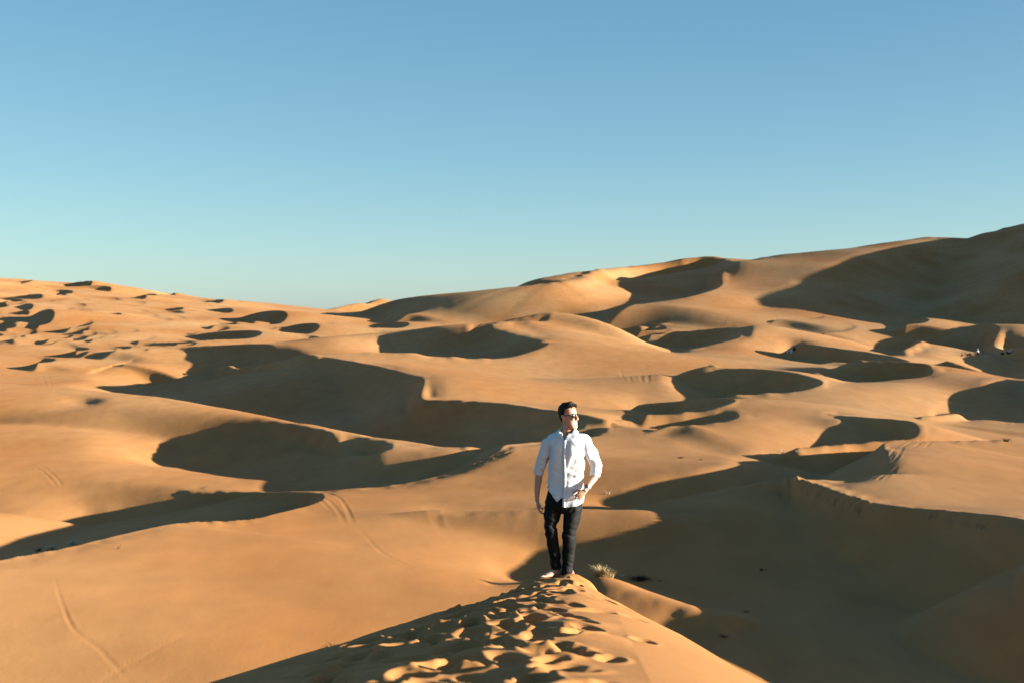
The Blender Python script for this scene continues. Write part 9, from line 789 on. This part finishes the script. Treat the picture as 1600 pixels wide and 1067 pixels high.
co = cg.obj("collar", SHIRT, shirt); md = co.modifiers.new("t", 'SOLIDIFY'); md.thickness = .0035; md.offset = 0
# placket and buttons follow the front
pl = Geo(); zs = np.linspace(1.402, .728, 60); fr = []
sel = (ss > 0) & (np.abs(XX - .079) < .022)
for z in zs:
    near_z = sel & (np.abs(ZZ - z) < .012); fr.append(float(YY[near_z].min()) - .0012 if near_z.any() else fr[-1])
fr = list(np.convolve(np.pad(fr, 2, mode='edge'), np.ones(5) / 5, 'valid'))
vs = []
for i, z in enumerate(zs):
    wob = .0015 * math.sin(i * 1.7)
    for x in (.0630, .0640, .094, .095): vs.append((x + .002 * math.sin(z * 14), fr[i] + wob + (.012 if x in (.0630, .095) else .0), z))
pl.add(vs, [(i * 4 + j, i * 4 + j + 1, (i + 1) * 4 + j + 1, (i + 1) * 4 + j) for i in range(59) for j in range(3)])
pl.obj("placket", SHIRT, shirt)
for z in (1.385, 1.29, 1.195, 1.10, 1.005, .91, .82):
    g = Geo(); i = int(np.argmin(abs(zs - z))); g.tube([(.079, fr[i] + .0005, z, .0055, .0055), (.079, fr[i] - .003, z, .0055, .0055), (.079, fr[i] - .0035, z, .004, .004)], 12); g.obj("button", BUTTON, shirt)
# ---- trousers
T = Geo()
T.tube([tuple(V(884, 760, .0)) + (.170, .105), tuple(V(883, 775, .0)) + (.185, .115), tuple(V(881, 790, .0)) + (.198, .122), tuple(V(880.5, 800, .0)) + (.185, .115), tuple(V(880, 806, .0)) + (.12, .09)], 28, power=2.3)
T.tube([tuple(V(868, 785, 0)) + (.10, .11), tuple(V(864.2, 800, -.01)) + (.098, .105), tuple(V(862.6, 812, -.03)) + (.090, .096), tuple(V(861.6, 826, -.06)) + (.069, .078), tuple(V(861.8, 834, -.055)) + (.064, .074), tuple(V(864.2, 856, -.015)) + (.062, .070), tuple(V(866.8, 878, .015)) + (.054, .060), tuple(V(868, 894, .015)) + (.050, .055)], 24)
T.tube([tuple(V(894, 785, 0)) + (.105, .11), tuple(V(896, 800, .0)) + (.102, .105), tuple(V(894.4, 815, -.01)) + (.089, .094), tuple(V(891.6, 836, -.03)) + (.070, .078), tuple(V(890.6, 846, -.02)) + (.066, .074), tuple(V(889, 868, .02)) + (.066, .07), tuple(V(887.2, 890, .02)) + (.057, .066), tuple(V(886, 904.5, .02)) + (.058, .07)], 24)
def trouser_folds(co, no):
    x, y, z = co.T
    k1 = np.exp(-((z - .50) / .10) ** 2) * (x < .01) + np.exp(-((z - .40) / .11) ** 2) * (x >= .01)
    h1 = np.exp(-((z - .13) / .10) ** 2)
    hip = np.exp(-((z - .72) / .09) ** 2)
    d = vnoise(x * 7 + z * 6, z * 30 + x * 14, 71) * .020 * np.minimum(k1 + h1 * .9, 1) + vnoise(x * 20 - z * 14, z * 12, 72) * .008 + vnoise(x * 26 + 4, z * 30 - np.abs(x - .04) * 30, 73) * .012 * hip + vnoise(x * 8, z * 4.5, 74) * .008
    return d
trousers = remeshed(T, "trousers", DENIM, man, .0075, 3, .5, trouser_folds)
# ---- hair
def hair_piece():
    g = Geo(); n = 44; rows = []
    for i in range(15):
        t = i / 14.0; z = -.055 + t * .187
        row = []
        for k in range(n):
            a = 2 * math.pi * k / n; c, s = math.cos(a), math.sin(a); expo = 2 / 2.3
            sz = np.array([q[0] for q in SLICES]); w, f, b = [float(np.interp(min(z, .126), sz, [q[j] for q in SLICES])) for j in (1, 2, 3)]
            front = max(0, -s)
            line = -.050 + .060 * max(0, min(1, (.55 - s) / .5)) + .075 * max(0, min(1, (.05 - s) / .35)) + .03 * front ** 6
            zz = max(z, line)
            w, f, b = [float(np.interp(min(zz, .126), sz, [q[j] for q in SLICES])) for j in (1, 2, 3)]
            up = max(0, min(1, (zz - .02) / .08)); bulge = .003 + .012 * up + (.008 * front * up)
            if z < line: bulge = -.004
            bulge += .003 * up * math.sin(k * 5.3 + i * 2.1) * math.sin(i * 3.7)
            x = (w + bulge) * math.copysign(abs(c) ** expo, c); y = (f + b) / 2 + ((b - f) / 2 + bulge) * math.copysign(abs(s) ** expo, s)
            zt = zz + (.014 * max(0, (t - .72) / .28)) + .012 * front * up * max(0, (t - .5) * 2) + .004 * up * math.sin(k * 3.1 + i)
            row.append(H(x, y, zt))
        rows.append(row)
    vs = [p for r in rows for p in r] + [H(0, .0, .150)]
    fs = [(i * n + k, i * n + (k + 1) % n, (i + 1) * n + (k + 1) % n, (i + 1) * n + k) for i in range(14) for k in range(n)] + [(14 * n + k, 14 * n + (k + 1) % n, len(vs) - 1) for k in range(n)]
    g.add(vs, fs)
    # short upright locks along the top and the quiff
    r = random.Random(4)
    for _ in range(240):
        x = r.uniform(-.055, .055); y = r.uniform(-.082, .075); zt = .128 - .25 * x * x / .06 - .55 * max(0, abs(y) - .03) ** 2 / .05
        ln = r.uniform(.007, .015) + (.008 if y < -.05 else 0); dx, dy = r.gauss(0, .25), r.gauss(-.2, .3); p = Vector((x, y, zt)); q = p + Vector((dx * ln, dy * ln - (.006 if y < -.05 else 0), ln))
        g.tube([tuple(H(*p)) + (.006, .006), tuple(H(*(p.lerp(q, .6)))) + (.004, .004), tuple(H(*q)) + (.001, .001)], 5)
    return g.obj("hair", HAIR, man)
hair_piece()
# ---- sunglasses
sg = bpy.data.objects.new("sunglasses", None); link(sg, man)
for s in (-1, 1):
    for nm, mat, r0, dy in (("lens", LENS, 1.0, .0), ("rim", FRAME, 1.12, .0015)):
        g = Geo(); M = 22; ring = []
        for q, (sc, d) in enumerate(((0, -.001), (.6, -.0008), (1, 0), (1, .003), (0, .003))):
            ring.append([])
            for k in range(M):
                a = 2 * math.pi * k / M; c, sn = math.cos(a), math.sin(a); xx = .0265 * sc * r0 * math.copysign(abs(c) ** .75, c) * (1 + .10 * sn); zz = .021 * sc * r0 * math.copysign(abs(sn) ** .75, sn)
                X = s * .036 + xx; ring[q].append(H(X, -.106 + d + dy + abs(X) ** 2 * 4.2, .008 + zz))
        g.add([p for r in ring for p in r], [(i * M + k, i * M + (k + 1) % M, (i + 1) * M + (k + 1) % M, (i + 1) * M + k) for i in range(4) for k in range(M)])
        g.obj(nm, mat, sg)
    g = Geo(); g.tube([tuple(H(s * .064, -.090, .018)) + (.0025, .004), tuple(H(s * .076, -.075, .018)) + (.0025, .004), tuple(H(s * .083, .0, .017)) + (.0025, .0035), tuple(H(s * .083, .025, .010)) + (.002, .003)], 8); g.obj("temple", FRAME, sg)
g = Geo(); g.tube([tuple(H(-.012, -.106, .016)) + (.002, .002), tuple(H(0, -.109, .018)) + (.002, .002), tuple(H(.012, -.106, .016)) + (.002, .002)], 8); g.obj("bridge", FRAME, sg)
# ---- wristwatch on the left wrist
wt = bpy.data.objects.new("wristwatch", None); link(wt, man)
w0 = V(923.2, 763, -.112); wd = (V(920, 768.5, -.155) - V(926, 758, -.07)).normalized()
g = Geo(); g.tube([tuple(w0 - wd * .011) + (.033, .033), tuple(w0 - wd * .010) + (.0355, .0345), tuple(w0 + wd * .010) + (.0345, .0335), tuple(w0 + wd * .011) + (.032, .032)], 24, caps=False); g.obj("strap", STRAP, wt)
nrm = Vector((.75, -.55, .35)); nrm = (nrm - wd * nrm.dot(wd)).normalized(); c0 = w0 + nrm * .031
g = Geo(); g.tube([tuple(c0) + (.020, .020), tuple(c0 + nrm * .008) + (.020, .020), tuple(c0 + nrm * .009) + (.017, .017)], 20, ref=wd); g.obj("case", STEEL, wt)
g = Geo(); g.tube([tuple(c0 + nrm * .009) + (.016, .016), tuple(c0 + nrm * .0098) + (.016, .016)], 20, ref=wd); g.obj("dial", BUTTON, wt)

# ================================================================ desert plants
STRAW = simple_mat("straw_grass", (.34, .24, .12), .8, .15, .25, 20)
PALE = simple_mat("pale_grass", (.42, .36, .26), .8, .15, .2, 20)
DARKP = simple_mat("dark_shrub", (.05, .032, .018), .85, .1, .3, 20)
def ground_z(x, y):
    k = int(np.clip(np.searchsorted(Ds, y) - 1, 0, len(Ds) - 2)); f = (y - Ds[k]) / (Ds[k + 1] - Ds[k])
    a = np.interp(x, GX[k], GZ[k]); b = np.interp(x, GX[k + 1], GZ[k + 1])
    return float(a + (b - a) * f)
def tuft(name, x, y, w, h, mat, label, cat, blades, seed, lie=.5, group=None):
    r = random.Random(seed); vs = []; fs = []
    z0 = ground_z(x, y)
    for _ in range(blades):
        a = r.uniform(0, 2 * math.pi); rad = abs(r.gauss(0, .33)) * w * .5
        bx, by = math.cos(a) * rad, math.sin(a) * rad * .7; out = r.uniform(.1, lie); L = h * r.uniform(.45, 1.0) * (1.1 - .5 * rad / (w * .5 + 1e-6))
        a2 = a + r.gauss(0, .6); ex, ey = math.cos(a2), math.sin(a2); bw = max(.004, w * .012) * r.uniform(.7, 1.4); sx, sy = -ey * bw, ex * bw
        gz = ground_z(x + bx, y + by) - z0 - .02
        p = []
        for t, wd in ((0, 1), (.5, .8), (1, .12)):
            d = out * L * t * (1 + t); zz = gz + L * t * (1 - .28 * out * t)
            p += [(bx + ex * d + sx * wd, by + ey * d + sy * wd, zz), (bx + ex * d - sx * wd, by + ey * d - sy * wd, zz)]
        k = len(vs); vs += p; fs += [(k, k + 1, k + 3, k + 2), (k + 2, k + 3, k + 5, k + 4)]
    o = mesh_obj(name, vs, fs, mat, None, False); o.location = (x, y, z0)
    o["label"] = label; o["category"] = cat
    if group: o["group"] = group
    return o
PL = [  # picture foot, width px, height px, material, name, label, category, blades, spread
    (943, 901, 44, 21, STRAW, "grass_tuft", "large straw-coloured grass tuft on sunlit sand just right of the man's feet", "grass tuft", 320, .7),
    (972, 903, 12, 8, PALE, "grass_tuft", "small pale grass sprig right beside the large straw tuft", "grass tuft", 40, .8),
    (1001, 907, 40, 9, DARKP, "desert_shrub", "low dark shrub in shadow right of the straw tuft behind the man", "shrub", 240, 1.6),
    (1032, 909, 14, 4, DARKP, "desert_shrub", "tiny dark shrub at the right end of the shaded shrub", "shrub", 60, 1.5),
    (80, 859, 28, 12, PALE, "grass_tuft", "pale grass tuft at the left edge, lower of two by the lit sand edge", "grass tuft", 130, .8),
    (114, 850, 22, 11, PALE, "grass_tuft", "pale grass tuft at the left edge, upper right of two in the shaded hollow", "grass tuft", 100, .8),
    (60, 861, 16, 9, DARKP, "desert_shrub", "dark shrub at far left in the shaded hollow beside pale grass", "shrub", 80, 1.2),
    (459, 751, 7, 9, PALE, "grass_tuft", "tiny pale sprig alone in the dark crescent hollow left of centre", "grass tuft", 30, .6),
    (950, 773, 9, 9, PALE, "grass_tuft", "small pale sprig on sunlit sand right of the man's wristwatch", "grass tuft", 40, .7),
    (1063, 716, 15, 5, DARKP, "desert_shrub", "dark low shrub on the sunlit slope right of the man's shoulder", "shrub", 70, 1.3),
    (1095, 719, 10, 4, DARKP, "desert_shrub", "smaller dark shrub just right of the low shrub on the sunlit slope", "shrub", 50, 1.3),
    (1572, 690, 17, 8, DARKP, "desert_shrub", "dark rounded bush on the sunlit dune near the right edge", "shrub", 130, 1.0),
    (1224, 707, 7, 8, PALE, "grass_tuft", "pale sprig at the left tip of the dark hollow, left one", "grass tuft", 34, .6),
    (1247, 707, 13, 5, PALE, "grass_tuft", "flat pale grass patch right of the sprig at the dark hollow tip", "grass tuft", 50, 1.0),
    (1023, 668, 11, 4, PALE, "grass_tuft", "pale grass at the lower rim of the dark hollow right of the man's head", "grass tuft", 40, .8),
    (1486, 633, 12, 4, PALE, "grass_tuft", "pale grass patch on a sunlit dune tip at the right", "grass tuft", 40, .9),
    (1581, 662, 14, 4, PALE, "grass_tuft", "pale grass fringe by the shadow at the right edge", "grass tuft", 50, .9),
    (1276, 749, 9, 4, PALE, "grass_tuft", "pale grass in the shaded hollow behind the trodden crest", "grass tuft", 40, .9),
    (1190, 893, 9, 7, DARKP, "desert_shrub", "small dark shrub in the broad shaded valley, upper one", "shrub", 50, .9),
    (1166, 957, 16, 5, DARKP, "desert_shrub", "flat dark shrub in the broad shaded valley, middle one", "shrub", 70, 1.4),
    (1131, 998, 14, 7, DARKP, "desert_shrub", "dark shrub low in the shaded valley beside the lit ridge edge", "shrub", 70, 1.1),
    (185, 857, 6, 9, DARKP, "desert_shrub", "thin dark twig on the lit sand edge at left", "shrub", 14, .8)]
spots = ground_points([(p[0], p[1]) for p in PL])
for i, (p, (x, y)) in enumerate(zip(PL, spots)):
    tuft(p[5], x, y, p[2] * y / FPX, p[3] * y / FPX, p[4], p[6], p[7], p[8], 100 + i, p[9])
tw = ground_points([(520, 1010)], 6.5, 13)[0]
tuft("desert_shrub", -1.16, 9.2, .22, .05, DARKP, "dry dark twigs lying on the shaded left flank of the near ridge", "shrub", 40, 300, 2.0)
# ================================================================ far people and kneeling camels
def cloth(name, col): return simple_mat(name, col, .85, .1, .1, 6)
ROBE_W, ROBE_G, ROBE_B, ROBE_D = cloth("white_robe", (.55, .55, .55)), cloth("grey_robe", (.3, .3, .32)), cloth("brown_robe", (.12, .05, .03)), cloth("dark_robe", (.015, .015, .02))
COAT = simple_mat("camel_coat", (.05, .028, .016), .9, .1, .2, 3); BLANKET = cloth("saddle_blanket", (.4, .38, .34))
def far_person(x, y, mat, label, h=1.65, seated=False, rz=0.0, group=None):
    p = empty("person", (x, y, ground_z(x, y) - .03), label, "person", group, rz); g = Geo(); k = h / 1.7
    if seated:
        g.tube([(0, 0, 0, .30 * k, .30 * k), (0, -.04, .18 * k, .29 * k, .30 * k), (0, 0, .40 * k, .20 * k, .17 * k), (0, 0, .62 * k, .21 * k, .14 * k), (0, 0, .74 * k, .10 * k, .09 * k), (0, 0, .80 * k, .055 * k, .06 * k)], 14); hz = .92 * k
        for s in (-1, 1): g.tube([(s * .2 * k, 0, .66 * k, .06, .06), (s * .27 * k, -.10, .45 * k, .05, .05), (s * .12 * k, -.27, .33 * k, .04, .04)], 8)
    else:
        g.tube([(0, 0, .0, .20 * k, .18 * k), (0, 0, .45 * k, .19 * k, .16 * k), (0, 0, .90 * k, .17 * k, .13 * k), (0, 0, 1.25 * k, .21 * k, .13 * k), (0, 0, 1.40 * k, .12 * k, .09 * k), (0, 0, 1.46 * k, .055 * k, .06 * k)], 14); hz = 1.58 * k
        for s in (-1, 1): g.tube([(s * .19 * k, 0, 1.33 * k, .06, .06), (s * .27 * k, 0, 1.05 * k, .05, .05), (s * .25 * k, -.06, .80 * k, .04, .04)], 8)
    g.obj("robe", mat, p)
    g = Geo(); g.ball((0, -.01, hz), (.085 * k, .10 * k, .125 * k)); g.ball((0, -.10 * k, hz - .01), (.018, .025, .03), 8, 6); g.obj("head", SKIN, p)
    g = Geo(); g.ball((0, .015, hz + .05 * k), (.105 * k, .115 * k, .10 * k)); g.obj("headscarf", mat, p)
    return p
def camel(x, y, label, rz=0.0, k=1.0, blanket=False):
    c = empty("camel", (x, y, ground_z(x, y) - .05), label, "camel", "kneeling camels resting on the far sand", rz); g = Geo()
    g.tube([(1.05, 0, .50, .16, .16), (.85, 0, .55, .34, .33), (.35, 0, .62, .42, .42), (-.2, 0, .62, .42, .40), (-.7, 0, .58, .36, .36), (-1.0, 0, .50, .18, .2)], 16, ref=(0, 1, 0))
    g.tube([(.05, 0, .9, .40, .30), (.05, 0, 1.15, .28, .22), (.08, 0, 1.36, .14, .12), (.08, 0, 1.44, .04, .04)], 14)
    g.tube([(-.85, 0, .60, .20, .26), (-1.15, 0, .50, .14, .20), (-1.42, 0, .62, .11, .16), (-1.55, 0, .95, .09, .13), (-1.58, 0, 1.30, .085, .12), (-1.66, 0, 1.48, .09, .11)], 12, ref=(0, 1, 0))
    g.tube([(-1.58, 0, 1.50, .09, .11), (-1.75, 0, 1.50, .10, .11), (-1.92, 0, 1.42, .075, .08), (-2.05, 0, 1.37, .055, .055)], 12, ref=(0, 1, 0))
    for s in (-1, 1):
        g.tube([(-.7, s * .3, .45, .12, .12), (-1.0, s * .3, .16, .09, .09), (-.55, s * .3, .08, .07, .07)], 10); g.tube([(.7, s * .32, .5, .17, .17), (.25, s * .36, .18, .11, .11), (.95, s * .36, .09, .08, .08)], 10)
        g.ball((-1.60, s * .09, 1.60), (.03, .02, .06), 8, 6)
    g.tube([(1.05, 0, .55, .05, .05), (1.2, 0, .35, .03, .03), (1.22, 0, .15, .03, .03)], 8)
    remeshed(g, "body", COAT, c, .05, 2); c.scale = (k, k, k)
    if blanket:
        b = Geo(); b.tube([(.5, 0, .80, .44, .40), (.05, 0, .95, .46, .46), (-.4, 0, .82, .44, .42)], 16, ref=(0, 1, 0), caps=False); b.obj("saddle_blanket", BLANKET, c)
    return c
FP = ground_points([(1231, 552), (1236.5, 552), (1241, 549), (1503, 558), (1515, 556), (1528, 555), (1529, 554), (1540, 560), (1567, 554), (1577, 553)], 120, 700)
far_person(*FP[0], ROBE_W, "person in white robe, leftmost of three sitting in the far shadow", 1.7, True)
far_person(*FP[1], ROBE_W, "person in white robe, middle of three sitting in the far shadow", 1.7, True)
far_person(*FP[2], ROBE_D, "person in dark robe, rightmost of three sitting in the far shadow", 1.7, True)
far_person(*FP[3], ROBE_B, "person in brown robe sitting left of the kneeling camels", 1.4, True)
camel(*FP[4], "dark camel kneeling leftmost of the far group at right", 0.0, .62)
camel(*FP[5], "dark camel kneeling beside the white-clad person at far right", 0.0, .58)
far_person(FP[6][0] + .2, FP[6][1] + 1.2, ROBE_W, "person in white sitting behind the second kneeling camel", 1.9, True)
far_person(*FP[7], ROBE_G, "small person in grey sitting in front of the camels at far right", 1.3, True)
camel(*FP[8], "dark camel kneeling second from the right frame edge", math.pi * .9, .5)
camel(*FP[9], "dark camel with pale saddle blanket kneeling nearest the right frame edge", math.pi, .62, True)
